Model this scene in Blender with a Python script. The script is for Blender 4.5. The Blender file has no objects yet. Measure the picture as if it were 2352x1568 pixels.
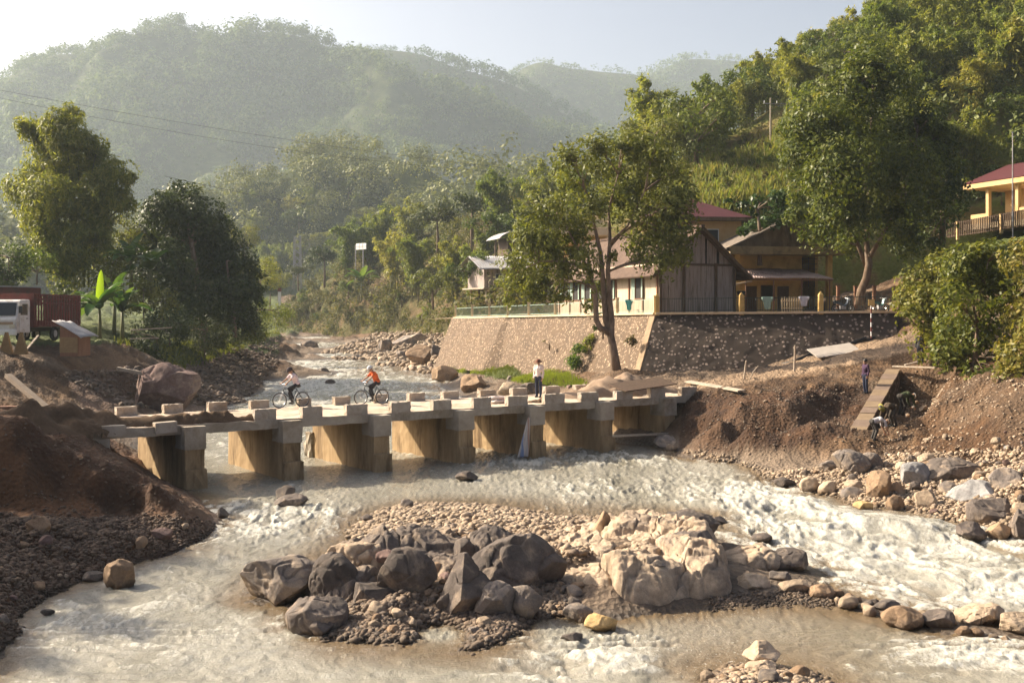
import bpy, math, random
import numpy as np
from mathutils import Vector, Matrix

# ------------------------------------------------------------------ camera, world, sun, exposure
sc = bpy.context.scene
col = sc.collection
FOC, CX, HY, CAMZ = 2540.0, 1176.0, 720.0, 6.34      # focal length and horizon of a 2352x1568 sheet, eye height above water
cam = bpy.data.cameras.new('camera'); camo = bpy.data.objects.new('camera', cam); col.objects.link(camo)
cam.sensor_width = 36.0; cam.lens = 36.0*FOC/2352.0
cam.shift_y = -64.0/2352.0
cam.clip_start = 0.5; cam.clip_end = 6000
camo.location = (0, 0, CAMZ); camo.rotation_euler = (math.pi/2, 0, 0)
sc.camera = camo

SUN_EL = math.radians(32); LX, LY = 0.93, -0.37       # horizontal way the light travels
_l = math.hypot(LX, LY); LX, LY = LX/_l, LY/_l
LIGHT = Vector((LX*math.cos(SUN_EL), LY*math.cos(SUN_EL), -math.sin(SUN_EL)))
w = bpy.data.worlds.new('World'); sc.world = w; w.use_nodes = True
nt = w.node_tree
sky = nt.nodes.new('ShaderNodeTexSky'); sky.sky_type = 'NISHITA'; sky.sun_disc = False
sky.sun_elevation = SUN_EL; sky.sun_rotation = math.atan2(-LX, -LY)
sky.air_density = 0.45; sky.dust_density = 6.0; sky.ozone_density = 0.3
nt.links.new(sky.outputs[0], nt.nodes['Background'].inputs[0])
nt.nodes['Background'].inputs[1].default_value = 0.09
sun = bpy.data.lights.new('sun', 'SUN'); sun.energy = 5.0; sun.angle = math.radians(0.6); sun.color = (1.0, 0.86, 0.67)
suno = bpy.data.objects.new('sun', sun); col.objects.link(suno)
suno.location = (-60, 30, 60)
suno.rotation_euler = LIGHT.to_track_quat('-Z', 'Y').to_euler()
sc.view_settings.view_transform = 'Standard'; sc.view_settings.look = 'None'
sc.view_settings.exposure = 1.3; sc.view_settings.gamma = 1.0
cy = sc.cycles
cy.max_bounces = 6; cy.diffuse_bounces = 2; cy.glossy_bounces = 2; cy.transmission_bounces = 3
cy.transparent_max_bounces = 8; cy.volume_bounces = 1
cy.use_denoising = True; cy.caustics_reflective = False; cy.caustics_refractive = False
cy.sample_clamp_indirect = 6.0

# ------------------------------------------------------------------ helpers
def wl(y):
    """height of the river at distance y"""
    return np.maximum(0.0, 0.0075*(np.asarray(y, float)-60.0))
def G(px, py, z):
    y = (CAMZ-z)*FOC/(py-HY); return ((px-CX)/FOC*y, y, z)
def GS(px, py, dz=0.0):
    z = 0.0
    for _ in range(40):
        y = (CAMZ-z-dz)*FOC/(py-HY); z = 0.5*z+0.5*float(wl(y))
    return ((px-CX)/FOC*y, y, z+dz)
S = 0.829
def D(px, py, d):
    y = d*S; return ((px-CX)/FOC*y, y, CAMZ-(py-HY)/FOC*y)
def project(P):
    P = np.asarray(P, float); y = np.maximum(P[..., 1], 1e-3)
    return CX+P[..., 0]/y*FOC, HY+(CAMZ-P[..., 2])/y*FOC

def _h(ix, iy, iz, seed):
    n = (ix.astype(np.uint32)*np.uint32(374761393) + iy.astype(np.uint32)*np.uint32(668265263) + iz.astype(np.uint32)*np.uint32(2246822519) + np.uint32((seed*3266489917) & 0xffffffff))
    n = (n ^ (n >> np.uint32(13)))*np.uint32(1274126177)
    n = n ^ (n >> np.uint32(16))
    return (n & np.uint32(0xffffff)).astype(np.float64)/float(0xffffff)
def vnoise(x, y, z=None, seed=0):
    x = np.asarray(x, float); y = np.asarray(y, float)
    if z is None: z = np.zeros_like(x)
    xi = np.floor(x).astype(np.int64); yi = np.floor(y).astype(np.int64); zi = np.floor(z).astype(np.int64)
    fx = x-xi; fy = y-yi; fz = z-zi
    fx = fx*fx*fx*(fx*(fx*6-15)+10); fy = fy*fy*fy*(fy*(fy*6-15)+10); fz = fz*fz*fz*(fz*(fz*6-15)+10)
    r = 0
    for a in (0, 1):
        wx = fx if a else 1-fx
        for b in (0, 1):
            wy = fy if b else 1-fy
            for c in (0, 1):
                wz = fz if c else 1-fz
                r = r + _h(xi+a, yi+b, zi+c, seed)*wx*wy*wz
    return r*2-1
def fbm(x, y, z=None, seed=0, oct=4, lac=2.03, gain=0.5):
    r = 0; a = 1.0; s = 1.0
    for o in range(oct):
        r = r + a*vnoise(np.asarray(x)*s, np.asarray(y)*s, None if z is None else np.asarray(z)*s, seed+o*17)
        a *= gain; s *= lac
    return r
def sst(a, b, x):
    t = np.clip((x-a)/(b-a), 0, 1); return t*t*(3-2*t)
def inpoly(px, py, poly):
    px = np.asarray(px); py = np.asarray(py); r = np.zeros(px.shape, bool)
    n = len(poly)
    for i in range(n):
        x0, y0 = poly[i]; x1, y1 = poly[(i+1) % n]
        if y0 == y1: continue
        c = ((y0 > py) != (y1 > py)) & (px < (x1-x0)*(py-y0)/(y1-y0)+x0)
        r ^= c
    return r

def npmesh(name, V, F, mats=(), smooth=False, midx=None):
    """V (n,3); F one (m,k) array or a list of such arrays"""
    if not isinstance(F, (list, tuple)): F = [F]
    F = [np.asarray(f, np.int32) for f in F if len(f)]
    me = bpy.data.meshes.new(name)
    V = np.asarray(V, np.float32)
    me.vertices.add(len(V)); me.vertices.foreach_set('co', V.ravel())
    nl = sum(f.size for f in F); npz = sum(len(f) for f in F)
    me.loops.add(nl); me.loops.foreach_set('vertex_index', np.concatenate([f.ravel() for f in F]))
    me.polygons.add(npz)
    st = []; o = 0
    for f in F:
        st.append(o+np.arange(len(f))*f.shape[1]); o += f.size
    me.polygons.foreach_set('loop_start', np.concatenate(st).astype(np.int32))
    if midx is not None: me.polygons.foreach_set('material_index', np.asarray(midx, np.int32))
    me.update(calc_edges=True)
    if smooth: me.polygons.foreach_set('use_smooth', np.ones(npz, bool))
    for m in mats: me.materials.append(m)
    return me
def link(name, me, parent=None, loc=None):
    o = bpy.data.objects.new(name, me); col.objects.link(o)
    if parent is not None: o.parent = parent
    if loc is not None: o.location = loc
    return o
def tag(o, label=None, cat=None, group=None, kind=None):
    if label: o['label'] = label
    if cat: o['category'] = cat
    if group: o['group'] = group
    if kind: o['kind'] = kind
    return o
def empty(name, loc=(0, 0, 0), rz=0.0, label=None, cat=None, group=None):
    o = bpy.data.objects.new(name, None); col.objects.link(o); o.location = loc; o.rotation_euler = (0, 0, rz)
    o.empty_display_size = 0.2
    return tag(o, label, cat, group)
def copy_tree(o, parent=None):
    c = o.copy(); col.objects.link(c)
    if parent is not None: c.parent = parent
    for ch in list(o.children): copy_tree(ch, c)
    return c
def vattr(me, name, vals):
    a = me.attributes.new(name, 'FLOAT', 'POINT'); a.data.foreach_set('value', np.asarray(vals, np.float32))
def cattr(me, name, cols):
    a = me.attributes.new(name, 'FLOAT_COLOR', 'POINT')
    c = np.ones((len(cols), 4), np.float32); c[:, :3] = cols; a.data.foreach_set('color', c.ravel())

class MB:
    """collects polygons, then links them as ONE mesh object"""
    def __init__(s): s.V = []; s.F = []; s.n = 0
    def add(s, V, F):
        V = [tuple(map(float, v)) for v in V]
        s.V += V; s.F += [tuple(int(i)+s.n for i in f) for f in F]; s.n += len(V); return s
    def box(s, c, d, rz=0.0, M=None, jit=0.0):
        hx, hy, hz = d[0]/2, d[1]/2, d[2]/2
        pts = [Vector((x*hx, y*hy, z*hz)) for z in (-1, 1) for y in (-1, 1) for x in (-1, 1)]
        if jit: pts = [p+Vector((random.uniform(-jit, jit), random.uniform(-jit, jit), random.uniform(-jit, jit))) for p in pts]
        if M is None: M = Matrix.Rotation(rz, 3, 'Z')
        pts = [M @ p + Vector(c) for p in pts]
        return s.add(pts, [(0, 2, 3, 1), (4, 5, 7, 6), (0, 1, 5, 4), (2, 6, 7, 3), (0, 4, 6, 2), (1, 3, 7, 5)])
    def beam(s, a, b, wdt, hgt, up=(0, 0, 1)):
        a = Vector(a); b = Vector(b); d = b-a; L = d.length
        if L < 1e-6: return s
        x = d/L; u = Vector(up)
        if abs(x.dot(u)) > 0.98: u = Vector((1, 0, 0))
        y = u.cross(x).normalized(); z = x.cross(y)
        M = Matrix((x, y, z)).transposed()
        return s.box((a+b)/2, (L, wdt, hgt), M=M)
    def tube(s, pts, rad, n=8, cap=True):
        V, F = tube_np(pts, rad, n, cap); return s.add(V, F)
    def prism(s, poly, fn0, fn1):
        """poly: list of 2-D points; fn0/fn1 map a 2-D point to 3-D on the two ends"""
        n = len(poly)
        V = [fn0(p) for p in poly]+[fn1(p) for p in poly]
        F = [tuple(range(n))[::-1], tuple(range(n, 2*n))]+[(i, (i+1) % n, n+(i+1) % n, n+i) for i in range(n)]
        return s.add(V, F)
    def cyl(s, a, b, r0, r1=None, n=14):
        return s.tube([a, b], [r0, r0 if r1 is None else r1], n)
    def torus(s, c, R, r, axis='Y', n=32, m=8):
        V = []; F = []
        for i in range(n):
            t = 2*math.pi*i/n
            for j in range(m):
                p = 2*math.pi*j/m; q = R+r*math.cos(p); h = r*math.sin(p)
                v = (q*math.cos(t), h, q*math.sin(t)) if axis == 'Y' else (q*math.cos(t), q*math.sin(t), h)
                V.append((v[0]+c[0], v[1]+c[1], v[2]+c[2]))
        for i in range(n):
            for j in range(m):
                F.append((i*m+j, ((i+1) % n)*m+j, ((i+1) % n)*m+(j+1) % m, i*m+(j+1) % m))
        return s.add(V, F)
    def build(s, name, mat, parent=None, bevel=0.0, smooth=False, loc=None):
        me = bpy.data.meshes.new(name); me.from_pydata(s.V, [], s.F); me.update()
        import bmesh
        bm = bmesh.new(); bm.from_mesh(me); bmesh.ops.recalc_face_normals(bm, faces=bm.faces[:]); bm.to_mesh(me); bm.free()
        if smooth: me.polygons.foreach_set('use_smooth', np.ones(len(me.polygons), bool))
        me.materials.append(mat)
        o = link(name, me, parent, loc)
        if bevel:
            b = o.modifiers.new('bevel', 'BEVEL'); b.width = bevel; b.segments = 2; b.limit_method = 'ANGLE'
        return o
def tube_np(pts, rad, n=8, cap=True):
    pts = [Vector(p) for p in pts]; V = []; F = []
    k = len(pts); prev = None
    for i in range(k):
        t = (pts[min(i+1, k-1)]-pts[max(i-1, 0)]).normalized()
        if prev is None:
            u = Vector((0, 0, 1)) if abs(t.z) < 0.9 else Vector((1, 0, 0))
            prev = u.cross(t).normalized()
        x = (prev-t*prev.dot(t)).normalized(); y = t.cross(x); prev = x
        for j in range(n):
            a = 2*math.pi*j/n
            V.append(pts[i]+(x*math.cos(a)+y*math.sin(a))*rad[i])
    for i in range(k-1):
        for j in range(n):
            F.append((i*n+j, i*n+(j+1) % n, (i+1)*n+(j+1) % n, (i+1)*n+j))
    if cap: F.append(tuple(range(n))[::-1]); F.append(tuple(range((k-1)*n, k*n)))
    return V, F

# ------------------------------------------------------------------ materials
def lin(r, g, b):
    f = lambda c: ((c/255+0.055)/1.055)**2.4 if c/255 > 0.04045 else c/255/12.92
    return (f(r), f(g), f(b), 1)
class NT:
    def __init__(s, name):
        s.m = bpy.data.materials.new(name); s.m.use_nodes = True; s.t = s.m.node_tree
        s.p = s.t.nodes['Principled BSDF']; s.out = s.t.nodes['Material Output']
    def n(s, typ, **kw):
        nd = s.t.nodes.new('ShaderNode'+typ)
        for k, v in kw.items():
            if k.startswith('i_'): nd.inputs[k[2:].replace('_', ' ')].default_value = v
            elif k.startswith('n_'): nd.inputs[int(k[2:])].default_value = v
            else: setattr(nd, k, v)
        return nd
    def l(s, a, b): s.t.links.new(a, b)
    def mix(s, fac, a, b, mode='MIX'):
        nd = s.t.nodes.new('ShaderNodeMix'); nd.data_type = 'RGBA'; nd.blend_type = mode
        for sock, v in ((nd.inputs[0], fac), (nd.inputs[6], a), (nd.inputs[7], b)):
            if hasattr(v, 'is_output'): s.l(v, sock)
            elif isinstance(v, (int, float)): sock.default_value = v
            else: sock.default_value = tuple(v) if len(v) == 4 else (*v, 1)
        return nd.outputs[2]
    def ramp(s, fac, stops, interp='LINEAR'):
        nd = s.t.nodes.new('ShaderNodeValToRGB'); e = nd.color_ramp.elements; nd.color_ramp.interpolation = interp
        while len(e) < len(stops): e.new(0.5)
        for k, (p, c) in enumerate(stops):
            e[k].position = p; e[k].color = c if len(c) == 4 else (*c, 1)
        s.l(fac, nd.inputs[0]); return nd.outputs[0]
    def noise(s, scale, detail=4, rough=0.6, vec=None, dist=0.0):
        nd = s.n('TexNoise'); nd.inputs['Scale'].default_value = scale; nd.inputs['Detail'].default_value = detail
        nd.inputs['Roughness'].default_value = rough; nd.inputs['Distortion'].default_value = dist
        if vec is not None: s.l(vec, nd.inputs['Vector'])
        return nd.outputs[0]
    def pos(s, scale=(1, 1, 1), space='Object'):
        tc = s.n('TexCoord'); mp = s.n('Mapping'); mp.inputs['Scale'].default_value = scale
        s.l(tc.outputs[space], mp.inputs['Vector']); return mp.outputs[0]
    def bump(s, h, strength=0.5, dist=0.05):
        b = s.n('Bump'); b.inputs['Strength'].default_value = strength; b.inputs['Distance'].default_value = dist
        s.l(h, b.inputs['Height']); s.l(b.outputs[0], s.p.inputs['Normal'])
    def base(s, c):
        if hasattr(c, 'is_output'): s.l(c, s.p.inputs['Base Color'])
        else: s.p.inputs['Base Color'].default_value = c if len(c) == 4 else (*c, 1)
def g4(c): return (c[0], c[1], c[2], 1)
def surf(name, c1, c2, scale=3.0, rough=0.85, bump=0.3, bdist=0.03, c3=None, stretch=(1, 1, 1), spec=0.3, metal=0.0, fine=25.0):
    """weathered surface: two colours mixed by noise, a third as stains, bump"""
    M = NT(name); v = M.pos(stretch)
    n1 = M.noise(scale, 6, 0.65, v); c = M.ramp(n1, [(0.3, g4(c1)), (0.7, g4(c2))])
    if c3 is not None:
        n2 = M.noise(scale*0.45, 5, 0.7, v, 0.4); f = M.ramp(n2, [(0.5, (0, 0, 0, 1)), (0.68, (1, 1, 1, 1))])
        c = M.mix(f, c, g4(c3))
    n3 = M.noise(fine, 4, 0.7, v)
    c = M.mix(0.35, c, M.ramp(n3, [(0.25, (0.35, 0.35, 0.35, 1)), (0.75, (0.65, 0.65, 0.65, 1))]), 'OVERLAY')
    M.base(c); M.p.inputs['Roughness'].default_value = rough; M.p.inputs['Specular IOR Level'].default_value = spec
    M.p.inputs['Metallic'].default_value = metal
    if bump: M.bump(n3, bump, bdist)
    return M.m
def plain(name, c, rough=0.6, metal=0.0, spec=0.4):
    return surf(name, [x*0.88 for x in c[:3]], [min(1, x*1.1) for x in c[:3]], 6, rough, 0.08, 0.005, spec=spec, metal=metal)
def leafmat(name, cols, trans=0.35, rough=0.5, objvar=0.25, nscale=0.55):
    """leaves: colour by leaf, a little by plant; light passes through them"""
    M = NT(name)
    ge = M.n('NewGeometry'); oi = M.n('ObjectInfo')
    v = M.pos((1, 1, 1)); nz = M.noise(nscale, 3, 0.6, v)
    ad = M.n('Math', operation='ADD'); M.l(ge.outputs['Random Per Island'], ad.inputs[0]); M.l(nz, ad.inputs[1])
    ml = M.n('Math', operation='MULTIPLY'); M.l(ad.outputs[0], ml.inputs[0]); ml.inputs[1].default_value = 0.5
    c = M.ramp(ml.outputs[0], [(0.12+0.76*i/(len(cols)-1), g4(k)) for i, k in enumerate(cols)])
    hs = M.n('HueSaturation'); M.l(c, hs.inputs['Color'])
    mr = M.n('MapRange'); M.l(oi.outputs['Random'], mr.inputs[0]); mr.inputs[3].default_value = 1-objvar; mr.inputs[4].default_value = 1+objvar
    M.l(mr.outputs[0], hs.inputs['Value'])
    mh = M.n('MapRange'); M.l(oi.outputs['Random'], mh.inputs[0]); mh.inputs[3].default_value = 0.5+0.035*objvar*4; mh.inputs[4].default_value = 0.5-0.03*objvar*4
    M.l(mh.outputs[0], hs.inputs['Hue'])
    M.base(hs.outputs[0]); M.p.inputs['Roughness'].default_value = rough; M.p.inputs['Specular IOR Level'].default_value = 0.2
    tr = M.n('BsdfTranslucent'); M.l(M.mix(1.0, hs.outputs[0], (1.25, 1.25, 0.6, 1), 'MULTIPLY'), tr.inputs[0])
    mx = M.n('MixShader'); mx.inputs[0].default_value = trans
    M.l(M.p.outputs[0], mx.inputs[1]); M.l(tr.outputs[0], mx.inputs[2]); M.l(mx.outputs[0], M.out.inputs[0])
    return M.m
# ------------------------------------------------------------------ ground
BR_A = Vector((-9.4, 42.0, 0)); BR_B = Vector((0.819, 0.574, 0)); BR_N = Vector((-0.574, 0.819, 0)); DECK = 2.29
def BR(t, s, z=0.0):
    p = BR_A+BR_B*t+BR_N*s; return (p.x, p.y, z)
SHORE_L = [(-300, 1700), (-60, 1568), (10, 1484), (30, 1429), (100, 1369), (200, 1329), (310, 1290), (425, 1262), (500, 1209), (472, 1164), (420, 1124)]
SHORE_L2 = [(300, 1045), (545, 915), (580, 880), (600, 850), (625, 830), (590, 795), (640, 776), (690, 769), (690, 760)]
SHORE_R = [(790, 758), (835, 777), (750, 800), (790, 825), (850, 850), (1000, 853), (985, 862), (1015, 890), (1060, 905), (1250, 930)]
SHORE_R2 = [(1505, 1024), (1560, 1036), (1700, 1064), (1750, 1092), (1850, 1124), (1950, 1162), (2130, 1187), (2220, 1207), (2352, 1242), (2520, 1300)]
ISLE = [(800, 1218), (860, 1180), (935, 1160), (1100, 1163), (1330, 1192), (1500, 1188), (1640, 1182), (1690, 1250), (1780, 1262), (1865, 1305), (1912, 1365), (1830, 1388), (1660, 1402), (1400, 1424), (1200, 1450), (1080, 1490), (880, 1474), (720, 1460), (655, 1440), (690, 1380), (600, 1385), (560, 1383), (610, 1325), (720, 1292), (800, 1255)]
CP = []
for s in (SHORE_L, SHORE_L2, SHORE_R, SHORE_R2, ISLE):
    CP += [GS(x, y) for x, y in s]
# river bed
for x, y in [(150, 1500), (300, 1450), (500, 1500), (420, 1380), (560, 1290), (620, 1220), (560, 1160), (700, 1170), (800, 1120), (1000, 1110), (1200, 1120), (1400, 1110), (1600, 1110), (1700, 1160), (1850, 1200), (2000, 1240), (2200, 1300), (2350, 1360), (2000, 1330), (2450, 1400), (700, 1530), (1000, 1540), (500, 1568), (1000, 1700), (200, 1650), (1500, 1700),
             (1300, 1530), (700, 1000), (800, 960), (900, 930), (1000, 960), (1200, 1000), (1380, 1000), (700, 890), (800, 900), (900, 890), (700, 830), (680, 800), (720, 775), (600, 960), (740, 762), (960, 900), (450, 1020), (2352, 1400), (2500, 1500), (2700, 1600), (2900, 1750), (2352, 1600), (2500, 1420)]:
    CP.append(GS(x, y, -0.7))
for x, y in [(1500, 1450), (1700, 1440), (1900, 1450), (1600, 1500), (1850, 1500), (2100, 1480), (2300, 1540), (1500, 1540)]:
    CP.append(GS(x, y, -0.22))
for x, y in [(1960, 1380), (2030, 1402), (2110, 1425), (2200, 1440), (2290, 1450), (2380, 1470)]: CP.append(GS(x, y, 0.05))
for x, y in [(1640, 1568), (1750, 1545), (1830, 1555), (1900, 1600), (1700, 1620)]: CP.append(GS(x, y, 0.08))
for x, y in [(2060, 1490), (1560, 1610), (2050, 1600)]: CP.append(GS(x, y, -0.3))
# island
for x, y, z in [(900, 1200, .22), (1050, 1195, .3), (1200, 1210, .3), (1300, 1225, .28), (1000, 1240, .4), (900, 1290, .55), (1150, 1290, .6), (1260, 1330, .35), (1050, 1370, .4), (900, 1390, .35), (760, 1340, .4), (1500, 1300, .5), (1400, 1350, .4), (1580, 1240, .5), (1750, 1310, .12), (1800, 1330, .1), (950, 1450, .12), (1100, 1440, .18), (800, 1440, .12), (1740, 1385, .03)]:
    CP.append(G(x, y, z))
# left bank, mounds, road end
for x, y, z in [(0, 1400, .45), (60, 1320, .5), (160, 1260, .55), (300, 1250, .35), (420, 1215, .3), (20, 1240, .9), (120, 1200, 1.0), (-100, 1300, 1.0), (-200, 1500, .5), (-300, 1300, 1.8),
                (290, 1078, 1.68), (340, 1110, 1.42), (400, 1150, .78), (230, 1105, 1.5), (200, 1170, .85), (330, 1190, .42), (150, 1150, 1.1), (260, 1180, .6),
                (60, 958, 3.3), (0, 945, 3.5), (-120, 940, 3.6), (120, 1000, 2.7), (170, 1060, 1.6), (60, 1060, 2.2), (0, 1120, 1.55), (-150, 1100, 1.9), (0, 1152, 1.2), (100, 1120, 1.45), (208, 1010, 1.7), (190, 950, 2.5),
                (110, 963, 2.29), (60, 955, 2.35), (170, 950, 2.29), (0, 948, 2.6)]:
    CP.append(G(x, y, z))
for t, s, z in [(-6.6, -.3, 2.25), (-6.6, 2.5, 2.27), (-6.6, 5.4, 2.2), (-9, 0, 2.5), (-9, 3, 2.35), (-9, 6, 2.4), (-13, 2, 2.6), (-13, 6, 2.6), (-18, 5, 3), (-6.2, -1.2, 1.7), (-6.0, 6.2, .9), (-5.6, 2.5, 1.3), (-4.6, 2.5, .35), (-5.4, -.7, 1.25), (-5.2, 5.4, .5), (-3.7, 2.5, .05)]:
    CP.append(BR(t, s, z))
for x, y, d, in [(310, 930, 81), (450, 930, 86), (200, 932, 72), (60, 932, 66), (130, 915, 72), (0, 920, 64), (220, 880, 76), (300, 852, 82), (160, 850, 79), (70, 870, 72),
                 (40, 800, 76), (-60, 800, 74), (120, 806, 80), (200, 800, 84), (300, 792, 88), (60, 786, 86), (180, 776, 96), (-200, 780, 84), (330, 830, 92), (420, 850, 96), (430, 800, 108), (540, 850, 112), (560, 800, 135), (470, 880, 98), (520, 870, 108),
                 (480, 780, 126), (600, 768, 170), (640, 764, 230), (330, 770, 105), (300, 745, 130), (100, 740, 130), (-300, 740, 130), (450, 748, 180), (300, 735, 200), (640, 752, 300), (0, 735, 220)]:
    CP.append(D(x, y, d))
# right bank
for x, y, z in [(1600, 900, 2.46), (1700, 905, 2.4), (1850, 900, 2.5), (1590, 960, 1.4), (1640, 1000, .75), (1700, 1035, .3), (1800, 1020, .62), (1700, 930, 2.15), (1850, 930, 2.2), (1720, 965, 1.75), (1850, 970, 1.7), (1900, 965, 1.75), (1650, 960, 1.65), (1900, 1015, .75), (1880, 1050, .55), (1830, 1085, .3), (1990, 1060, .6), (1990, 1120, .3),
                (1560, 884, 2.34), (1600, 880, 2.6), (1660, 878, 2.62), (1750, 878, 2.66), (1980, 905, 2.45), (1950, 880, 2.9), (2020, 860, 3.2),
                (2140, 1000, 1.4), (2140, 930, 2.5), (2180, 900, 2.9), (2240, 880, 3.4), (2352, 890, 3.5), (2300, 950, 2.6), (2352, 1000, 2.0), (2200, 990, 1.75), (2120, 1050, .95), (2230, 1060, .95), (2352, 1070, 1.1), (2080, 1100, .5), (2200, 1130, .4), (2352, 1160, .5), (2450, 1000, 2.4), (2500, 1200, .8), (2700, 1200, 1.6), (2080, 845, 3.3), (2140, 835, 3.7)]:
    CP.append(G(x, y, z))
for x, y, d in [(1460, 872, 89), (1580, 868, 90), (1700, 860, 90), (1780, 835, 90), (1860, 806, 90), (1960, 780, 90), (2060, 760, 90), (1800, 848, 78), (1880, 830, 80), (1980, 808, 82), (2080, 788, 84), (2180, 775, 84), (1750, 862, 76), (1920, 838, 75), (2040, 815, 76), (1480, 882, 78), (1430, 888, 80), (2200, 800, 72), (2300, 800, 66), (2352, 780, 62), (2352, 700, 70), (2250, 700, 82), (2300, 640, 86), (2200, 600, 98), (2352, 560, 92), (2150, 650, 100), (2450, 600, 85), (2600, 700, 66), (2800, 600, 75),
                (1330, 884, 88), (1400, 862, 93), (1390, 850, 86), (1250, 862, 104), (1150, 852, 118), (1050, 842, 134), (1020, 836, 142), (1250, 905, 94), (1150, 885, 98), (1060, 870, 112), (1340, 895, 84), (1200, 868, 112),
                (900, 800, 195), (1000, 790, 180), (1000, 825, 160), (850, 790, 215), (900, 835, 152), (1000, 840, 148), (900, 765, 260), (820, 757, 330), (1020, 770, 190), (940, 815, 170)]:
    CP.append(D(x, y, d))
for p in [(14, 100, 6.0), (24, 102, 6.2), (0, 130, 5.6), (10, 130, 6), (30, 120, 7), (45, 100, 13), (60, 95, 18), (60, 60, 14), (40, 60, 7.5), (30, 40, 3), (34, 22, 1), (-25, 20, 3), (-40, 40, 6), (-60, 80, 8), (-30, 10, 3), (0, 8, -.7), (10, 14, -.7), (5, 12, -.7), (16, 16, -.7), (9, 17.5, -.6), (20, 24, -.4), (-5, 14, -.6), (14, 20, -.6), (24, 14, -.5), (26, 44, 3.6), (30, 52, 6), (50, 140, 14), (-80, 150, 8), (-90, 300, 12), (-40, 330, 6), (20, 200, 12), (0, 300, 10)]:
    CP.append(p)
CP = np.array(CP)
def _fit():
    P = CP[:, :2]; n = len(P)
    r = np.sqrt(((P[:, None]-P[None])**2).sum(-1))
    A = np.zeros((n+3, n+3)); A[:n, :n] = r+np.eye(n)*0.02*0; A[:n, n] = 1; A[:n, n+1:] = P; A[n, :n] = 1; A[n+1:, :n] = P.T
    b = np.zeros(n+3); b[:n] = CP[:, 2]
    return np.linalg.lstsq(A, b, rcond=1e-10)[0]
_W = _fit()
_C0 = np.array([[p.x, p.y] for p in (BR_A, BR_A)])
def gz0(x, y):
    x = np.asarray(x, float); y = np.asarray(y, float); sh = x.shape; x = x.ravel(); y = y.ravel()
    out = np.empty(len(x)); n = len(CP)
    for i in range(0, len(x), 20000):
        a = x[i:i+20000]; b = y[i:i+20000]
        r = np.sqrt((a[:, None]-CP[:, 0])**2+(b[:, None]-CP[:, 1])**2)
        out[i:i+20000] = r @ _W[:n]+_W[n]+_W[n+1]*a+_W[n+2]*b
    return out.reshape(sh)
ROAD = [BR(25.6, 2.5), (15.5, 64.5, 0), (20, 67.5, 0), (26, 70, 0), (36, 70, 0)]
TW0, TW1 = np.array(D(1966, 1000, 58.5)), np.array(D(2052, 852, 70))
def dig_trench(x, y, z):
    """the dug trench on the right of the new stone wall, and the fill on its left"""
    d = TW1[:2]-TW0[:2]; L = math.hypot(*d); d = d/L; s = (x-TW0[0])*d[0]+(y-TW0[1])*d[1]; u = (x-TW0[0])*d[1]-(y-TW0[1])*d[0]
    f = np.clip(s/L, -.3, 1.1); floor = .62+1.25*f; top = TW0[2]+(TW1[2]-TW0[2])*f-.22
    ins = sst(-1.6, -.2, s)*sst(L+1.6, L+.2, s)
    zt = floor+np.maximum(0, u-2.1)*1.5; a = ins*(u > .1)*(u < 5)
    z = np.where(a > 0, z*(1-a)+np.minimum(z, zt)*a, z)
    b = ins*sst(-3.2, -1.2, u)*(u <= .1)
    return z*(1-b)+top*b
def gz(x, y):
    x = np.asarray(x, float); y = np.asarray(y, float)
    z = dig_trench(x, y, gz0(x, y))
    amp = sst(-0.1, 0.5, z-wl(y))
    far = np.clip(y/60, 0.6, 4)
    z = z+amp*(0.16*fbm(x/1.9, y/1.9, seed=3, oct=3)*far+0.085*fbm(x/0.45, y/0.45, seed=9, oct=3)+np.where(y < 75, .05, 0)*np.abs(fbm(x/.22, y/.3, seed=14, oct=2)))
    return z
def hit(px, py, y0=14., y1=140.):
    """where the line of sight through a photo point first meets the ground"""
    ys = np.linspace(y0, y1, 1600); xs = (px-CX)/FOC*ys; zr = CAMZ-(py-HY)/FOC*ys; g = gz(xs, ys); k = np.argmax(zr <= g)
    return (float(xs[k]), float(ys[k]), float(g[k]))
def gzs(x, y): return float(gz(np.array([x]), np.array([y]))[0])

def polar(y0, y1, nr, x0, x1, nc):
    ys = np.geomspace(y0, y1, nr); ps = np.linspace(x0, x1, nc)
    Y, Pq = np.meshgrid(ys, ps, indexing='ij'); return (Pq-CX)/FOC*Y, Y
def gridF(nr, nc):
    i = np.arange(nr*nc).reshape(nr, nc)
    return np.stack([i[:-1, :-1], i[:-1, 1:], i[1:, 1:], i[1:, :-1]], -1).reshape(-1, 4)

NR, NC = 620, 760
X, Y = polar(11, 430, NR, -600, 2960, NC)
Z = gz(X, Y)
# below the terrace and beyond the hills the sheet only has to stay low
Y2 = np.array([600, 900, 1500, 2500.])
X = np.concatenate([X, (np.linspace(-600, 2960, NC)[None]-CX)/FOC*Y2[:, None]]); Z = np.concatenate([Z, np.full((4, NC), -2.0)])
Y = np.concatenate([Y, np.repeat(Y2[:, None], NC, 1)]); NRT = NR+4
V = np.stack([X, Y, Z], -1).reshape(-1, 3)
PX, PY = project(V); xx, yy, zz = V.T
dz = zz-wl(yy)
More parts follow.
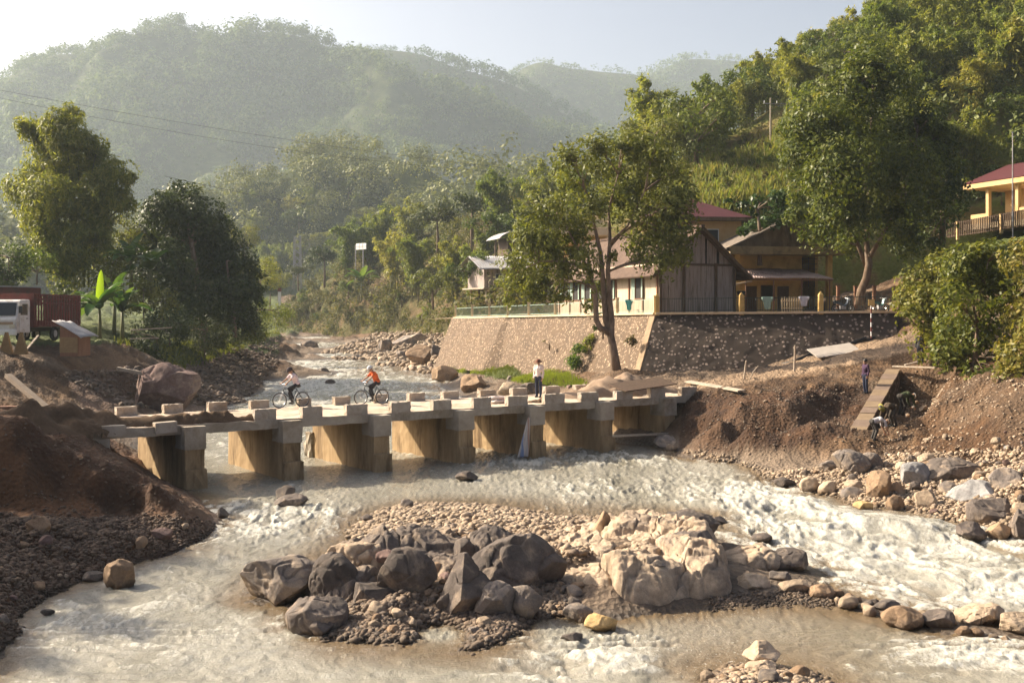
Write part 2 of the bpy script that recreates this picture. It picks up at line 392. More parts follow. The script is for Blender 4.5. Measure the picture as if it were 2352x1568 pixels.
# soil colours, with shade on the earth mounds mixed in
dirt = np.array([.078, .045, .024]); dirt2 = np.array([.145, .087, .046]); grav = np.array([.20, .155, .115]); dark = np.array([.10, .062, .036]); grass = np.array([.075, .095, .022]); sand = np.array([.40, .29, .19]); mauve = np.array([.13, .085, .065])
n1 = fbm(xx/2.5, yy/2.5, seed=21, oct=4); n2 = fbm(xx/.5, yy/.5, seed=22, oct=3); n3 = fbm(xx/7, yy/7, seed=23, oct=3)
C = dirt+(dirt2-dirt)*sst(-.5, .6, n1+.4*n2)[:, None]
gm = sst(1.0, .25, dz)*.85+.5*sst(.1, .5, n3)
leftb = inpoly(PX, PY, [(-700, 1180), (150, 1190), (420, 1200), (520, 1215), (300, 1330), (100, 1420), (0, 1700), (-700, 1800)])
gm = np.where(leftb, sst(-.5, .2, n3+.3*n1), gm)
C = C+(grav-C)*np.clip(gm, 0, 1)[:, None]
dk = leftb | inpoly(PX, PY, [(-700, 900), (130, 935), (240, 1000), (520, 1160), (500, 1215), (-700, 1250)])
C = np.where(dk[:, None], C*np.array([.85, .68, .58]), C)  # left mounds and beach: dark soil, darkened further for their shade
mv = inpoly(PX, PY, [(150, 860), (420, 830), (640, 770), (640, 830), (560, 930), (200, 960)])
C = np.where(mv[:, None], C*.35+mauve*.65, C)
isl = inpoly(PX, PY, [(780, 1230), (930, 1150), (1120, 1150), (1420, 1190), (1320, 1290), (1150, 1260), (900, 1262)])
C = np.where(isl[:, None], np.array([.27, .20, .13])*(1+.25*n2[:, None]), C)
rd = inpoly(PX, PY, [(1560, 892), (1650, 866), (1760, 845), (1860, 820), (2000, 782), (2120, 760), (2120, 800), (1960, 836), (1830, 858), (1700, 884), (1600, 892)])
C = np.where(rd[:, None], np.array([.29, .205, .135])*(1+.15*n1[:, None]), C)
gr = inpoly(PX, PY, [(1015, 838), (1040, 826), (1180, 836), (1300, 858), (1345, 884), (1290, 890), (1200, 880), (1100, 858), (1030, 855)]) & (n1 > -.55)
gl = inpoly(PX, PY, [(-600, 792), (-100, 796), (300, 788), (330, 800), (420, 852), (540, 800), (700, 760), (700, 700), (-600, 700)]) | ((yy > 125) & (PX < 640)) | ((yy > 150) & (PX > 1045)) | inpoly(PX, PY, [(2140, 760), (2200, 700), (2352, 640), (3000, 640), (3000, 400), (2100, 400)])
bar = inpoly(PX, PY, [(740, 808), (860, 766), (1030, 752), (1045, 800), (1020, 858), (840, 858)])
C = np.where((gr | (gl & ~bar & (dz > .8)))[:, None], grass*(1+.4*n1[:, None]), C)
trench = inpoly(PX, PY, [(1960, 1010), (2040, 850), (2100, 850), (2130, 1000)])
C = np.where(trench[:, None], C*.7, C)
mound_shade = inpoly(PX, PY, [(1570, 900), (1700, 905), (1990, 880), (2010, 900), (1960, 1000), (1800, 1030), (1620, 1040), (1560, 1030)]); C = np.where(mound_shade[:, None], C*np.array([.55, .46, .41]), C)  # shade on the right bank mound is painted into its soil colour
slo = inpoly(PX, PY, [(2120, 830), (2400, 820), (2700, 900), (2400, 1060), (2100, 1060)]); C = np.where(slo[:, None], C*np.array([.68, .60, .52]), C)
wet = sst(.22, .02, dz)
C = C*(1-.5*wet[:, None])
C = np.clip(C*(1+.18*n2[:, None]), .01, 1)
GV = V; GVC = C; GDZ = dz; GPX, GPY = PX, PY
M = NT('ground_soil')
at = M.n('Attribute', attribute_name='soil'); v = M.pos()
nA = M.noise(9, 6, 0.7, v); nB = M.noise(45, 4, 0.7, v)
vo = M.n('TexVoronoi'); vo.inputs['Scale'].default_value = 7.0; M.l(v, vo.inputs['Vector'])
c = M.mix(0.75, at.outputs['Color'], M.ramp(nA, [(.3, (.28, .27, .26, 1)), (.7, (.72, .71, .68, 1))]), 'OVERLAY')
c = M.mix(0.5, c, M.ramp(nB, [(.3, (.3, .3, .3, 1)), (.7, (.7, .7, .7, 1))]), 'OVERLAY')
M.base(c); wa = M.n('Attribute', attribute_name='wet')
M.l(M.ramp(wa.outputs['Fac'], [(0, (.9, .9, .9, 1)), (1, (.35, .35, .35, 1))]), M.p.inputs['Roughness'])
M.p.inputs['Specular IOR Level'].default_value = .3
ad = M.n('Math', operation='ADD'); M.l(nA, ad.inputs[0]); M.l(vo.outputs['Distance'], ad.inputs[1])
M.bump(ad.outputs[0], 1.0, .09)
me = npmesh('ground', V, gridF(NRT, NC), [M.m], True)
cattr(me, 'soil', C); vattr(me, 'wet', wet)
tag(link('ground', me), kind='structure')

# ------------------------------------------------------------------ river
NRW, NCW = 900, 1000
X, Y = polar(11, 330, NRW, -350, 2760, NCW)
xx = X.ravel(); yy = Y.ravel(); z0 = wl(yy)
PX, PY = project(np.stack([xx, yy, z0], -1))
def blob(cx, cy, rx, ry, s=1.0): return s*np.exp(-(((PX-cx)/rx)**2+((PY-cy)/ry)**2))
rough = .30+.34*sst(52, 70, yy)  # raised upstream so that white foam stands in for reflected sky
for b in [(620, 1200, 120, 42, 1.0), (540, 1180, 90, 40, .5), (760, 1175, 90, 25, .45), (660, 1130, 60, 22, .5), (250, 1440, 300, 140, .42), (1300, 1050, 260, 24, .75), (1500, 1050, 160, 20, .5), (1040, 1085, 130, 16, .6), (1180, 1065, 120, 14, .55),
          (1450, 1120, 260, 36, .55), (1750, 1130, 160, 45, .8), (1800, 1200, 120, 50, .9), (1900, 1215, 160, 60, .55), (1720, 1280, 120, 30, .7), (2150, 1290, 240, 70, 1.15), (2000, 1300, 180, 50, .8), (2330, 1290, 200, 80, 1.0), (2250, 1370, 220, 40, .7), (2000, 1240, 160, 30, .35),
          (1340, 1510, 200, 46, .85), (1480, 1475, 130, 22, .5), (1200, 1540, 200, 40, .6), (2150, 1510, 150, 50, .8), (2320, 1500, 130, 60, .8), (850, 1520, 300, 60, .12), (700, 760, 120, 16, .9), (680, 800, 90, 26, .75), (700, 860, 150, 40, .55), (900, 890, 150, 30, .35), (640, 890, 80, 40, .4), (560, 1030, 120, 30, .5), (740, 1040, 60, 30, .35)]:
    rough = rough+blob(*b)
for b in [(1700, 1445, 250, 36, .8), (1000, 1530, 250, 50, .25), (1000, 1075, 600, 18, .3), (560, 1130, 90, 14, .25), (1500, 1030, 150, 22, .5), (1000, 1130, 200, 22, .25)]:
    rough = rough-blob(*b)
rough = np.clip(rough, .03, 1.4)
# the current: streaks run along (fx, fy)
ang = np.where(PX > 1200, 0.42, -0.15)*1.0
ang = -0.25+0.75*sst(500, 1900, PX); ang = ang+(1.35-ang)*sst(1440, 1500, PY)
ca, sa = np.cos(ang), np.sin(ang)
al = xx*sa-yy*ca; ac = xx*ca+yy*sa           # along, across
wx = .5*fbm(al/2.2, ac/1.4, seed=51, oct=3); wy = .5*fbm(al/2.2, ac/1.4, seed=52, oct=3)
h1 = fbm(al/2.1+wx, ac/1.4+wy, seed=31, oct=2)
h2 = fbm(al/.75+wx*2, ac/.55+wy*2, seed=33, oct=3)
h3 = fbm(al/.3+wx*3, ac/.22+wy*3, seed=35, oct=2)
ridge = 1-np.abs(fbm(al/1.5+wx*1.6, ac/.75+wy*1.6, seed=37, oct=3))*1.6
near = sst(140, 40, yy)
z = z0+(rough*.06*h1+rough*.032*h2*(.4+.6*near)+(.016+.022*rough)*h3*near+rough**1.5*.03*np.maximum(ridge-.35, 0))
# drops in the right-hand rapids
for (cx, cy, rx, ry, hh) in [(1980, 1215, 230, 22, .26), (2120, 1262, 200, 22, -.16), (1720, 1165, 150, 18, .16), (2250, 1330, 150, 16, .14)]:
    z = z+blob(cx, cy, rx, ry, hh)*(1+.4*h1)
foam = np.clip(.44+.62*(rough-.80)+.22*(ridge-.5)+.20*h2+.24*h1+.12*h3, 0, 1)*sst(.12, .4, rough)
# foam lines where water meets piers
V = np.stack([xx, yy, z], -1)
wet_depth = z-gz0(xx, yy)
M = NT('river_water')
fo = M.n('Attribute', attribute_name='foam'); dp = M.n('Attribute', attribute_name='shallow')
v = M.pos((1, .45, 1)); v2 = M.pos((1, .6, 1))
n0 = M.noise(.35, 4, .6, v); nf = M.noise(3.2, 7, .72, v, 1.2); nff = M.noise(16, 5, .75, v2, .6)
murk = M.ramp(n0, [(.3, (.235, .22, .17, 1)), (.7, (.38, .365, .31, 1))])
murk = M.mix(dp.outputs['Fac'], murk, (.15, .10, .05, 1))
m1 = M.n('Math', operation='MULTIPLY_ADD'); M.l(nf, m1.inputs[0]); m1.inputs[1].default_value = 1.25; M.l(fo.outputs['Fac'], m1.inputs[2])
m2 = M.n('Math', operation='MULTIPLY_ADD'); M.l(nff, m2.inputs[0]); m2.inputs[1].default_value = .75; M.l(m1.outputs[0], m2.inputs[2])
m3 = M.n('Math', operation='SUBTRACT'); M.l(m2.outputs[0], m3.inputs[0]); m3.inputs[1].default_value = 1.0
ff = M.ramp(m3.outputs[0], [(.455, (0, 0, 0, 1)), (.58, (.42, .42, .42, 1)), (.86, (1, 1, 1, 1))])
nfx = M.noise(7, 8, .8, v2, 1.5); fcol = M.ramp(nfx, [(.36, (.25, .235, .175, 1)), (.5, (.52, .505, .44, 1)), (.66, (.74, .73, .68, 1))])
nsp = M.noise(26, 3, .6, v2, .8); glint = M.ramp(nsp, [(.60, (0, 0, 0, 1)), (.68, (1, 1, 1, 1))]); nsz = M.ramp(n0, [(.42, (0, 0, 0, 1)), (.62, (1, 1, 1, 1))])
sk = M.n('Math', operation='MULTIPLY'); M.l(glint, sk.inputs[0]); M.l(nsz, sk.inputs[1])
ff = M.mix(sk.outputs[0], ff, (.8, .8, .8, 1))  # white flecks painted on the water as sun glints
M.base(M.mix(ff, murk, fcol))
M.l(M.ramp(ff, [(0, (.06, .06, .06, 1)), (1, (.5, .5, .5, 1))]), M.p.inputs['Roughness'])
M.p.inputs['IOR'].default_value = 1.33; M.p.inputs['Specular IOR Level'].default_value = .5
nb = M.noise(5, 5, .65, v, .5)
nn = M.n('Math', operation='ADD'); M.l(nb, nn.inputs[0]); M.l(nff, nn.inputs[1])
M.bump(nn.outputs[0], .55, .08)
me = npmesh('river', V, gridF(NRW, NCW), [M.m], True)
vattr(me, 'foam', foam); vattr(me, 'shallow', sst(.45, .02, wet_depth)*.9)
tag(link('river', me), kind='structure')
# ------------------------------------------------------------------ hills
def catmull(P, n):
    """P (k,...) -> (n,...) smooth through the points"""
    k = len(P); t = np.linspace(0, k-1, n); i = np.clip(t.astype(int), 0, k-2); f = (t-i).reshape(-1, *([1]*(P.ndim-1)))
    p0 = P[np.clip(i-1, 0, k-1)]; p1 = P[i]; p2 = P[i+1]; p3 = P[np.clip(i+2, 0, k-1)]
    return p1+.5*f*(p2-p0+f*(2*p0-5*p1+4*p2-p3+f*(3*(p1-p2)+p3-p0)))
M = NT('hill_soil'); v = M.pos()
nA = M.noise(.12, 6, .65, v); nB = M.noise(.9, 5, .7, v)
c = M.ramp(nA, [(.3, (.030, .042, .013, 1)), (.55, (.055, .066, .020, 1)), (.75, (.085, .085, .032, 1))])
M.base(M.mix(.6, c, M.ramp(nB, [(.3, (.3, .3, .3, 1)), (.7, (.7, .7, .7, 1))]), 'OVERLAY')); M.p.inputs['Roughness'].default_value = .95
M.p.inputs['Specular IOR Level'].default_value = .1; M.bump(nB, .9, .6); MAT_HILL = M.m
M = NT('clearing_grass'); v = M.pos()
nA = M.noise(.22, 6, .7, v, .6); nB = M.noise(2.2, 5, .75, v)
c = M.ramp(nA, [(.3, (.11, .14, .03, 1)), (.48, (.17, .18, .05, 1)), (.6, (.20, .15, .06, 1)), (.75, (.12, .15, .034, 1))])
M.base(M.mix(.6, c, M.ramp(nB, [(.3, (.3, .3, .3, 1)), (.7, (.7, .7, .7, 1))]), 'OVERLAY')); M.p.inputs['Roughness'].default_value = .95
M.p.inputs['Specular IOR Level'].default_value = .1; M.bump(nB, .9, .5); MAT_CLEAR = M.m

M = NT('eroded_bank'); v = M.pos()
nA = M.noise(.16, 6, .7, v, .6); nB = M.noise(2.2, 5, .75, v)
c = M.ramp(nA, [(.3, (.055, .06, .02, 1)), (.48, (.10, .088, .035, 1)), (.6, (.15, .10, .055, 1)), (.75, (.07, .072, .024, 1))])
M.base(M.mix(.6, c, M.ramp(nB, [(.3, (.3, .3, .3, 1)), (.7, (.7, .7, .7, 1))]), 'OVERLAY')); M.p.inputs['Roughness'].default_value = .95
M.p.inputs['Specular IOR Level'].default_value = .1; M.bump(nB, .9, .5); MAT_BANK = M.m
def hill(name, cols, back, nu, nv, amp, scale, seed, mat):
    """cols: columns of (px,py,d) from foot to ridge; a back slope is added behind the ridge"""
    P = []
    for c in cols:
        r = [D(*q) for q in c]
        x, y, z = r[-1]; L = math.hypot(x, y)
        r.append((x+x/L*back*.5, y+y/L*back*.5, z-back*.22)); r.append((x+x/L*back*1.6, y+y/L*back*1.6, min(z-back*.9, -3)))
        P.append(r)
    P = np.array(P)
    P = catmull(P, nu); P = np.swapaxes(catmull(np.swapaxes(P, 0, 1), nv), 0, 1)
    k = len(cols[0]); vv = np.linspace(0, k+1, nv)
    edge = sst(0, .6, vv)*(1-.75*sst(k-1.6, k-1, vv))
    P[..., 2] += amp*fbm(P[..., 0]/scale, P[..., 1]/scale, seed=seed, oct=4)*edge[None]
    me = npmesh(name, P.reshape(-1, 3), gridF(nu, nv), [mat], True)
    tag(link(name, me), kind='structure')
    return P, vv, k
HA = hill('mountain', [[(x, 715, a*2.0), (x, .5*(715+y)+20, 2.0*(a+(dd-a)*.42)), (x, y+.2*(715-y), 2.0*(a+(dd-a)*.8)), (x, y, dd*2.0)] for x, y, a, dd in
     [(-500, 380, 420, 700), (-250, 300, 430, 760), (-80, 235, 440, 780), (40, 165, 430, 800), (130, 138, 450, 810), (260, 128, 430, 800), (400, 86, 480, 820), (500, 100, 440, 800), (600, 88, 500, 830), (740, 112, 520, 830), (900, 190, 480, 780), (1100, 250, 520, 790), (1300, 315, 560, 800), (1450, 355, 600, 820), (1650, 450, 620, 800)]], 560, 260, 90, 26, 140, 5, MAT_HILL)
HB = hill('mountain_behind', [[(x, 715, 1600), (x, .5*(715+y), 1740), (x, y, 1900)] for x, y in
     [(600, 260), (740, 170), (820, 124), (950, 126), (1040, 154), (1170, 198), (1290, 258), (1400, 310), (1550, 370), (1700, 440)]], 250, 120, 60, 12, 80, 6, MAT_HILL)
HC = hill('far_mountain', [[(x, 715, 2050), (x, .5*(715+y), 2180), (x, y, 2350)] for x, y in
     [(1000, 300), (1120, 230), (1180, 182), (1240, 154), (1310, 165), (1400, 174), (1500, 188), (1600, 228), (1720, 290), (1900, 380)]], 250, 110, 60, 12, 110, 7, MAT_HILL)
HD = hill('farthest_mountain', [[(x, 715, 2450), (x, .5*(715+y), 2550), (x, y, 2700)] for x, y in
     [(1300, 260), (1450, 200), (1510, 172), (1580, 152), (1650, 152), (1720, 162), (1820, 210), (2000, 330)]], 250, 90, 50, 12, 130, 8, MAT_HILL)
HE = hill('wooded_ridge', [[(x, 742, a*1.5), (x, y+.45*(742-y), 1.5*(a+(dd-a)*.5)), (x, y, dd*1.5)] for x, y, a, dd in
     [(-500, 640, 260, 330), (-200, 610, 270, 340), (0, 590, 280, 350), (150, 570, 285, 360), (300, 570, 300, 380), (400, 535, 310, 390), (470, 490, 320, 410), (560, 440, 325, 420), (650, 400, 330, 430), (750, 362, 330, 430), (860, 372, 330, 425), (1000, 410, 310, 400), (1120, 440, 290, 380), (1250, 460, 280, 370), (1500, 500, 270, 360)]], 200, 200, 70, 7.5, 42, 9, MAT_HILL)
HF = hill('river_bank_hill', [[(x, y0+40, a-3), (x+15, y0-.45*(y0-y1), a+(b-a)*.4), (x+30, y1, b)] for x, y0, a, y1, b in
     [(630, 756, 345, 725, 375), (700, 752, 315, 660, 350), (780, 748, 285, 600, 335), (860, 746, 262, 565, 320), (950, 748, 225, 540, 300), (1035, 742, 182, 520, 280), (1130, 722, 160, 500, 260), (1280, 700, 152, 490, 240), (1450, 690, 150, 470, 230)]], 50, 110, 46, 2.2, 11, 10, MAT_BANK)
RH = [(1400, 480, 450, 440), (1480, 455, 425, 420), (1560, 430, 400, 395), (1640, 420, 372, 350), (1750, 410, 335, 298), (1880, 400, 275, 222), (1980, 395, 215, 145), (2100, 395, 165, 60), (2250, 390, 120, -60), (2400, 380, 75, -170), (2600, 380, 0, -330), (2800, 380, -60, -420)]
HR = hill('right_hillside', [[(x, 705, 122), (x, y0+90, 127), (x, y0, 138), (x, y1, 168), (x, y2, 215)] for x, y0, y1, y2 in RH], 80, 150, 90, 2.0, 14, 11, MAT_CLEAR)

# ------------------------------------------------------------------ foliage
def leaf_quads(P, N, L, W, rng, droop=0.0):
    n = len(P); T = rng.normal(size=(n, 3)); T[:, 2] -= droop
    T -= N*(T*N).sum(1, keepdims=True); T /= np.linalg.norm(T, axis=1, keepdims=True)+1e-9
    B = np.cross(N, T); s = rng.uniform(.65, 1.35, (n, 1))
    V = np.stack([P-T*L*.5*s, P+B*W*.5*s-N*W*.12, P+T*L*.5*s, P-B*W*.5*s-N*W*.12], 1).reshape(-1, 3)
    return V
def crown_points(lobes, dens, rng, shell=.45, gap=.25, freq=1.2, under=.55, seed=0, jit=.55):
    """points and outward normals over lobes (x,y,z,rx,ry,rz); dens = points per square metre of lobe shell"""
    Ps = []; Ns = []
    for k, (x, y, z, rx, ry, rz) in enumerate(lobes):
        n = int(dens*4*math.pi*((rx*ry+ry*rz+rx*rz)/3))
        d = rng.normal(size=(n, 3)); d /= np.linalg.norm(d, axis=1, keepdims=True)
        r = 1-shell*rng.random(n)**1.6
        q = d*r[:, None]*np.array([rx, ry, rz]); q *= (1+.22*fbm(d[:, 0]*2+k, d[:, 1]*2, d[:, 2]*2, seed=seed+k, oct=2))[:, None]
        p = q+np.array([x, y, z])
        keep = (fbm(p[:, 0]*freq, p[:, 1]*freq, p[:, 2]*freq, seed=seed+99, oct=2) > gap*1.4-.55) & ((d[:, 2] > -.35) | (rng.random(n) < under))
        nn = d+rng.normal(size=(n, 3))*jit+np.array([0, 0, .35]); nn /= np.linalg.norm(nn, axis=1, keepdims=True)
        Ps.append(p[keep]); Ns.append(nn[keep])
    return np.concatenate(Ps), np.concatenate(Ns)
def quads(n): return np.arange(4*n).reshape(n, 4)
def mk(cols): return [tuple(c) for c in cols]
LEAF_OLIVE = leafmat('olive_leaf', mk([(0.045, 0.069, 0.017), (0.098, 0.122, 0.027), (0.150, 0.170, 0.039), (0.226, 0.235, 0.057)]), .35)
LEAF_DARK = leafmat('dark_leaf', mk([(0.025, 0.039, 0.012), (0.046, 0.066, 0.018), (0.072, 0.090, 0.026), (0.117, 0.127, 0.039)]), .22)
LEAF_BAMBOO = leafmat('bamboo_leaf', mk([(0.081, 0.112, 0.027), (0.162, 0.188, 0.041), (0.253, 0.262, 0.055), (0.365, 0.338, 0.084)]), .42, .5)
LEAF_FAR = leafmat('far_leaf', mk([(.024, .048, .016), (.058, .098, .026), (.098, .138, .034), (.14, .17, .048)]), .22, .85, .25, .03)
LEAF_GLOSS = leafmat('glossy_leaf', mk([(.030, .055, .012), (.050, .08, .018), (.075, .105, .025)]), .25, .42)
LEAF_RIGHT = leafmat('right_bank_leaf', mk([(0.057, 0.075, 0.017), (0.115, 0.125, 0.026), (0.192, 0.189, 0.035), (0.288, 0.233, 0.055)]), .35, .45)  # own leaf colour of the tall right-hand tree and the bushes
LEAF_GRASS = leafmat('grass_blade', mk([(.09, .13, .02), (.14, .18, .03), (.20, .22, .05)]), .45, .6)
LEAF_DRY = leafmat('dry_shrub_leaf', mk([(.06, .06, .018), (.10, .095, .03), (.15, .12, .045)]), .3, .8)
LEAF_RIDGE = leafmat('ridge_leaf', mk([(0.051, 0.071, 0.019), (0.102, 0.122, 0.031), (0.153, 0.168, 0.046), (0.204, 0.204, 0.061)]), .22, .6, .25, .05)
LEAF_DRY2 = leafmat('scrub_leaf', mk([(.035, .045, .012), (.075, .085, .022), (.12, .115, .035), (.16, .13, .055)]), .35, .7, .25, .12)
LEAF_MEADOW = leafmat('meadow_blade', mk([(0.087, 0.109, 0.026), (0.203, 0.217, 0.043), (0.275, 0.217, 0.087), (0.160, 0.203, 0.041), (0.319, 0.275, 0.109)]), .4, .7, .2, .12)
LEAF_BANANA = leafmat('banana_leaf', mk([(.035, .075, .02), (.07, .12, .03), (.10, .16, .03)]), .45, .35)
LEAF_BANANA_BRIGHT = leafmat('young_banana_leaf', mk([(.25, .36, .02), (.30, .42, .03)]), .55, .4)
BARK = surf('bark', (.10, .065, .040), (.20, .14, .095), 5, .9, .7, .03, c3=(.28, .23, .18), stretch=(1, 1, .3))
BARK_PALE = surf('pale_bark', (.16, .11, .075), (.30, .22, .16), 5, .9, .6, .03, c3=(.09, .06, .04), stretch=(1, 1, .35))
CULM = surf('bamboo_culm', (.10, .11, .035), (.19, .18, .07), 4, .6, .1)

def far_forest(name, H, dens, size, ncards, card, mat, seed, vrange, pxr=(-150, 2500), smin=.65, smax=1.35, mask=None):
    """a wood too far off to count: one mesh of leaf clumps"""
    P, vv, k = H; rng = np.random.default_rng(seed)
    nu, nv = P.shape[:2]
    q = P.reshape(-1, 3); F = gridF(nu, nv); a = q[F]
    ar = np.linalg.norm(np.cross(a[:, 2]-a[:, 0], a[:, 3]-a[:, 1]), axis=1)/2
    vi = F[:, 0] % nv; c = a.mean(1); px, py = project(c)
    ok = (vv[vi] >= vrange[0]) & (vv[vi] <= vrange[1]) & (px > pxr[0]) & (px < pxr[1])
    if mask is not None: ok &= ~mask(px, py)
    ar = ar*ok; N = int(ar.sum()*dens); f = rng.choice(len(F), N, p=ar/ar.sum())
    s = rng.random((N, 2, 1)); b = a[f]
    pos = (b[:, 0]*(1-s[:, 0])+b[:, 3]*s[:, 0])*(1-s[:, 1])+(b[:, 1]*(1-s[:, 0])+b[:, 2]*s[:, 0])*s[:, 1]
    vari = []
    for j in range(7):
        lob = [(rng.normal()*.22, rng.normal()*.22, .45+.38*rng.random(), .26+.14*rng.random(), .26+.14*rng.random(), .30+.2*rng.random()) for _ in range(4)]
        P_, N_ = crown_points(lob, ncards/6.0, rng, .35, .05, 3, .35, seed+j, .28)
        idx = rng.permutation(len(P_))[:ncards]; P_, N_ = P_[idx], N_[idx]
        vari.append(leaf_quads(P_, N_, card, card*.62, rng, .6))
    out = []
    clump = .8+.45*fbm(pos[:, 0]/(size*5), pos[:, 1]/(size*5), seed=seed+3, oct=2)
    for j in range(7):
        m = np.arange(N) % 7 == j; T = vari[j]; n = m.sum()
        th = rng.random(n)*6.283; cs, sn = np.cos(th), np.sin(th); sz = size*rng.uniform(smin, smax, n)*clump[m]
        x = T[None, :, 0]*cs[:, None]-T[None, :, 1]*sn[:, None]; y = T[None, :, 0]*sn[:, None]+T[None, :, 1]*cs[:, None]
        v_ = np.stack([x, y, np.broadcast_to(T[None, :, 2], x.shape)], -1)*sz[:, None, None]+pos[m][:, None]-np.array([0, 0, .12])*sz[:, None, None]
        out.append(v_.reshape(-1, 3))
    V = np.concatenate(out)
    me = npmesh(name, V, quads(len(V)//4), [mat]); return tag(link(name, me), kind='stuff')
far_forest('mountain_forest', HA, .0085, 20, 120, .16, LEAF_FAR, 1, (.3, 3.95), smin=.45, smax=1.5)
far_forest('mountain_forest_behind', HB, .008, 15, 60, .2, LEAF_FAR, 2, (.8, 2.3), (560, 1750))
far_forest('far_mountain_forest', HC, .008, 15, 45, .22, LEAF_FAR, 3, (.8, 2.3), (1050, 1900))
far_forest('farthest_mountain_forest', HD, .007, 16, 36, .24, LEAF_FAR, 4, (.8, 2.3), (1350, 1950))
far_forest('ridge_forest', HE, .013, 18, 300, .10, LEAF_RIDGE, 5, (0, 2.6), (-80, 1500), smin=.5, smax=1.4)
far_forest('bank_thicket', HF, .13, 3.6, 190, .11, LEAF_DRY2, 6, (0, 2.2), (600, 1320), smin=.5, smax=1.5)
far_forest('hillside_thicket', HR, .035, 5.5, 260, .085, LEAF_RIDGE, 7, (1.4, 4.6), (1420, 2600), mask=lambda x, y: inpoly(x, y, [(1460, 490), (1490, 400), (1600, 400), (1680, 345), (1790, 290), (1840, 300), (1830, 490), (1700, 540), (1560, 540)]))

def bez(a, b, sag, n=6):
    a = np.array(a); b = np.array(b); m = (a+b)/2+np.array(sag)
    t = np.linspace(0, 1, n)[:, None]; return (1-t)**2*a+2*t*(1-t)*m+t*t*b
def tree(name, label, cat, base, stems, lobes, mat, bark, dens=26, L=.28, W=.14, seed=0, shell=.5, gap=.25, droop=.3, group=None, limb=.09, under=.5, freq=.9, origin=None):
    """stems: list of (points, radii) in world; lobes in world. Everything is stored relative to the base"""
    rng = np.random.default_rng(seed); b = np.array(base, float)
    root = empty(name, base, 0, label, cat, group)
    mb = MB()
    allp = []
    for pts, rad in stems:
        pts = np.array(pts, float)-b; mb.tube(pts, rad, 9); allp += [tuple(p) for p in pts[1:]]
    A = np.array(allp); LB = [(x-b[0], y-b[1], z-b[2], rx, ry, rz) for x, y, z, rx, ry, rz in lobes]
    for x, y, z, rx, ry, rz in LB:
        c = np.array([x, y, z]); dd = np.linalg.norm(A-c, axis=1)+.8*np.maximum(0, A[:, 2]-c[2]+.3)
        a = A[np.argmin(dd)]; Ln = np.linalg.norm(c-a)
        if Ln > .3:
            r0 = min(limb, .018*Ln+.02); bp = bez(a, c, (0, 0, .12*Ln)); mb.tube(bp, list(np.linspace(r0, r0*.35, 6)), 6)
            for _ in range(4):
                d = rng.normal(size=3); d /= np.linalg.norm(d); d[2] = abs(d[2])*.6; e = c+d*np.array([rx, ry, rz])*.85
                s = bp[rng.integers(2, 6)]; mb.tube(bez(s, e, (0, 0, .1*rx)), list(np.linspace(r0*.45, r0*.1, 6)), 4)
    mb.build('trunk', bark, root, smooth=True)
    P, N = crown_points(LB, dens, rng, shell, gap, freq, under, seed)
    V = leaf_quads(P, N, L, W, rng, droop)
    link('crown', npmesh(name+'_crown', V, quads(len(V)//4), [mat]), root)
    return root
def pl(lst, d, dj=0.8, seed=0, flat=1.0):
    """lobes given on the photograph as (px,py,r) at distance d, spread in depth"""
    rng = np.random.default_rng(seed); out = []
    for q in lst:
        px, py, r = q[:3]; rr = r*d*S/FOC
        x, y, z = D(px, py, d); off = rng.uniform(-dj, dj)*rr*2.2; k = 1+off/y
        out.append((x*k, y+off, CAMZ+(z-CAMZ)*k, rr, rr, rr*flat))
    return out
def ps(lst, d, dy=0):
    return [tuple(np.array(D(px, py, d))+np.array([0, dy, 0])) for px, py in lst]
# ---- the tree before the stone wall
d = 86
stems = [(ps([(1418, 862), (1408, 800), (1403, 770), (1405, 735), (1401, 694), (1396, 624), (1401, 553), (1398, 480), (1420, 400)], d), [.34, .27, .23, .20, .18, .15, .12, .08, .04]),
         (ps([(1403, 772), (1392, 735), (1387, 666), (1380, 582), (1366, 520), (1350, 450)], d, .15), [.24, .20, .18, .14, .10, .05]),
         (ps([(1400, 765), (1378, 752), (1369, 735), (1366, 666), (1350, 620), (1320, 560), (1290, 500)], d, -.2), [.22, .19, .18, .15, .11, .07, .04]),
         (ps([(1398, 570), (1425, 540), (1460, 512), (1500, 480)], d, .2), [.10, .08, .06, .04]), (ps([(1399, 560), (1440, 520), (1480, 440)], d, -.3), [.10, .07, .04]),
         (ps([(1352, 622), (1300, 600), (1240, 600), (1190, 625)], d, 0), [.09, .07, .05, .03]), (ps([(1366, 660), (1310, 640), (1255, 655)], d, .4), [.08, .05, .03])]
lob = [(1470, 360, 58), (1405, 390, 62), (1330, 420, 60), (1500, 410, 70), (1545, 490, 58), (1275, 475, 50), (1440, 455, 55), (1235, 560, 55), (1315, 545, 52), (1180, 618, 42), (1240, 655, 46), (1295, 625, 45), (1365, 480, 46), (1500, 540, 52), (1555, 560, 36), (1165, 668, 30), (1355, 620, 24), (1440, 335, 34), (1310, 362, 40), (1375, 345, 40), (1530, 590, 34), (1220, 500, 34), (1480, 600, 30), (1255, 690, 22), (1380, 660, 20), (1365, 700, 26), (1400, 590, 18), (1555, 535, 40), (1520, 600, 38), (1565, 590, 26), (1470, 560, 38), (1335, 585, 36), (1285, 580, 40), (1215, 600, 36), (1190, 650, 34), (1285, 685, 28), (1345, 660, 26), (1450, 505, 44), (1555, 450, 44), (1585, 520, 26), (1430, 325, 28), (1240, 470, 36), (1205, 540, 34), (1500, 350, 44), (1550, 400, 36), (1410, 460, 40), (1160, 690, 24), (1230, 690, 24)]
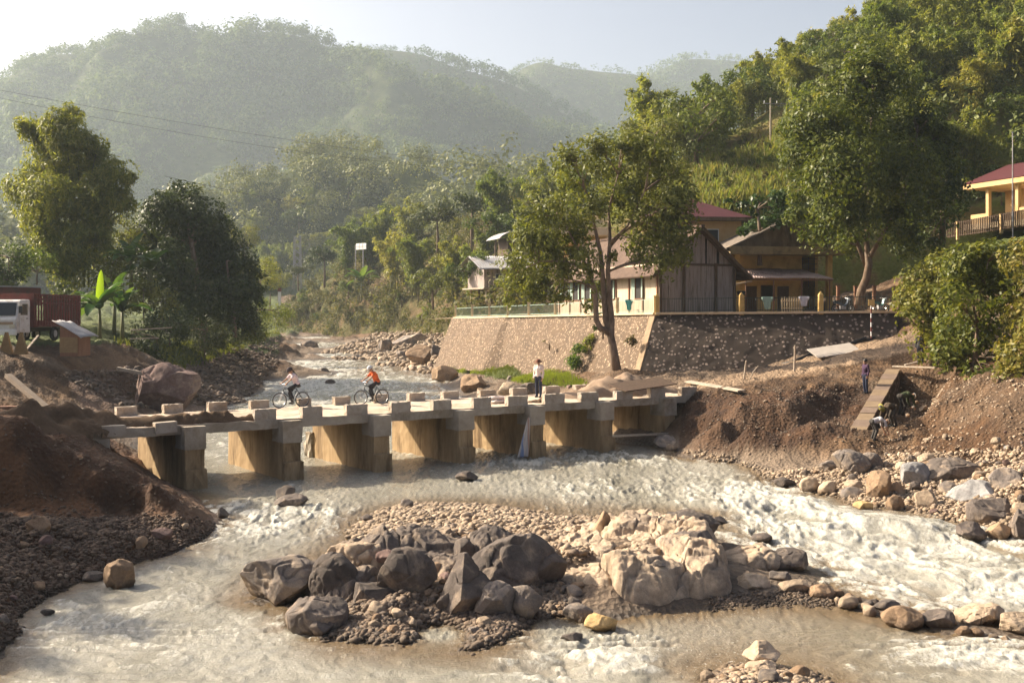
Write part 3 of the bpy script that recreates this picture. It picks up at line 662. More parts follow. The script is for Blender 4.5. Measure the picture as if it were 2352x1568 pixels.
tree('broadleaf_tree', 'tall three-stemmed tree growing at the foot of the stone retaining wall', 'tree', D(1418, 866, d), stems, pl([(a, b, r*1.16) for a, b, r in lob], d, .7, 1), LEAF_OLIVE, BARK_PALE, 52, .30, .13, 1, .85, .28, .6)
# ---- the tall tree beside the yellow house
d = 97
stems = [(ps([(1974, 700), (1978, 668), (1990, 640), (1996, 606), (1990, 560), (1995, 470), (2000, 330), (2005, 200)], d), [.36, .32, .29, .26, .20, .16, .11, .05]),
         (ps([(1994, 612), (1975, 565), (1950, 520), (1920, 440), (1890, 340)], d, .3), [.20, .16, .13, .10, .05]), (ps([(1995, 590), (2030, 530), (2070, 450), (2100, 340)], d, -.3), [.18, .14, .10, .05])]
lob = [(2012, 172, 66), (1965, 215, 72), (2060, 215, 62), (1885, 280, 68), (1965, 310, 84), (2062, 300, 80), (1855, 360, 56), (1935, 400, 86), (2050, 400, 90), (2130, 370, 66), (1850, 440, 50), (1930, 495, 72), (2040, 500, 74), (2115, 470, 64), (1870, 545, 34), (2000, 132, 38), (2150, 440, 46), (2110, 275, 52), (1905, 220, 36), (1815, 300, 30), (1830, 500, 30), (2080, 550, 40), (1960, 560, 36), (2160, 320, 36)]
tree('broadleaf_tree', 'tallest dense tree with a bent trunk right of the yellow house', 'tree', D(1974, 706, d), stems, pl([(a, b, r*1.12) for a, b, r in lob], d, .9, 2), LEAF_RIGHT, BARK, 76, .30, .15, 2, .8, .26, .5)
d = 104
tree('dark_tree', 'very dark dense tree at the left end of the red roofed upper building', 'tree', D(2165, 560, d), [(ps([(2165, 560), (2165, 500), (2168, 420)], d), [.25, .2, .1])], pl([(2160, 415, 62), (2200, 450, 42), (2180, 490, 46), (2115, 505, 56), (2200, 400, 36), (2130, 560, 40), (2080, 570, 34)], d, .8, 3), LEAF_DARK, BARK, 30, .34, .18, 3, .6, .15)
d = 105
tree('magnolia_tree', 'low spreading tree with glossy leaves behind the grey gable roof', 'tree', D(1745, 610, d), [(ps([(1745, 610), (1745, 530), (1740, 480)], d), [.2, .15, .08])], pl([(1672, 462, 11), (1705, 470, 14), (1750, 465, 34), (1790, 455, 34), (1735, 485, 22), (1705, 532, 16), (1745, 520, 34), (1780, 505, 34), (1800, 480, 30)], d, .8, 4, .6), LEAF_GLOSS, BARK, 26, .42, .22, 4, .6, .2)
# ---- big bushes on the right bank
LB = [('spreading bush with lit olive leaves beside the end of the fence', 70, [(2110, 645, 48), (2160, 622, 46), (2085, 690, 40), (2130, 700, 54), (2090, 740, 40), (2150, 760, 50), (2200, 640, 50), (2125, 800, 36)], 5, (2140, 840)),
      ('largest bush overhanging the dug slope right of the trench', 61, [(2215, 620, 56), (2270, 600, 52), (2230, 690, 66), (2300, 670, 62), (2200, 750, 56), (2275, 760, 66), (2230, 820, 60), (2300, 830, 60), (2175, 815, 46), (2260, 860, 44), (2190, 690, 46)], 6, (2240, 880)),
      ('dark bush cut by the right edge of the photo', 57, [(2350, 600, 56), (2390, 680, 70), (2355, 740, 56), (2400, 780, 66), (2345, 830, 60), (2420, 860, 60), (2330, 870, 44), (2390, 900, 50)], 7, (2370, 890))]
for lb, d, lo, sd, (bx, by) in LB:
    tree('bush', lb, 'bush', D(bx, by, d), [(ps([(bx, by), (bx, by-60), (bx+5, by-130)], d), [.16, .12, .06])], pl(lo, d, .8, sd), LEAF_RIGHT, BARK, 90, .22, .12, sd, .65, .18)
# ---- left bank
d = 112
stems = [(ps([(150+k*7, 660), (145+k*8, 560), (120+k*14, 430), (80+k*24, 300+abs(k-3)*12)], d, .4*(k % 3)), [.09, .08, .06, .02]) for k in range(8)]
lob = [(130, 292, 40), (95, 320, 38), (165, 330, 46), (120, 385, 58), (180, 400, 58), (262, 405, 40), (240, 450, 48), (62, 440, 44), (110, 470, 62), (190, 480, 62), (285, 470, 32), (130, 540, 58), (195, 560, 56), (150, 610, 50), (60, 290, 26), (230, 520, 40), (85, 520, 36), (215, 350, 36), (30, 430, 22), (298, 400, 22), (165, 270, 28)]
tree('bamboo_clump', 'giant bamboo clump rising above the truck on the left', 'bamboo', D(175, 690, d), stems, pl([(a, b, r*1.08) for a, b, r in lob], d, .6, 8, 1.15), LEAF_BAMBOO, CULM, 85, .44, .12, 8, .75, .2, 1.2)
d = 120
stems = [(ps([(470, 780), (460, 680), (440, 560), (425, 470)], d), [.4, .32, .2, .08]), (ps([(540, 775), (535, 700), (520, 600)], d), [.22, .18, .08])]
lob = [(420, 455, 40), (375, 490, 48), (450, 500, 58), (345, 545, 46), (420, 560, 72), (500, 550, 52), (540, 610, 52), (470, 640, 78), (385, 620, 60), (560, 680, 46), (505, 700, 62), (430, 705, 56), (330, 600, 42), (580, 650, 32), (560, 740, 34)]
tree('dark_tree', 'large dark dome shaped tree leaning over the left bank of the river', 'tree', D(480, 790, d), stems, pl([(a, b, r*1.1) for a, b, r in lob], d, .8, 9), LEAF_DARK, BARK, 60, .36, .18, 9, .6, .12, .5)

def shrub(name, label, cat, px, py, r, d, mat, seed, group=None, dens=40, L=.24, W=.12, n=6, tall=1.0, gap=.22, base=None):
    rng = np.random.default_rng(seed)
    lo = [(px+rng.normal()*r*.5, py-r*.55*tall+rng.normal()*r*.35*tall, r*rng.uniform(.4, .62)) for _ in range(n)]
    return tree(name, label, cat, D(px, py, d), [(ps([(px, py+4), (px, py-r*.4), (px, py-r*.9*tall)], d), [.06, .05, .02])], pl(lo, d, .7, seed+1), mat, BARK, dens, L, W, seed, .7, gap, .4, group)
for i, (px, py, r, d, mt, lb) in enumerate([
    (20, 660, 75, 104, LEAF_OLIVE, 'dark green bush behind the red truck bed at the left edge'), (85, 650, 62, 108, LEAF_BAMBOO, 'yellow green bush left of the giant bamboo'),
    (255, 660, 56, 110, LEAF_OLIVE, 'lit bush between the bamboo clump and the dark dome tree'), (300, 580, 52, 118, LEAF_OLIVE, 'tall bush at the upper left of the dark dome tree'),
    (330, 730, 70, 106, LEAF_OLIVE, 'rounded bush behind the lower banana plant'), (390, 790, 70, 103, LEAF_DARK, 'dark bush on the bank below the dome tree'),
    (470, 815, 62, 108, LEAF_DARK, 'low dark bush hanging over the gravel shore'), (360, 830, 60, 98, LEAF_DARK, 'shaded green scrub on the slope right of the banana plant'),
    (555, 785, 50, 124, LEAF_OLIVE, 'scrubby bush at the right foot of the dome tree'), (590, 730, 48, 150, LEAF_BAMBOO, 'pale bush by the river behind the dome tree'),
    (610, 660, 50, 190, LEAF_BAMBOO, 'tall pale tree behind the dome tree'), (640, 745, 34, 220, LEAF_BAMBOO, 'small bright bush on the far left shore'),
    (215, 615, 45, 125, LEAF_BAMBOO, 'sunlit bush seen between bamboo stems and the dome tree'), (140, 690, 40, 103, LEAF_OLIVE, 'low bush right behind the truck bed'), (-30, 690, 70, 102, LEAF_DARK, 'dark bush cut by the left edge of the photo')]):
    shrub('bush', lb, 'bush', px, py, r, d, mt, 40+i)
# creeper and shrubs on the wall
shrub('creeper', 'bright green creeper climbing the stone wall left of the tree', 'creeper', 1322, 846, 34, 101, LEAF_GRASS, 71, dens=60, n=5, tall=1.2, L=.2)
shrub('creeper', 'upper tuft of creeper growing round the tree trunk', 'creeper', 1385, 775, 20, 86, LEAF_GRASS, 72, dens=70, n=4, L=.2)
shrub('creeper', 'middle patch of creeper on the stone wall', 'creeper', 1345, 806, 26, 101, LEAF_GRASS, 73, dens=60, n=4, L=.2)
shrub('creeper', 'thin creeper hanging from the wall top near the corner band', 'creeper', 1452, 790, 16, 92, LEAF_DRY, 75, dens=50, n=4, L=.2)
shrub('creeper', 'olive tuft growing on the wall face left of the climbing creeper', 'creeper', 1262, 800, 16, 108, LEAF_DRY, 76, dens=50, n=4, L=.2)
shrub('bush', 'small scrub at the foot of the stone wall far left', 'bush', 1140, 826, 24, 124, LEAF_DRY, 74, n=4)

# ---- unseen bamboo added beyond the left edge to shade the mounds and beach
for i, (x, y, h) in enumerate([(-34, 44, 1.35), (-37, 39.5, 1.4), (-31, 36, 1.3), (-32, 31, 1.3), (-27, 30, 1.0)]): SHADE = globals().setdefault('SHADE', []); SHADE.append((x, y, h))
# ---- banana plants
def banana(label, base, h, nl, seed, bright=0, mat=LEAF_BANANA):
    rng = np.random.default_rng(seed); root = empty('banana_plant', base, 0, label, 'banana plant')
    mb = MB(); mb.tube([(0, 0, -.2), (.05, 0, h*.3), (0, .03, h*.55)], [.16, .13, .08], 9); mb.build('stem', CULM, root, smooth=True)
    for k in range(nl+bright):
        br = k >= nl; az = rng.random()*6.28 if not br else rng.uniform(-.6, .6); L = h*rng.uniform(.45, .65); up = rng.uniform(.4, 1.35) if not br else 1.5
        pts = []
        p = np.array([0, 0, h*.53]); dirv = np.array([math.cos(az)*math.cos(up), math.sin(az)*math.cos(up), math.sin(up)])
        n = 12; VV = []; FF = []
        for i in range(n+1):
            t = i/n; wd = .30*h*.32*math.sin(math.pi*min(1, .12+.88*t))**.6*(1 if t < .97 else .4)
            if br: wd = .30*(math.sin(math.pi*min(1, .10+.90*t))**.45)*(1-.25*t)
            sd = np.cross(dirv, [0, 0, 1.0]); sd /= np.linalg.norm(sd)+1e-6
            if br: sd = np.array([1.0, .25, 0]); sd /= np.linalg.norm(sd)
            nrm = np.cross(sd, dirv)
            if i == 0: wd = .03
            VV += [p-sd*wd+nrm*wd*.35, p, p+sd*wd+nrm*wd*.35]
            p = p+dirv*L/n; dirv = dirv+np.array([0, 0, -.13 if not br else -.012]); dirv /= np.linalg.norm(dirv)
        for i in range(n):
            if rng.random() < .12 and not br: continue
            FF += [(3*i, 3*i+1, 3*i+4, 3*i+3), (3*i+1, 3*i+2, 3*i+5, 3*i+4)]
        m = MB(); m.add(VV, FF); o = m.build('leaf', LEAF_BANANA_BRIGHT if br else mat, root, smooth=True)
        if br: o['label'] = 'upright bright yellow green young leaf'
    return root
banana('banana plant with one upright glowing young leaf right of the truck', D(228, 790, 94), 4.6, 15, 3, 1)
banana('second banana plant with drooping leaves right of the glowing leaf', D(280, 785, 96), 4.0, 15, 4)
banana('broad banana plant with drooping leaves at the back edge of the bank top', D(262, 760, 102), 4.4, 13, 14)
banana('banana plant high on the bank left of the dark dome tree', D(345, 690, 108), 4.6, 10, 5)
banana('banana plant between the bamboo clump and the bank top', D(300, 670, 107), 4.6, 9, 6)
banana('distant pale banana plant on the far river bank', D(830, 690, 272), 7.0, 12, 7)

# ---- bamboo and trees that repeat
def bamboo_proto(seed, h, nc, spread, mat, nleaf):
    rng = np.random.default_rng(seed); root = empty('bamboo_clump', (0, 0, 0))
    mb = MB(); P = []; N = []
    for k in range(nc):
        az = rng.random()*6.28; sp = spread*(.25+.75*rng.random()); hh = h*rng.uniform(.7, 1.05)
        t = np.linspace(0, 1, 12)
        r = sp*t**2.0*1.1; zz = hh*(t-.24*t**4*(.6+sp/spread)); b0 = rng.normal(size=2)*.35
        pts = np.stack([b0[0]+np.cos(az)*r, b0[1]+np.sin(az)*r, zz], -1); mb.tube(pts[::2], list(np.linspace(.05, .012, 6)), 5)
        n = nleaf//nc; tt = .22+.78*rng.random(n)**.75; c = np.stack([np.interp(tt, t, pts[:, i]) for i in range(3)], -1)
        wd = .145*h*(.28+.72*np.sin(np.pi*np.clip(tt*.9+.05, 0, 1)))*.55
        off = rng.normal(size=(n, 3))*wd[:, None]*np.array([.55, .55, .45]); off[:, 2] -= np.linalg.norm(off[:, :2], axis=1)*.45
        P.append(c+off); nn = rng.normal(size=(n, 3))*.6+np.array([0, 0, .8])+off/(wd[:, None]+.01)*.5; N.append(nn/np.linalg.norm(nn, axis=1, keepdims=True))
    P = np.concatenate(P); N = np.concatenate(N)
    keep = fbm(P[:, 0]*.9, P[:, 1]*.9, P[:, 2]*.9, seed=seed, oct=2) > -.35; P, N = P[keep], N[keep]
    mb.build('trunk', CULM, root, smooth=True)
    link('crown', npmesh('bamboo_crown', leaf_quads(P, N, .55, .17, rng, 1.4).reshape(-1, 3), quads(len(P)), [mat]), root); return root
def round_proto(name, seed, h, mat, dens, L, flat=.9, n=9, bark=None):
    rng = np.random.default_rng(seed)
    lo = [(rng.normal()*h*.20, rng.normal()*h*.20, h*rng.uniform(.45, .82), h*rng.uniform(.14, .22), h*rng.uniform(.14, .22), h*rng.uniform(.13, .19)*flat) for _ in range(n)]
    return tree(name, '', '', (0, 0, 0), [([(0, 0, -.5), (.1, 0, h*.3), (0, .1, h*.6)], [h*.03, h*.024, h*.012])], lo, mat, bark or BARK, dens, L, L*.5, seed, .6, .2, .3)
PB = [bamboo_proto(11, 11, 20, 3.6, LEAF_BAMBOO, 6400), bamboo_proto(12, 13, 18, 3.4, LEAF_BAMBOO, 6400), bamboo_proto(13, 9, 17, 3.2, LEAF_OLIVE, 5600), bamboo_proto(14, 12, 15, 4.4, LEAF_BAMBOO, 6000)]
PT = [round_proto('leafy_tree', 21, 9, LEAF_DARK, 16, .42), round_proto('leafy_tree', 22, 9, LEAF_OLIVE, 16, .42), round_proto('leafy_tree', 23, 8, LEAF_OLIVE, 18, .42, .8, 12)]
PS = [round_proto('shrub', 31, 3.2, LEAF_OLIVE, 60, .26, .9, 7), round_proto('shrub', 32, 3.0, LEAF_DRY, 60, .26, .9, 6), round_proto('shrub', 33, 3.4, LEAF_BAMBOO, 55, .28, 1.0, 7)]
used = set()
def put(proto, loc, scale, rz, label, cat, group):
    if proto.name in used: o = copy_tree(proto)
    else: o = proto; used.add(proto.name)
    o.location = loc; o.rotation_euler = (0, 0, rz); o.scale = (scale, scale, scale)
    for k in ('label', 'category', 'group'):
        if k in o: del o[k]
    tag(o, label, cat, group); return o
def scatter(H, n, pxr, vr, seed, mask=None, mind=3.0, jit=None):
    P, vv, k = H; rng = np.random.default_rng(seed); nu, nv = P.shape[:2]; q = P.reshape(-1, 3); F = gridF(nu, nv); a = q[F]
    ar = np.linalg.norm(np.cross(a[:, 2]-a[:, 0], a[:, 3]-a[:, 1]), axis=1)/2; vi = F[:, 0] % nv; c = a.mean(1); px, py = project(c)
    ok = (vv[vi] >= vr[0]) & (vv[vi] <= vr[1]) & (px > pxr[0]) & (px < pxr[1])
    if mask is not None: ok &= mask(px, py)
    ar = ar*ok; out = []
    for f in rng.choice(len(F), n*30, p=ar/ar.sum()):
        p = a[f].mean(0)+rng.normal(size=3)*.3*np.array([1, 1, 0])
        if all((p[0]-o[0])**2+(p[1]-o[1])**2 > mind**2 for o in out): out.append(p)
        if len(out) >= n: break
    return out
rng = np.random.default_rng(77)
for i, (x, y, h) in enumerate(SHADE): put(PB[i % 4], (x, y, gzs(x, y)-.2), h, i*2.1, 'unseen bamboo clump added to shade the left bank', 'bamboo', 'unseen bamboo clumps added for shade')
CLEAR = [(1480, 470), (1500, 400), (1600, 400), (1680, 345), (1790, 290), (1840, 300), (1830, 470), (1700, 520), (1560, 520)]
n_b = 0
for p in scatter(HR, 165, (1500, 2480), (1.6, 4.6), 5, lambda x, y: ~inpoly(x, y, CLEAR), 3.6):
    pr = PB[rng.integers(0, 4)] if rng.random() < .8 else PT[rng.integers(1, 3)]
    bam = pr in PB
    put(pr, p-np.array([0, 0, .3]), rng.uniform(.7, 1.15), rng.random()*6.28, 'feathery bamboo clump among many on the steep right hillside' if bam else 'round leafy tree among the bamboo on the steep right hillside', 'bamboo' if bam else 'tree', 'bamboo clumps covering the right hillside' if bam else 'leafy trees among the hillside bamboo')
for p in scatter(HR, 46, (1480, 1860), (1.4, 3.6), 8, lambda x, y: inpoly(x, y, CLEAR), 1.8):
    put(PS[rng.integers(0, 3)], p-np.array([0, 0, .3]), rng.uniform(.35, .8), rng.random()*6.28, 'low shrub in the grassy clearing on the right hillside', 'shrub', 'shrubs of the hillside clearing')
for p in scatter(HR, 26, (1990, 2480), (.9, 1.7), 18, None, 2.4):
    put(PS[rng.integers(0, 3)], p-np.array([0, 0, .2]), rng.uniform(.7, 1.2), rng.random()*6.28, 'leafy shrub on the slope behind the upper red roofed building', 'shrub', 'shrubs behind the upper building')
# the river's right bank: each chosen by eye
def at(px, py, d): return np.array(D(px, py, d))
BK = [(PB[1], 800, 640, 300, 1.35, 'tall pale bamboo standing behind the white billboard'), (PB[0], 848, 630, 300, 1.3, 'pale bamboo right of the white billboard'), (PB[3], 905, 665, 255, 1.25, 'broad bamboo clump above the eroded bank'), (PB[0], 955, 680, 240, 1.25, 'bamboo clump on the bank left of the round bush'),
      (PT[0], 745, 655, 300, 1.05, 'round dark tree left of the billboard post'), (PT[0], 685, 665, 320, .75, 'smaller dark tree left of the round dark tree'), (PT[1], 640, 690, 330, .9, 'olive tree at the left end of the far bank'), (PT[0], 620, 715, 330, .85, 'dark tree low by the river bend'),
      (PT[0], 1005, 590, 250, 1.25, 'dark spreading tree on the skyline of the bank'), (PT[0], 1085, 570, 235, 1.25, 'dark spreading tree beside the stilt house roof'), (PB[3], 1155, 560, 220, 1.35, 'bright bamboo plume above the grey roofs'), (PB[0], 1085, 700, 190, .95, 'bright bamboo with drooping plumes left of the stilt house'),
      (PB[1], 1050, 690, 200, .95, 'tall bamboo with drooping plumes beside the round bush'), (PT[2], 995, 705, 195, .75, 'round bush like a ball at the bank edge'), (PB[2], 1115, 640, 215, 1.1, 'olive bamboo behind the stilt house'), (PB[0], 1255, 525, 200, 1.15, 'bamboo plume rising behind the crown of the wall tree'),
      (PB[3], 1330, 510, 190, .9, 'bamboo behind the left side of the wall tree'), (PB[1], 1450, 490, 185, .75, 'bamboo plume at the top of the wall tree'), (PB[0], 1500, 530, 170, .85, 'bamboo at the right shoulder of the wall tree'), (PT[1], 1180, 530, 260, 1.2, 'leafy tree above the bank left of the wall tree'),
      (PB[3], 875, 600, 300, 1.3, 'broad bamboo high on the river bank'), (PB[1], 940, 590, 290, 1.25, 'tall bamboo left of the dark skyline trees'), (PT[1], 905, 560, 320, 1.2, 'olive tree high behind the bank bamboo'), (PT[2], 1100, 690, 170, .8, 'dense dark green bush below the stilt house'), (PT[0], 600, 690, 240, .8, 'dark tree right behind the dome tree'), (PB[2], 1210, 600, 175, 1.1, 'bamboo left of the yellow villa'), (PT[2], 800, 690, 290, .6, 'small round tree on the bank below the billboard'), (PT[1], 560, 600, 290, 1.0, 'pale tree behind the top of the dome tree'), (PT[2], 1140, 600, 200, 1.0, 'olive tree behind the grey arched roof')]
for i, (pr, px, py, d, s, lb) in enumerate(BK):
    put(pr, at(px, py, d), s, i*1.7, lb, 'bamboo' if pr in PB else 'tree', None)
for p in scatter(HF, 90, (620, 1060), (.25, 1.9), 12, None, 2.0):
    px, py = project(p)
    put(PS[rng.integers(0, 3)], p-np.array([0, 0, .35]), rng.uniform(.6, 1.25), rng.random()*6.28, 'shrub on the eroded right bank of the far river', 'shrub', 'shrubs of the far right bank')
for p in scatter(HE, 60, (560, 1300), (.2, 1.3), 14, None, 7.5):
    bam = rng.random() < .7; pr = PB[rng.integers(0, 4)] if bam else PT[rng.integers(0, 3)]
    put(pr, p-np.array([0, 0, .5]), rng.uniform(1.1, 1.6), rng.random()*6.28, 'hazy bamboo clump on the low ridge behind the river' if bam else 'hazy leafy tree on the low ridge behind the river', 'bamboo' if bam else 'tree', 'bamboo clumps on the low ridge' if bam else 'trees on the low ridge')

# ---- grass: strip under the wall and the slopes
def grass(name, pts, h, wd, seed, mat=LEAF_GRASS):
    rng = np.random.default_rng(seed); n = len(pts); az = rng.random(n)*6.28; hh = h*rng.uniform(.5, 1.4, n)
    t = np.stack([np.cos(az), np.sin(az), 0*az], -1); ln = rng.normal(size=(n, 3))*np.array([.4, .4, 0])
    top = pts+np.stack([0*az, 0*az, hh], -1)+ln*hh[:, None]; w_ = wd*rng.uniform(.6, 1.4, n)[:, None]
    V = np.stack([pts-t*w_, pts+t*w_, top+t*w_*.3, top-t*w_*.3], 1).reshape(-1, 3)
    tag(link(name, npmesh(name, V, quads(n), [mat])), kind='stuff')
def ground_pts(poly, n, seed, pad=0):
    rng = np.random.default_rng(seed); a = np.array(poly); out = []
    # spread evenly on the ground itself: sample the sheet's own vertices near the outline
    m = inpoly(GPX, GPY, poly) & (GDZ > .15); v = GV[m]; ar = (v[:, 1]**2); ar = ar/ar.sum()
    p = v[rng.choice(len(v), n, p=ar)]; p = p+np.stack([rng.normal(size=n)*.10, rng.normal(size=n)*.22, 0*p[:, 0]], -1)
    p[:, 2] = gz(p[:, 0], p[:, 1]); return p
grass('grass', ground_pts([(1015, 838), (1040, 826), (1180, 836), (1300, 858), (1345, 884), (1290, 890), (1200, 880), (1100, 858), (1030, 855)], 16000, 1), .28, .025, 1)
grass('bank_grass', ground_pts([(330, 800), (420, 852), (520, 820), (640, 770), (700, 752), (560, 765), (420, 790), (240, 790)], 12000, 2), .4, .05, 2, LEAF_OLIVE)
P_, vv_, k_ = HR; q_ = P_.reshape(-1, 3); a_, b_ = project(q_); m_ = inpoly(a_, b_, CLEAR); q_ = q_[m_]
rr = np.random.default_rng(4); i_ = rr.integers(0, len(q_), 26000); p_ = q_[i_]+rr.normal(size=(26000, 3))*np.array([.8, .8, .1]); grass('hillside_grass', p_, .75, .10, 6, LEAF_MEADOW)
# ------------------------------------------------------------------ materials for built things
CONC = surf('weathered_concrete', (.30, .25, .19), (.44, .38, .30), 1.3, .9, .35, .02, c3=(.20, .155, .10))
PIERC = surf('stained_pier_concrete', (.24, .155, .075), (.42, .30, .165), 1.2, .9, .4, .02, c3=(.12, .075, .035), stretch=(2.2, 2.2, .5))
BLOCKC = surf('block_concrete', (.36, .30, .23), (.46, .40, .33), 2, .9, .35, .02, c3=(.28, .22, .16))
DECKC = surf('dusty_deck', (.46, .36, .27), (.60, .48, .37), .8, .95, .4, .02, c3=(.36, .27, .19))
PLASTER = surf('cream_plaster', (.60, .46, .29), (.72, .57, .38), 1.5, .85, .15, c3=(.45, .33, .2))
YELLOW = surf('yellow_plaster', (.56, .37, .125), (.68, .46, .17), 1.2, .85, .15, c3=(.38, .24, .08))
YELLOW2 = surf('orange_plaster', (.52, .35, .165), (.62, .43, .22), 1.2, .85, .15, c3=(.5, .3, .12))
WOOD_OLD = surf('old_wall_board', (.26, .215, .19), (.44, .37, .33), 2.2, .9, .5, .01, c3=(.10, .075, .06), stretch=(5, 5, .35))
WOOD_PALE = surf('pale_wall_board', (.50, .40, .29), (.62, .50, .37), 2.2, .85, .3, .01, c3=(.42, .32, .22), stretch=(4, 4, .35))
WOOD_DARK = surf('dark_wood', (.07, .045, .03), (.13, .085, .055), 3, .85, .4, .01, stretch=(3, 3, .6))
WOOD_RED = surf('brown_post_wood', (.20, .10, .06), (.28, .15, .09), 3, .8, .3, .01, stretch=(3, 3, .5))
PLANK = surf('grey_plank', (.34, .28, .21), (.50, .42, .33), 2.5, .9, .4, .01, c3=(.24, .19, .14), stretch=(1, 4, 4))
REDROOF = surf('maroon_sheet_roof', (.065, .014, .015), (.09, .020, .021), 1.5, .6, .1, spec=.35)
TIN = surf('grey_tin', (.30, .29, .29), (.42, .41, .41), 2, .5, .2, .01, c3=(.26, .2, .16), spec=.5)
GREYROOF = surf('grey_mossy_roof', (.13, .105, .08), (.21, .17, .135), 1.6, .9, .4, .03, c3=(.08, .065, .05))
FASCIA = surf('blackened_concrete', (.085, .062, .042), (.20, .145, .09), 1.4, .9, .4, .02, c3=(.05, .036, .026), stretch=(1.5, 1.5, .6))
GREENP = plain('green_paint', (.30, .40, .33), .6); DARKHOLE = plain('dark_interior', (.018, .015, .012), .8)  # dark interior: near-black sheets stand in for shade inside windows and gable
GLASS = plain('dark_window_glass', (.03, .035, .045), .25, spec=.25)
WHITE = plain('white_paint', (.72, .72, .70), .5); BLACKP = plain('black_plastic', (.02, .02, .021), .5)
STEEL = plain('steel', (.5, .5, .5), .3, .9); RUBBER = plain('rubber', (.022, .021, .02), .85)
REDP = surf('red_truck_paint', (.12, .032, .026), (.18, .052, .040), 3, .7, .2, .01, c3=(.09, .045, .035))
SANDM = surf('pile_sand', (.25, .175, .12), (.34, .25, .175), 3, .98, .8, .03, c3=(.30, .20, .13), fine=30)
DIRTM = surf('dug_dirt', (.085, .052, .028), (.15, .095, .055), 2, .98, .9, .05, c3=(.06, .036, .02), fine=12)

# ------------------------------------------------------------------ bridge
RZB = math.atan2(.574, .819)
bridge = empty('bridge', tuple(BR_A), RZB, 'low concrete bridge on six wall piers crossing the river', 'bridge')
def t_at(px, s):
    k = (px-CX)/FOC; a = BR_A+BR_N*s
    return (k*a.y-a.x)/(BR_B.x-k*BR_B.y)
def irregular_box(mb, c, d, rng, n=(8, 4, 4), amp=.012):
    """box with slightly worn faces"""
    V = []; F = []; idx = {}
    def vid(i, j, k):
        if (i, j, k) not in idx:
            p = np.array([(i/n[0]-.5)*d[0], (j/n[1]-.5)*d[1], (k/n[2]-.5)*d[2]])+rng.normal(size=3)*amp
            idx[(i, j, k)] = len(V); V.append(p+np.array(c))
        return idx[(i, j, k)]
    for a in range(3):
        b, e = (a+1) % 3, (a+2) % 3
        for side in (0, n[a]):
            for u in range(n[b]):
                for v_ in range(n[e]):
                    q = []
                    for du, dv in ((0, 0), (1, 0), (1, 1), (0, 1)):
                        t = [0, 0, 0]; t[a] = side; t[b] = u+du; t[e] = v_+dv; q.append(vid(*t))
                    F.append(q if side else q[::-1])
    mb.add(V, F)
rngb = np.random.default_rng(2)
T0, T1 = -6.6, t_at(1600, 0)
mb = MB(); L = T1-T0
irregular_box(mb, ((T0+T1)/2, 2.55, DECK-.17), (L, 5.1, .34), rngb, (110, 16, 2), .010)
deck = mb.build('deck', DECKC, bridge)
deck.data.materials.append(CONC)
for p in deck.data.polygons:
    if p.normal.z < .5: p.material_index = 1
PIERS = [(444, 1119), (670, 1101), (875, 1082), (1070, 1064), (1241, 1051), (1404, 1036), (1548, 1022)]
tp = []
for i, (px, py) in enumerate(PIERS):
    x, y, z = G(px, py, 0); tp.append((x-BR_A.x)*BR_B.x+(y-BR_A.y)*BR_B.y)
fit = np.polyfit(range(7), tp, 1)
for i in range(7):
    t = .7*tp[i]+.3*(fit[0]*i+fit[1])
    mb = MB(); irregular_box(mb, (t, 2.54, .37), (.70, 5.78, 3.04), rngb, (4, 22, 12), .007)
    o = mb.build('pier', PIERC, bridge)
    for s0, s1, nm in ((-.43, .62, 'pier_cap'), (4.6, 5.5, 'pier_cap')):
        mb = MB(); irregular_box(mb, (t, (s0+s1)/2, 1.83), (.80, s1-s0, .84 if s0 < 0 else .7), rngb, (4, 5, 4), .006); mb.build(nm, CONC, o, .015)
    mb = MB(); irregular_box(mb, (t+.02, -.36, .05), (.78, .3, 1.3), rngb, (4, 3, 4), .02); mb.build('footing', PIERC, o, .03)
    if i in (2,):
        mb = MB(); irregular_box(mb, (t-.36, 5.6, .2), (.3, .5, 1.7), rngb, (3, 3, 6), .05); mb.build('broken_stub', CONC, o, .04)
NEAR_B = [(585, 634), (694, 740), (796, 844), (898, 942), (994, 1036), (1087, 1127), (1167, 1212), (1251, 1296), (1334, 1374), (1416, 1453), (1494, 1528), (1566, 1600)]
FAR_B = [(152, 205), (263, 317), (371, 422), (474, 523), (571, 619), (681, 716), (764, 806), (855, 892), (934, 976), (1012, 1054), (1097, 1139), (1171, 1211), (1247, 1287), (1317, 1350)]
for a, b in NEAR_B:
    t0, t1 = t_at(a, .05), t_at(b, .05); mb = MB()
    irregular_box(mb, ((t0+t1)/2, .17+rngb.normal()*.015, DECK+.19), (t1-t0, .28, .44+rngb.normal()*.02), rngb, (8, 3, 4), .010); mb.build('guard_block', BLOCKC, bridge)
for a, b in FAR_B:
    t0, t1 = t_at(a, 4.95), t_at(b, 4.8); mb = MB()
    irregular_box(mb, ((t0+t1)/2, 4.9+rngb.normal()*.015, DECK+.17), ((t1-t0)*.92, .30, .40+rngb.normal()*.02), rngb, (8, 3, 4), .010); mb.build('guard_block', BLOCKC, bridge)
for a, b, dz, tl in ((232, 287, -.12, .02), (355, 405, -.1, -.03)):
    t0, t1 = t_at(a, 0), t_at(b, 0); mb = MB(); mb.box(((t0+t1)/2, .05, DECK+.05+dz), (t1-t0, .35, .40), M=Matrix.Rotation(tl, 3, 'Y')); mb.build('guard_block', BLOCKC, bridge, .012)
mb = MB(); irregular_box(mb, (T0+.4, 2.5, .9), (.9, 5.2, 2.2), rngb, (3, 14, 6), .03); mb.build('abutment', CONC, bridge)

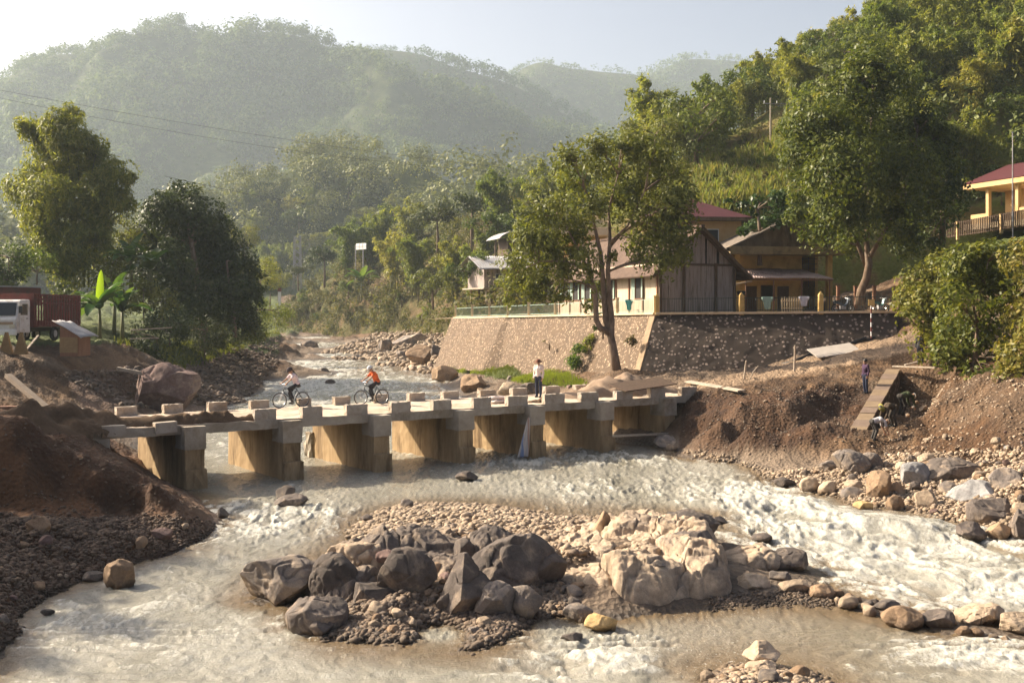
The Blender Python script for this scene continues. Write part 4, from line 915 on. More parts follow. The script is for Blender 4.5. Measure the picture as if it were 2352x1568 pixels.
def mound(name, label, cat, pts, mat, seed, parent=None):
    """a pile with an uneven surface: pts = (x,y,z_base,radius_x,radius_y,height,rot)"""
    n = 64; rng = np.random.default_rng(seed); VV = []; FF = []; o_ = 0
    g = np.linspace(-1.15, 1.15, n); A, B = np.meshgrid(g, g, indexing='ij')
    x0, y0, zb = pts[0][:3]
    R = max(max(p[3], p[4])+math.hypot(p[0]-x0, p[1]-y0) for p in pts)
    Xm = A*R; Ym = B*R; H = np.full(A.shape, -.6)
    for (x, y, z, rx, ry, h, r) in pts:
        u = (Xm-(x-x0))*math.cos(r)+(Ym-(y-y0))*math.sin(r); v = -(Xm-(x-x0))*math.sin(r)+(Ym-(y-y0))*math.cos(r)
        q = np.sqrt((u/rx)**2+(v/ry)**2); hh = (z-zb)+h*np.sign(1-q)*np.abs(1-q**1.6); H = np.maximum(H, np.where(q < 1.25, hh, -.6))
    H = H+(.16*fbm(Xm/.7, Ym/.7, seed=seed, oct=5, gain=.6))*np.clip(H+.3, 0, 1)*1.5
    me = npmesh(name, np.stack([Xm, Ym, H], -1).reshape(-1, 3), gridF(n, n), [mat], True)
    keep = H.reshape(-1)
    import bmesh
    bm = bmesh.new(); bm.from_mesh(me); bm.verts.ensure_lookup_table()
    bmesh.ops.delete(bm, geom=[v for v in bm.verts if v.co.z < -.45], context='VERTS'); bm.to_mesh(me); bm.free()
    return tag(link(name, me, None, (x0, y0, zb)), label, cat)
q_ = [(1395, 2.7, 1.7, 1.5, .75, .3), (1440, 3.0, 1.5, 1.3, .95, 1.0), (1475, 3.3, 1.6, 1.2, .8, .2), (1365, 2.3, 1.3, .9, .5, .8), (1320, 2.2, 1.3, .8, .26, .5), (1500, 3.4, 1.7, 1.2, .5, .9), (1420, 2.0, 1.2, .8, .45, .1)]
mound('sand_pile', 'heap of brown sand dumped on the right end of the bridge deck', 'sand pile', [(*BR(t_at(a, s_), s_, DECK), rx, ry, h, r) for a, s_, rx, ry, h, r in q_], SANDM, 5)
q_ = [(-5.9, 1.0, 1.6, .9, .62, .6), (-7.3, .9, 1.8, 1.2, .85, .6), (-4.5, .8, 1.6, .6, .46, .6), (-8.6, .4, 1.9, 1.5, 1.0, .4), (-6.4, .5, 1.2, .8, .5, .9), (-3.2, .6, 1.2, .42, .3, .6)]
mound('dirt_heap', 'dark dug earth spilled over the near left end of the bridge', 'dirt heap', [(*BR(t, s_, DECK-.04), rx, ry, h, r) for t, s_, rx, ry, h, r in q_], DIRTM, 6)
q_ = [(t_at(498, .45), .48, 1.6, .40, .40, .6), (t_at(545, .4), .42, 1.2, .34, .32, .6), (t_at(440, .45), .48, 1.2, .38, .34, .6)]
mound('dirt_heap', 'low ridge of dark earth along the near edge of the deck', 'dirt heap', [(*BR(t, s_, DECK-.03), rx, ry, h, r) for t, s_, rx, ry, h, r in q_], DIRTM, 7)
b = BR(t_at(1240, .8), .9, DECK); mound('dirt_heap', 'small pile of soil at the feet of the standing man', 'dirt heap', [(*b, .55, .4, .16, .5), (*BR(t_at(1255, .8), 1.0, DECK), .4, .3, .2, .5)], DIRTM, 8)

def plank(name, label, cat, a, b, wd, th, mat=None, up=(0, 0, 1)):
    a = Vector(a); b = Vector(b); root = MB(); root.beam((0, 0, 0), b-a, wd, th, up)
    o = root.build(name, mat or PLANK, None, min(.006, th*.2)); o.location = a; return tag(o, label, cat)
a = BR(t_at(1418, .15), .15, DECK+.42); bb = BR(t_at(1540, .2), .3, DECK+.62)
plank('wooden_sheet', 'brown sheet of wood laid over the last near guard blocks', 'board', Vector(a)+Vector((0, .30, .10)), Vector(bb)+Vector((0, .30, .12)), 1.25, .05, WOOD_DARK, (-.1, -.38, 1))
h0, h1 = Vector(hit(1580, 886, 40)), Vector(hit(1702, 908, 40)); plank('plank', 'long pale plank sticking out from the road over the right bank', 'plank', h0+Vector((0, 0, .22)), h1+Vector((0, -.1, .22)), .40, .07, PLANK, (0, -.3, 1))
plank('pole', 'thin pale pole spanning the last bridge opening near the water', 'pole', D(1408, 1001, 60.5), D(1572, 994, 65), .10, .10)
# cement sacks
def sack(label, loc, rz, sx=.75, sy=.45, sz=.16):
    n = 24; m = 14; V = []; F = []
    for i in range(m+1):
        f = math.pi*i/m
        for j in range(n):
            a = 2*math.pi*j/n; ca, sa = math.cos(a), math.sin(a)
            sq = lambda v: math.copysign(abs(v)**.5, v)
            V.append((sx/2*sq(ca)*math.sin(f)**.6*(1+.03*math.sin(5*a)), sy/2*sq(sa)*math.sin(f)**.6, sz*(.5-.5*math.cos(f))*(1+.12*math.sin(3*a+f*3))))
    for i in range(m):
        for j in range(n): F.append((i*n+j, i*n+(j+1) % n, (i+1)*n+(j+1) % n, (i+1)*n+j))
    mb = MB(); mb.add(V, F); o = mb.build('sack', SACK, None, smooth=True); o.location = loc; o.rotation_euler = (0, 0, rz); tag(o, label, 'sack'); return o
SACK = surf('sack_cloth', (.62, .52, .45), (.74, .64, .57), 5, .85, .3, .01, c3=(.62, .33, .26))
p = BR(t_at(1146, 1.4), 1.5, DECK+.005)
sack('upper cement sack lying across the other one on the bridge', (p[0]-.05, p[1]+.1, p[2]+.15), .5, .9)
sack('lower cement sack flat on the bridge deck', p, .75, 1.0, .5)
# striped tarpaulin hanging on the fifth pier
M = NT('striped_tarpaulin'); tc = M.n('TexCoord'); sp = M.n('SeparateXYZ'); M.l(tc.outputs['Generated'], sp.inputs[0])
c = M.ramp(sp.outputs['X'], [(0, (.55, .5, .45, 1)), (.25, (.50, .46, .42, 1)), (.30, (.25, .30, .42, 1)), (.45, (.20, .26, .42, 1)), (.5, (.58, .52, .47, 1)), (.78, (.5, .45, .42, 1)), (.82, (.4, .22, .15, 1)), (1, (.5, .45, .4, 1))])
M.base(c); M.p.inputs['Roughness'].default_value = .8
n = 22; V = []; F = []
for i in range(n):
    v_ = i/(n-1)
    for j in range(n):
        u_ = j/(n-1); wd = .10+.55*v_**.8
        V.append((-.12*v_+(u_-.5)*wd-.2*v_, -.06-.05*math.sin(u_*17)*v_-.25*v_*(1-v_)*0.4, -v_*1.72))
for i in range(n-1):
    for j in range(n-1): F.append((i*n+j, i*n+j+1, (i+1)*n+j+1, (i+1)*n+j))
mb = MB(); mb.add(V, F); o = mb.build('tarpaulin', M.m, None, smooth=True); sm = o.modifiers.new('thick', 'SOLIDIFY'); sm.thickness = .006
o.location = BR(t_at(1214, -.5), -.47, 1.80); o.rotation_euler = (0, 0, RZB); tag(o, 'striped blue and white tarpaulin hanging beside the fifth pier', 'tarpaulin')
plank('concrete_beam', 'long concrete beam lying in the dirt at the left edge', 'beam', D(-40, 1152, 41.5), D(172, 1140, 45), .34, .30, CONC)
plank('concrete_slab', 'thin broken slab leaning on the earth near the bridge end', 'slab', D(165, 976, 53), D(208, 962, 53.6), .5, .12, BLOCKC)
plank('concrete_slab', 'long broken slab sloping down the gully behind the left road', 'slab', D(18, 862, 66), D(120, 948, 62), .32, .2, surf('dirty_slab', (.16, .12, .09), (.24, .19, .14), 2, .9, .3))
plank('wooden_log', 'thick brown log on the left side of the road', 'log', D(-30, 944, 60), D(72, 942, 61.5), .45, .42, WOOD_RED)
plank('board', 'short pale board stuck in the dark mound', 'board', D(158, 1108, 46), D(178, 1092, 46.5), .16, .05)
plank('pole', 'fallen thin tree trunk on the gravel behind the bridge', 'pole', D(270, 846, 80), D(372, 866, 79), .22, .2, PLANK)
plank('pole', 'upper bamboo pole on the bank right of the banana plant', 'pole', D(300, 758, 96), D(395, 752, 98), .08, .08, PLANK)
plank('pole', 'lower bamboo pole on the bank right of the banana plant', 'pole', D(300, 778, 95), D(365, 776, 96), .08, .08, PLANK)

# ------------------------------------------------------------------ stone retaining wall and terrace
def stonemat(name, pale, mortar, frac):
    M = NT(name); v = M.pos()
    vo = M.n('TexVoronoi'); vo.inputs['Scale'].default_value = 4.6; M.l(v, vo.inputs['Vector'])
    sp = M.n('SeparateColor'); M.l(vo.outputs['Color'], sp.inputs[0])
    st = M.ramp(sp.outputs[0], [(0, g4([x*.55 for x in pale])), (.5, g4([x*.8 for x in pale])), (.85, g4(pale)), (1, g4([min(1, x*1.45) for x in pale]))])
    msk = M.ramp(vo.outputs['Distance'], [(.36, (1, 1, 1, 1)), (.50, (0, 0, 0, 1))])
    on = M.ramp(sp.outputs[1], [(1-frac-.02, (0, 0, 0, 1)), (1-frac+.02, (1, 1, 1, 1))])
    f = M.n('Math', operation='MULTIPLY'); M.l(msk, f.inputs[0]); M.l(on, f.inputs[1])
    n1 = M.noise(.7, 6, .7, v, .5); mo = M.ramp(n1, [(.3, g4([x*.6 for x in mortar])), (.6, g4(mortar)), (.8, g4([mortar[0]*.8, mortar[1]*.95, mortar[2]*.6]))])
    n2 = M.noise(30, 3, .7, v)
    M.base(M.mix(.4, M.mix(f.outputs[0], mo, st), M.ramp(n2, [(.3, (.3, .3, .3, 1)), (.7, (.7, .7, .7, 1))]), 'OVERLAY'))
    M.p.inputs['Roughness'].default_value = .9; M.bump(f.outputs[0], .8, .06); return M.m
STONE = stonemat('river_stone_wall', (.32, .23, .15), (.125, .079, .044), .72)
STONE2 = stonemat('dark_stone_wall', (.26, .20, .165), (.045, .030, .021), .36)  # fewer pale stones; shade on these faces is put into the darker colours
WT = [D(1045, 731, 140), D(1506, 722, 93.5), D(2056, 718, 90)]
WBt = [D(1018, 842, 137), D(1462, 884, 89.5), D(2072, 860, 87)]
wall = empty('retaining_wall', tuple(np.array(WT[1])*[1, 1, 0]), 0, 'high battered stone retaining wall under the houses', 'wall')
o0 = np.array(wall.location)
def sheet(a, b, c, d_, nu, nv, amp, seed):
    a, b, c, d_ = [np.array(q, float)-o0 for q in (a, b, c, d_)]
    u = np.linspace(0, 1, nu)[:, None, None]; v = np.linspace(0, 1, nv)[None, :, None]
    P = (a*(1-u)+b*u)*(1-v)+(d_*(1-u)+c*u)*v
    nrm = np.cross(b-a, d_-a); nrm /= np.linalg.norm(nrm)
    P = P+nrm*(amp*fbm(P[..., 0]*1.5, P[..., 1]*1.5, P[..., 2]*1.5, seed=seed, oct=3))[..., None]
    return P.reshape(-1, 3), gridF(nu, nv)
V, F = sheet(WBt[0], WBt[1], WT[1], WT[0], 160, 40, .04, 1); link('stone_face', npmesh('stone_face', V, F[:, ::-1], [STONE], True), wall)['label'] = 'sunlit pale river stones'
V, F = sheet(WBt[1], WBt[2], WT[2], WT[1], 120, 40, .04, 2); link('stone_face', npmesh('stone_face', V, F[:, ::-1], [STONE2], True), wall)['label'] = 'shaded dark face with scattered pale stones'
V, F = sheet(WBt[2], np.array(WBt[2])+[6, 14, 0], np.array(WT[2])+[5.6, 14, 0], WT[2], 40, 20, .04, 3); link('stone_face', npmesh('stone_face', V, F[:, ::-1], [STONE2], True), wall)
mb = MB()
for a, b in ((WT[0], WT[1]), (WT[1], WT[2])): mb.beam(Vector(a)-Vector(o0)+Vector((0, 0, .06)), Vector(b)-Vector(o0)+Vector((0, 0, .06)), .45, .16)
mb.build('coping', PLASTER, wall, .02)
dl = (Vector(WT[0])-Vector(WT[1])).normalized(); ot = Vector((-.95, -.32, 0)).normalized()*.05
mb = MB(); p0 = Vector(WT[1])-Vector(o0)+ot; q0 = Vector(WBt[1])-Vector(o0)+ot
mb.add([p0, p0+dl*.75, q0+dl*.75, q0, p0-ot*6, p0+dl*.75-ot*6, q0+dl*.75-ot*6, q0-ot*6], [(0, 1, 2, 3), (4, 7, 6, 5), (0, 4, 5, 1), (1, 5, 6, 2), (2, 6, 7, 3), (3, 7, 4, 0)]); mb.build('corner_band', surf('corner_concrete', (.24, .165, .10), (.33, .235, .15), 1.5, .9, .4, .02, c3=(.16, .11, .07)), wall, .02)
a0 = np.array(WBt[0])+np.array([-.9, -.5, 0]); a1 = np.array(WBt[0])*.66+np.array(WBt[1])*.34+np.array([-.9, -.4, 0]); t0 = np.array(WT[0])+np.array([-.35, -.2, -.03]); t1 = np.array(WT[0])*.66+np.array(WT[1])*.34+np.array([-.1, -.1, -.03])
V, F = sheet(a0, a1, t1, t0, 60, 30, .04, 4); link('buttress_face', npmesh('buttress_face', V, F[:, ::-1], [STONE], True), wall)
V, F = sheet(a1, np.array(WBt[0])*.62+np.array(WBt[1])*.38, np.array(WT[0])*.65+np.array(WT[1])*.35, t1, 6, 30, .02, 4); link('buttress_side', npmesh('buttress_side', V, F[:, ::-1], [STONE], True), wall)
TERR = surf('terrace_soil', (.17, .115, .065), (.25, .18, .10), .8, .95, .5, .03, c3=(.10, .12, .035))
pts = [WT[0], WT[1], WT[2], tuple(np.array(WT[2])+[5.6, 14, 0]), (60, 112, 7), (20, 118, 6.8), (0, 140, 6.3), (-12, 150, 5.6)]
pts = [(p[0], p[1], p[2]-.02) for p in pts]; ce = tuple(np.mean([pts[1], pts[2], pts[4], pts[6]], 0))
mb = MB(); mb.add(pts+[ce], [(i, (i+1) % len(pts), len(pts)) for i in range(len(pts))]); tag(mb.build('terrace', TERR), kind='structure')

# ------------------------------------------------------------------ fences
def fence(name, label, pts, posts, ph, pw, pmat, h, bmat, gap=.16, group=None, bar=.022, peak=False, base=0.0, rails=2):
    """pts: polyline on the ground; posts: distances along it (0..1 of each part is simply the list of points)"""
    root = empty(name, pts[0], 0, label, 'fence', group); o = Vector(pts[0])
    for a, b in zip(pts[:-1], pts[1:]):
        a = Vector(a)-o; b = Vector(b)-o; L = (b-a).length; mb = MB()
        for k in range(rails): mb.beam(a+Vector((0, 0, h*(.12+.8*k/(rails-1)))), b+Vector((0, 0, h*(.12+.8*k/(rails-1)))), .035, .04)
        n = max(2, int(L/gap))
        for i in range(n): 
            p = a.lerp(b, (i+.5)/n); mb.box(p+Vector((0, 0, h*.52)), (bar, bar, h*.94))
        mb.build('railing', bmat, root)
    for p in posts:
        p = Vector(p)-o; mb = MB(); mb.box(p+Vector((0, 0, ph/2-.1)), (pw, pw, ph+.2))
        if peak: mb.add([p+Vector((x*pw/2, y*pw/2, ph)) for x, y in ((-1, -1), (1, -1), (1, 1), (-1, 1))]+[p+Vector((0, 0, ph+pw*.8))], [(0, 1, 4), (1, 2, 4), (2, 3, 4), (3, 0, 4)])
        else: mb.box(p+Vector((0, 0, ph+.02)), (pw*1.25, pw*1.25, .06))
        mb.build('post', pmat, root, .008)
    return root
def along(px, a, b):
    a = np.array(a); b = np.array(b); k = (px-CX)/FOC; t = (k*a[1]-a[0])/((b-a)[0]-k*(b-a)[1]); return tuple(a+(b-a)*t+np.array([0, 0, .12]))
FL = [along(x, WT[0], WT[1]) for x in (1047, 1085, 1124, 1167, 1215, 1276, 1345, 1418, 1505)]
fence('fence', 'green railing with cream posts along the sunlit wall top', FL, FL, 1.15, .24, PLASTER, 1.0, GREENP, .14)
FR = [along(x, WT[1], WT[2]) for x in (1509, 1600, 1703, 1795, 1885, 1970, 2045)]
fence('fence', 'dark railing with pointed posts along the shaded wall top', FR, [FR[0], FR[2], FR[4]], 1.15, .30, YELLOW, 1.05, plain('dark_green_iron', (.05, .06, .05), .6), .16, peak=True)
PP = [D(x, 704, 100) for x in (1925, 1965, 2008, 2055, 2110, 2170)]
fence('fence', 'wire fence with dark posts behind the bent tree trunk', PP, PP, 1.5, .22, WOOD_RED, 1.2, plain('wire', (.10, .09, .07), .6), .35)
# ------------------------------------------------------------------ buildings
def quad_slab(mb, a, b, c, d_, th):
    a, b, c, d_ = map(Vector, (a, b, c, d_)); n = (b-a).cross(d_-a).normalized()*th
    mb.add([a, b, c, d_, a-n, b-n, c-n, d_-n], [(0, 1, 2, 3), (7, 6, 5, 4), (0, 4, 5, 1), (1, 5, 6, 2), (2, 6, 7, 3), (3, 7, 4, 0)])
def roofmat_tiles():
    M = NT('clay_tile_roof'); v = M.pos(); n = M.noise(1.5, 5, .7, v); n2 = M.noise(14, 3, .7, v)
    wv = M.n('TexWave'); wv.inputs['Scale'].default_value = 3.2; wv.bands_direction = 'Z'; M.l(v, wv.inputs['Vector']); wv.inputs['Distortion'].default_value = .6
    c = M.ramp(n, [(.3, (.085, .05, .034, 1)), (.6, (.14, .085, .055, 1)), (.8, (.065, .048, .034, 1))])
    M.base(M.mix(.5, c, M.ramp(n2, [(.3, (.25, .25, .25, 1)), (.7, (.75, .75, .75, 1))]), 'OVERLAY')); M.p.inputs['Roughness'].default_value = .9; M.bump(wv.outputs['Fac'], .9, .06); return M.m
TILES = roofmat_tiles()
def window(parent, c, wd, ht, axis, out, frame=None, shutters=False, dark=None):
    """c centre on the wall in the parent's frame; axis = along-wall unit, out = outward unit"""
    c = Vector(c); ax = Vector(axis); ou = Vector(out); fm = MB(); t = .07
    for s in (-1, 1):
        fm.beam(c+ax*s*(wd/2+t/2)-Vector((0, 0, ht/2))+ou*.03, c+ax*s*(wd/2+t/2)+Vector((0, 0, ht/2))+ou*.03, t, .10, ou)
        fm.beam(c-ax*(wd/2+t)+Vector((0, 0, s*(ht/2+t/2)))+ou*.032, c+ax*(wd/2+t)+Vector((0, 0, s*(ht/2+t/2)))+ou*.032, .10, t)
    f = fm.build('window', frame or WOOD_RED, parent)
    g = MB(); g.beam(c-ax*wd/2+ou*.012, c+ax*wd/2+ou*.012, .02, ht); g.build('pane', dark or DARKHOLE, f)
    if shutters:
        for s in (-1, 1):
            m = MB(); p = c+ax*s*(wd/2+.04)+ou*.075; e = p+ax*s*wd*.40+ou*.10; m.beam(p, e, .03, ht*.96); m.build('shutter', GREENP, f)
    return f
def frame_from(px0, py0, d0, ang_u):
    x, y, z = D(px0, py0, d0); return (x, y, z), ang_u
# --- wooden house with the grey gable
C0 = Vector(D(1516, 716, 95.5)); 
hs = empty('wooden_house', C0, math.atan2(.35, .937), 'old wooden house with grey board gable facing the camera at the wall corner', 'house')
Wd, Ln, EH, RH_ = 6.1, 18.5, 3.45, 6.15
mb = MB()
rg = random.Random(3); nb = 26
mb.add([(0, 0, -.4), (Wd, 0, -.4), (Wd, 0, EH+.6), (Wd/2, 0, RH_-.12), (0, 0, EH+.1)], [(0, 1, 2, 3, 4)])
mb.build('gable_wall', DARKHOLE, hs).location = (0, .06, 0)
mb = MB()                                                          # lower boards
x = 0
while x < Wd-.05:
    wv_ = rg.uniform(.42, .62); x1 = min(Wd, x+wv_); mb.box(((x+x1)/2, 0, 1.55), (x1-x-.012, .05, 3.7+rg.uniform(-.03, .03))); x = x1
mb.build('lower_boards', WOOD_OLD, hs)
mb = MB(); x = 0
while x < Wd-.03:
    x1 = min(Wd, x+rg.uniform(.14, .26)); xm = (x+x1)/2; top = EH+.05+(RH_-EH-.25)*(1-abs(xm-Wd/2)/(Wd/2)); bot = 3.42+rg.uniform(-.05, .08)
    if top > bot+.1 and rg.random() > .06: mb.box((xm, -.03, (top+bot)/2), (x1-x-.02, .035, top-bot))
    x = x1
mb.build('upper_boards', WOOD_OLD, hs)
for xx_ in (0.0, 1.9, 4.55, Wd):
    mb = MB(); mb.box((xx_, -.06, 1.6), (.20, .14, 3.9)); mb.build('post', WOOD_DARK, hs, .01)
mb = MB(); mb.box((Wd/2, -.05, 3.42), (Wd+.1, .10, .16)); mb.build('tie_beam', WOOD_DARK, hs, .01)
mb = MB(); mb.box((-.0, Ln/2, 1.55), (.12, Ln, 3.9)); mb.build('long_wall', WOOD_PALE, hs).location = (.0, .12, 0)
mb = MB(); mb.box((Wd, Ln/2+.1, 1.55), (.12, Ln, 3.9)); mb.box((Wd/2, Ln+.1, 1.55), (Wd, .12, 3.9)); mb.build('back_wall', WOOD_OLD, hs)
for k in range(9):
    mb = MB(); mb.box((-.08, .25+k*2.25, 1.5), (.14, .16, 3.7)); mb.build('post', WOOD_RED, hs, .008)
for k, (yy_, wd_) in enumerate(((3.2, .95), (8.0, 1.0), (10.0, 1.0), (12.3, 1.0), (14.7, 1.0), (16.8, 1.0))):
    window(hs, (-.06, yy_, 1.75), wd_, 1.5, (0, 1, 0), (-1, 0, 0), WOOD_RED, True)
ov = 1.0; ov2 = 1.15
mb = MB(); sl = (RH_-EH)/(Wd/2)
quad_slab(mb, (-ov, -.75, EH-sl*ov), (Wd/2, -.75, RH_), (Wd/2, Ln+.6, RH_), (-ov, Ln+.6, EH-sl*ov), .14); mb.build('roof', TILES, hs)
mb = MB(); quad_slab(mb, (Wd/2, -.75, RH_), (Wd+ov2, -.75, EH-sl*ov2), (Wd+ov2, Ln+.6, EH-sl*ov2), (Wd/2, Ln+.6, RH_), .14); mb.build('roof', TILES, hs)
mb = MB(); mb.beam((Wd/2, -.8, RH_+.05), (Wd/2, Ln+.6, RH_+.05), .3, .14); mb.build('ridge_cap', TILES, hs)
for s in (-1, 1):
    mb = MB(); mb.beam((Wd/2, -.80, RH_-.10), (Wd/2+s*(Wd/2+ov), -.80, EH-sl*ov-.10), .06, .22); mb.build('barge_board', WOOD_DARK, hs)
# --- yellow house with blackened concrete gable
C1 = Vector(D(1688, 716, 104)); 
hy = empty('yellow_house', C1, .16, 'yellow house with blackened concrete gable and tin awning', 'house')
Wy, Ly, Hy, Ry = 8.5, 9.5, 4.75, 7.1
mb = MB(); mb.box((3.1, 1.9, 2.2), (6.4, .25, 5.2)); mb.box((.1, 5.5, 2.2), (.25, 7.4, 5.2)); mb.box((Wy-.3, 6.2, 2.2), (.25, 6, 5.2)); mb.box((Wy/2, Ly, 2.2), (Wy, .25, 5.2)); mb.build('wall', YELLOW, hy)
mb = MB(); mb.box((Wy/2, .9, Hy+.05), (Wy+1.0, 2.4, .62)); mb.build('gable_beam', surf('tan_beam', (.24, .18, .10), (.36, .28, .16), 1.4, .9, .4, .02, c3=(.12, .09, .055)), hy, .03)
mb = MB(); mb.prism([(-.45, Hy+.36), (Wy+.45, Hy+.36), (Wy/2, Ry)], lambda p: (p[0], -.15, p[1]), lambda p: (p[0], .25, p[1])); mb.build('gable', FASCIA, hy, .02)
mb = MB(); mb.box((Wy/2, -.17, (Hy+Ry)/2+.15), (.3, .12, Ry-Hy-.55)); mb.build('gable_rib', FASCIA, hy)
slp = (Ry-Hy-.3)/(Wy/2)
mb = MB(); quad_slab(mb, (-.8, -.25, Hy+.2), (Wy/2, -.25, Ry+.12), (Wy/2, Ly+.4, Ry+.12), (-.8, Ly+.4, Hy+.2), .10); mb.build('roof', GREYROOF, hy)
mb = MB(); quad_slab(mb, (Wy/2, -.25, Ry+.12), (Wy+.8, -.25, Hy+.2), (Wy+.8, Ly+.4, Hy+.2), (Wy/2, Ly+.4, Ry+.12), .10); mb.build('roof', GREYROOF, hy)
for x_ in (Wy-.45, Wy-.45):
    pass
mb = MB(); mb.box((Wy-.55, .35, 2.2), (.42, .42, 5.1)); mb.build('column', YELLOW, hy, .015)
mb = MB(); mb.box((.25, .35, 2.2), (.42, .42, 5.1)); mb.build('column', YELLOW, hy, .015)
mb = MB()
for k in range(5): mb.box((7.0+.05, 2.05, 2.6+k*.42), (1.35, .06, .06))
for k in range(3): mb.box((6.5+k*.5, 2.06, 3.2), (.06, .05, 2.4))
mb.build('lattice', WOOD_DARK, hy)
for x_ in (2.0, 4.7):
    mb = MB(); mb.box((x_, 1.74, 1.0), (.95, .06, 2.1)); d_ = mb.build('door', WOOD_DARK, hy); mb = MB(); mb.box((x_+.36, 1.68, 1.0), (.04, .08, .14)); mb.build('handle', STEEL, d_)
window(hy, (3.4, 1.76, 1.5), 1.0, 1.1, (1, 0, 0), (0, -1, 0), WOOD_DARK, False, DARKHOLE)
def corrugated(name, mat, parent, a, b, c, d_, waves, amp, label=None):
    """corrugated sheet spanned by four corners a-b (ridge side) and d-c (eave side); waves across a-b"""
    a, b, c, d_ = [np.array(q, float) for q in (a, b, c, d_)]; nu = waves*6+1; nv = 8
    n = np.cross(b-a, d_-a); n /= np.linalg.norm(n); u = np.linspace(0, 1, nu)[:, None, None]; v = np.linspace(0, 1, nv)[None, :, None]
    P = (a*(1-u)+b*u)*(1-v)+(d_*(1-u)+c*u)*v+n*amp*np.sin(u*waves*2*math.pi)+n*(.05*fbm(u*5, v*3+0*u, seed=3, oct=2))
    o = link(name, npmesh(name, P.reshape(-1, 3), gridF(nu, nv), [mat], True), parent); m = o.modifiers.new('thick', 'SOLIDIFY'); m.thickness = .015; return o
aw = corrugated('awning', surf('rusty_fibre_sheet', (.36, .27, .245), (.50, .39, .36), 2, .85, .3, .01, c3=(.26, .18, .155)), hy, (1.0, 1.7, 3.45), (6.3, 1.7, 3.45), (7.6, -1.3, 2.55), (.1, -1.3, 2.62), 34, .035)
for x_ in (.45, 2.7, 5.0, 7.3):
    mb = MB(); mb.cyl((x_, -1.15, -.3), (x_, -1.15, 2.5), .06, n=8); mb.build('awning_post', WOOD_RED, hy)
mb = MB(); mb.beam((0, -1.15, 2.5), (7.6, -1.15, 2.46), .08, .10); mb.build('awning_beam', WOOD_RED, hy)
mb = MB(); mb.beam((-1.1, -1.25, 2.0), (.9, -1.2, 2.35), .28, .10); mb.build('gutter_board', PLASTER, hy)
# --- red hip roof house behind
C2 = Vector(D(1607, 700, 112))
hr = empty('red_roof_house', C2, .1, 'two storey yellow house with maroon hip roof behind the wooden gable', 'house'); hr.scale = (.9, .9, .9)
mb = MB(); mb.box((-.2, 3.5, 3.6), (8.4, 7, 8.5)); mb.build('wall', YELLOW2, hr)
mb = MB(); mb.box((-.2, 3.5, 7.97), (10.0, 8.6, .32)); mb.build('eave', FASCIA, hr, .02)
mb = MB(); e = 8.15; w2, l2 = 5.0, 4.3
mb.add([(-w2-.2, 3.5-l2, e), (w2-.2, 3.5-l2, e), (w2-.2, 3.5+l2, e), (-w2-.2, 3.5+l2, e), (-.7, 3.5, e+2.05), (.2, 3.5, e+2.05)], [(0, 1, 5, 4), (1, 2, 5), (2, 3, 4, 5), (3, 0, 4), (3, 2, 1, 0)]); mb.build('roof', REDROOF, hr)
for x_ in (-2.6, 1.2): window(hr, (x_, 0, 6.3), 1.1, 1.4, (1, 0, 0), (0, -1, 0), WHITE, False, GLASS)
# --- pale villa behind the wall tree
C3 = Vector(D(1275, 706, 131))
hv = empty('pale_villa', C3, -.12, 'pale yellow two storey villa with pillars hidden behind the wall tree', 'house')
mb = MB(); mb.box((6.5, 4.5, 3.2), (11.5, 6, 7.6)); mb.build('wall', YELLOW2, hv)
mb = MB(); mb.box((6.3, 1.4, 3.3), (13.6, 3.4, .28)); mb.box((6.5, 3.6, 7.15), (13.8, 8.2, .3)); mb.build('floor_slab', PLASTER, hv, .02)
for k in range(6):
    mb = MB(); mb.box((.2+k*2.45, 0, 5.3), (.30, .30, 3.7)); mb.build('pillar', PLASTER, hv, .01)
    mb = MB(); mb.box((.2+k*2.45, 0, 1.6), (.30, .30, 3.3)); mb.build('pillar', PLASTER, hv, .01)
for k in range(4): window(hv, (1.9+k*2.9, 1.5, 5.1), 1.2, 1.7, (1, 0, 0), (0, -1, 0), GREENP, False, GLASS)
mb = MB(); mb.box((6.5, 3.6, 7.55), (13.4, 7.8, .5)); mb.build('parapet', PLASTER, hv, .02)
# --- stilt house at the left end of the wall
C4 = Vector(D(1112, 700, 165))
h4 = empty('stilt_house', C4, .45, 'small grey roofed house on stilts left of the wall tree', 'house')
mb = MB(); mb.box((3.2, 3, 3.4), (6.0, 5.0, 2.6)); mb.build('wall', WOOD_OLD, h4)
mb = MB(); mb.box((3.2, 2.6, 2.05), (7.2, 6.6, .18)); mb.build('floor', PLANK, h4)
for x_ in (.4, 3.2, 6.0):
    for y_ in (.2, 5.0):
        mb = MB(); mb.cyl((x_, y_, -2.5), (x_, y_, 2.0), .12, n=8); mb.build('stilt', PLANK, h4)
corrugated('roof', TIN, h4, (-.9, 3.0, 6.1), (7.2, 3.0, 6.3), (7.4, -1.3, 4.55), (-1.1, -1.3, 4.35), 26, .04); corrugated('roof', TIN, h4, (7.2, 3.0, 6.3), (-.9, 3.0, 6.1), (-1.1, 7.3, 4.35), (7.4, 7.3, 4.55), 26, .04)
mb = MB()
for k in range(12): mb.box((-.2+k*.6, -.6, 2.6), (.05, .05, 1.0))
mb.beam((-.3, -.6, 3.1), (6.8, -.6, 3.1), .06, .06); mb.build('railing', PLANK, h4)
window(h4, (2.2, .5, 3.3), .8, 1.1, (1, 0, 0), (0, -1, 0), WHITE, False, GLASS)
C5 = Vector(D(1165, 590, 185))
h5 = empty('shed', C5, .35, 'dark shed with arched grey roof above the stilt house', 'shed')
mb = MB(); mb.box((2.6, 2, 1.1), (5.0, 4, 3.2)); mb.build('wall', WOOD_DARK, h5)
V = []; F = []
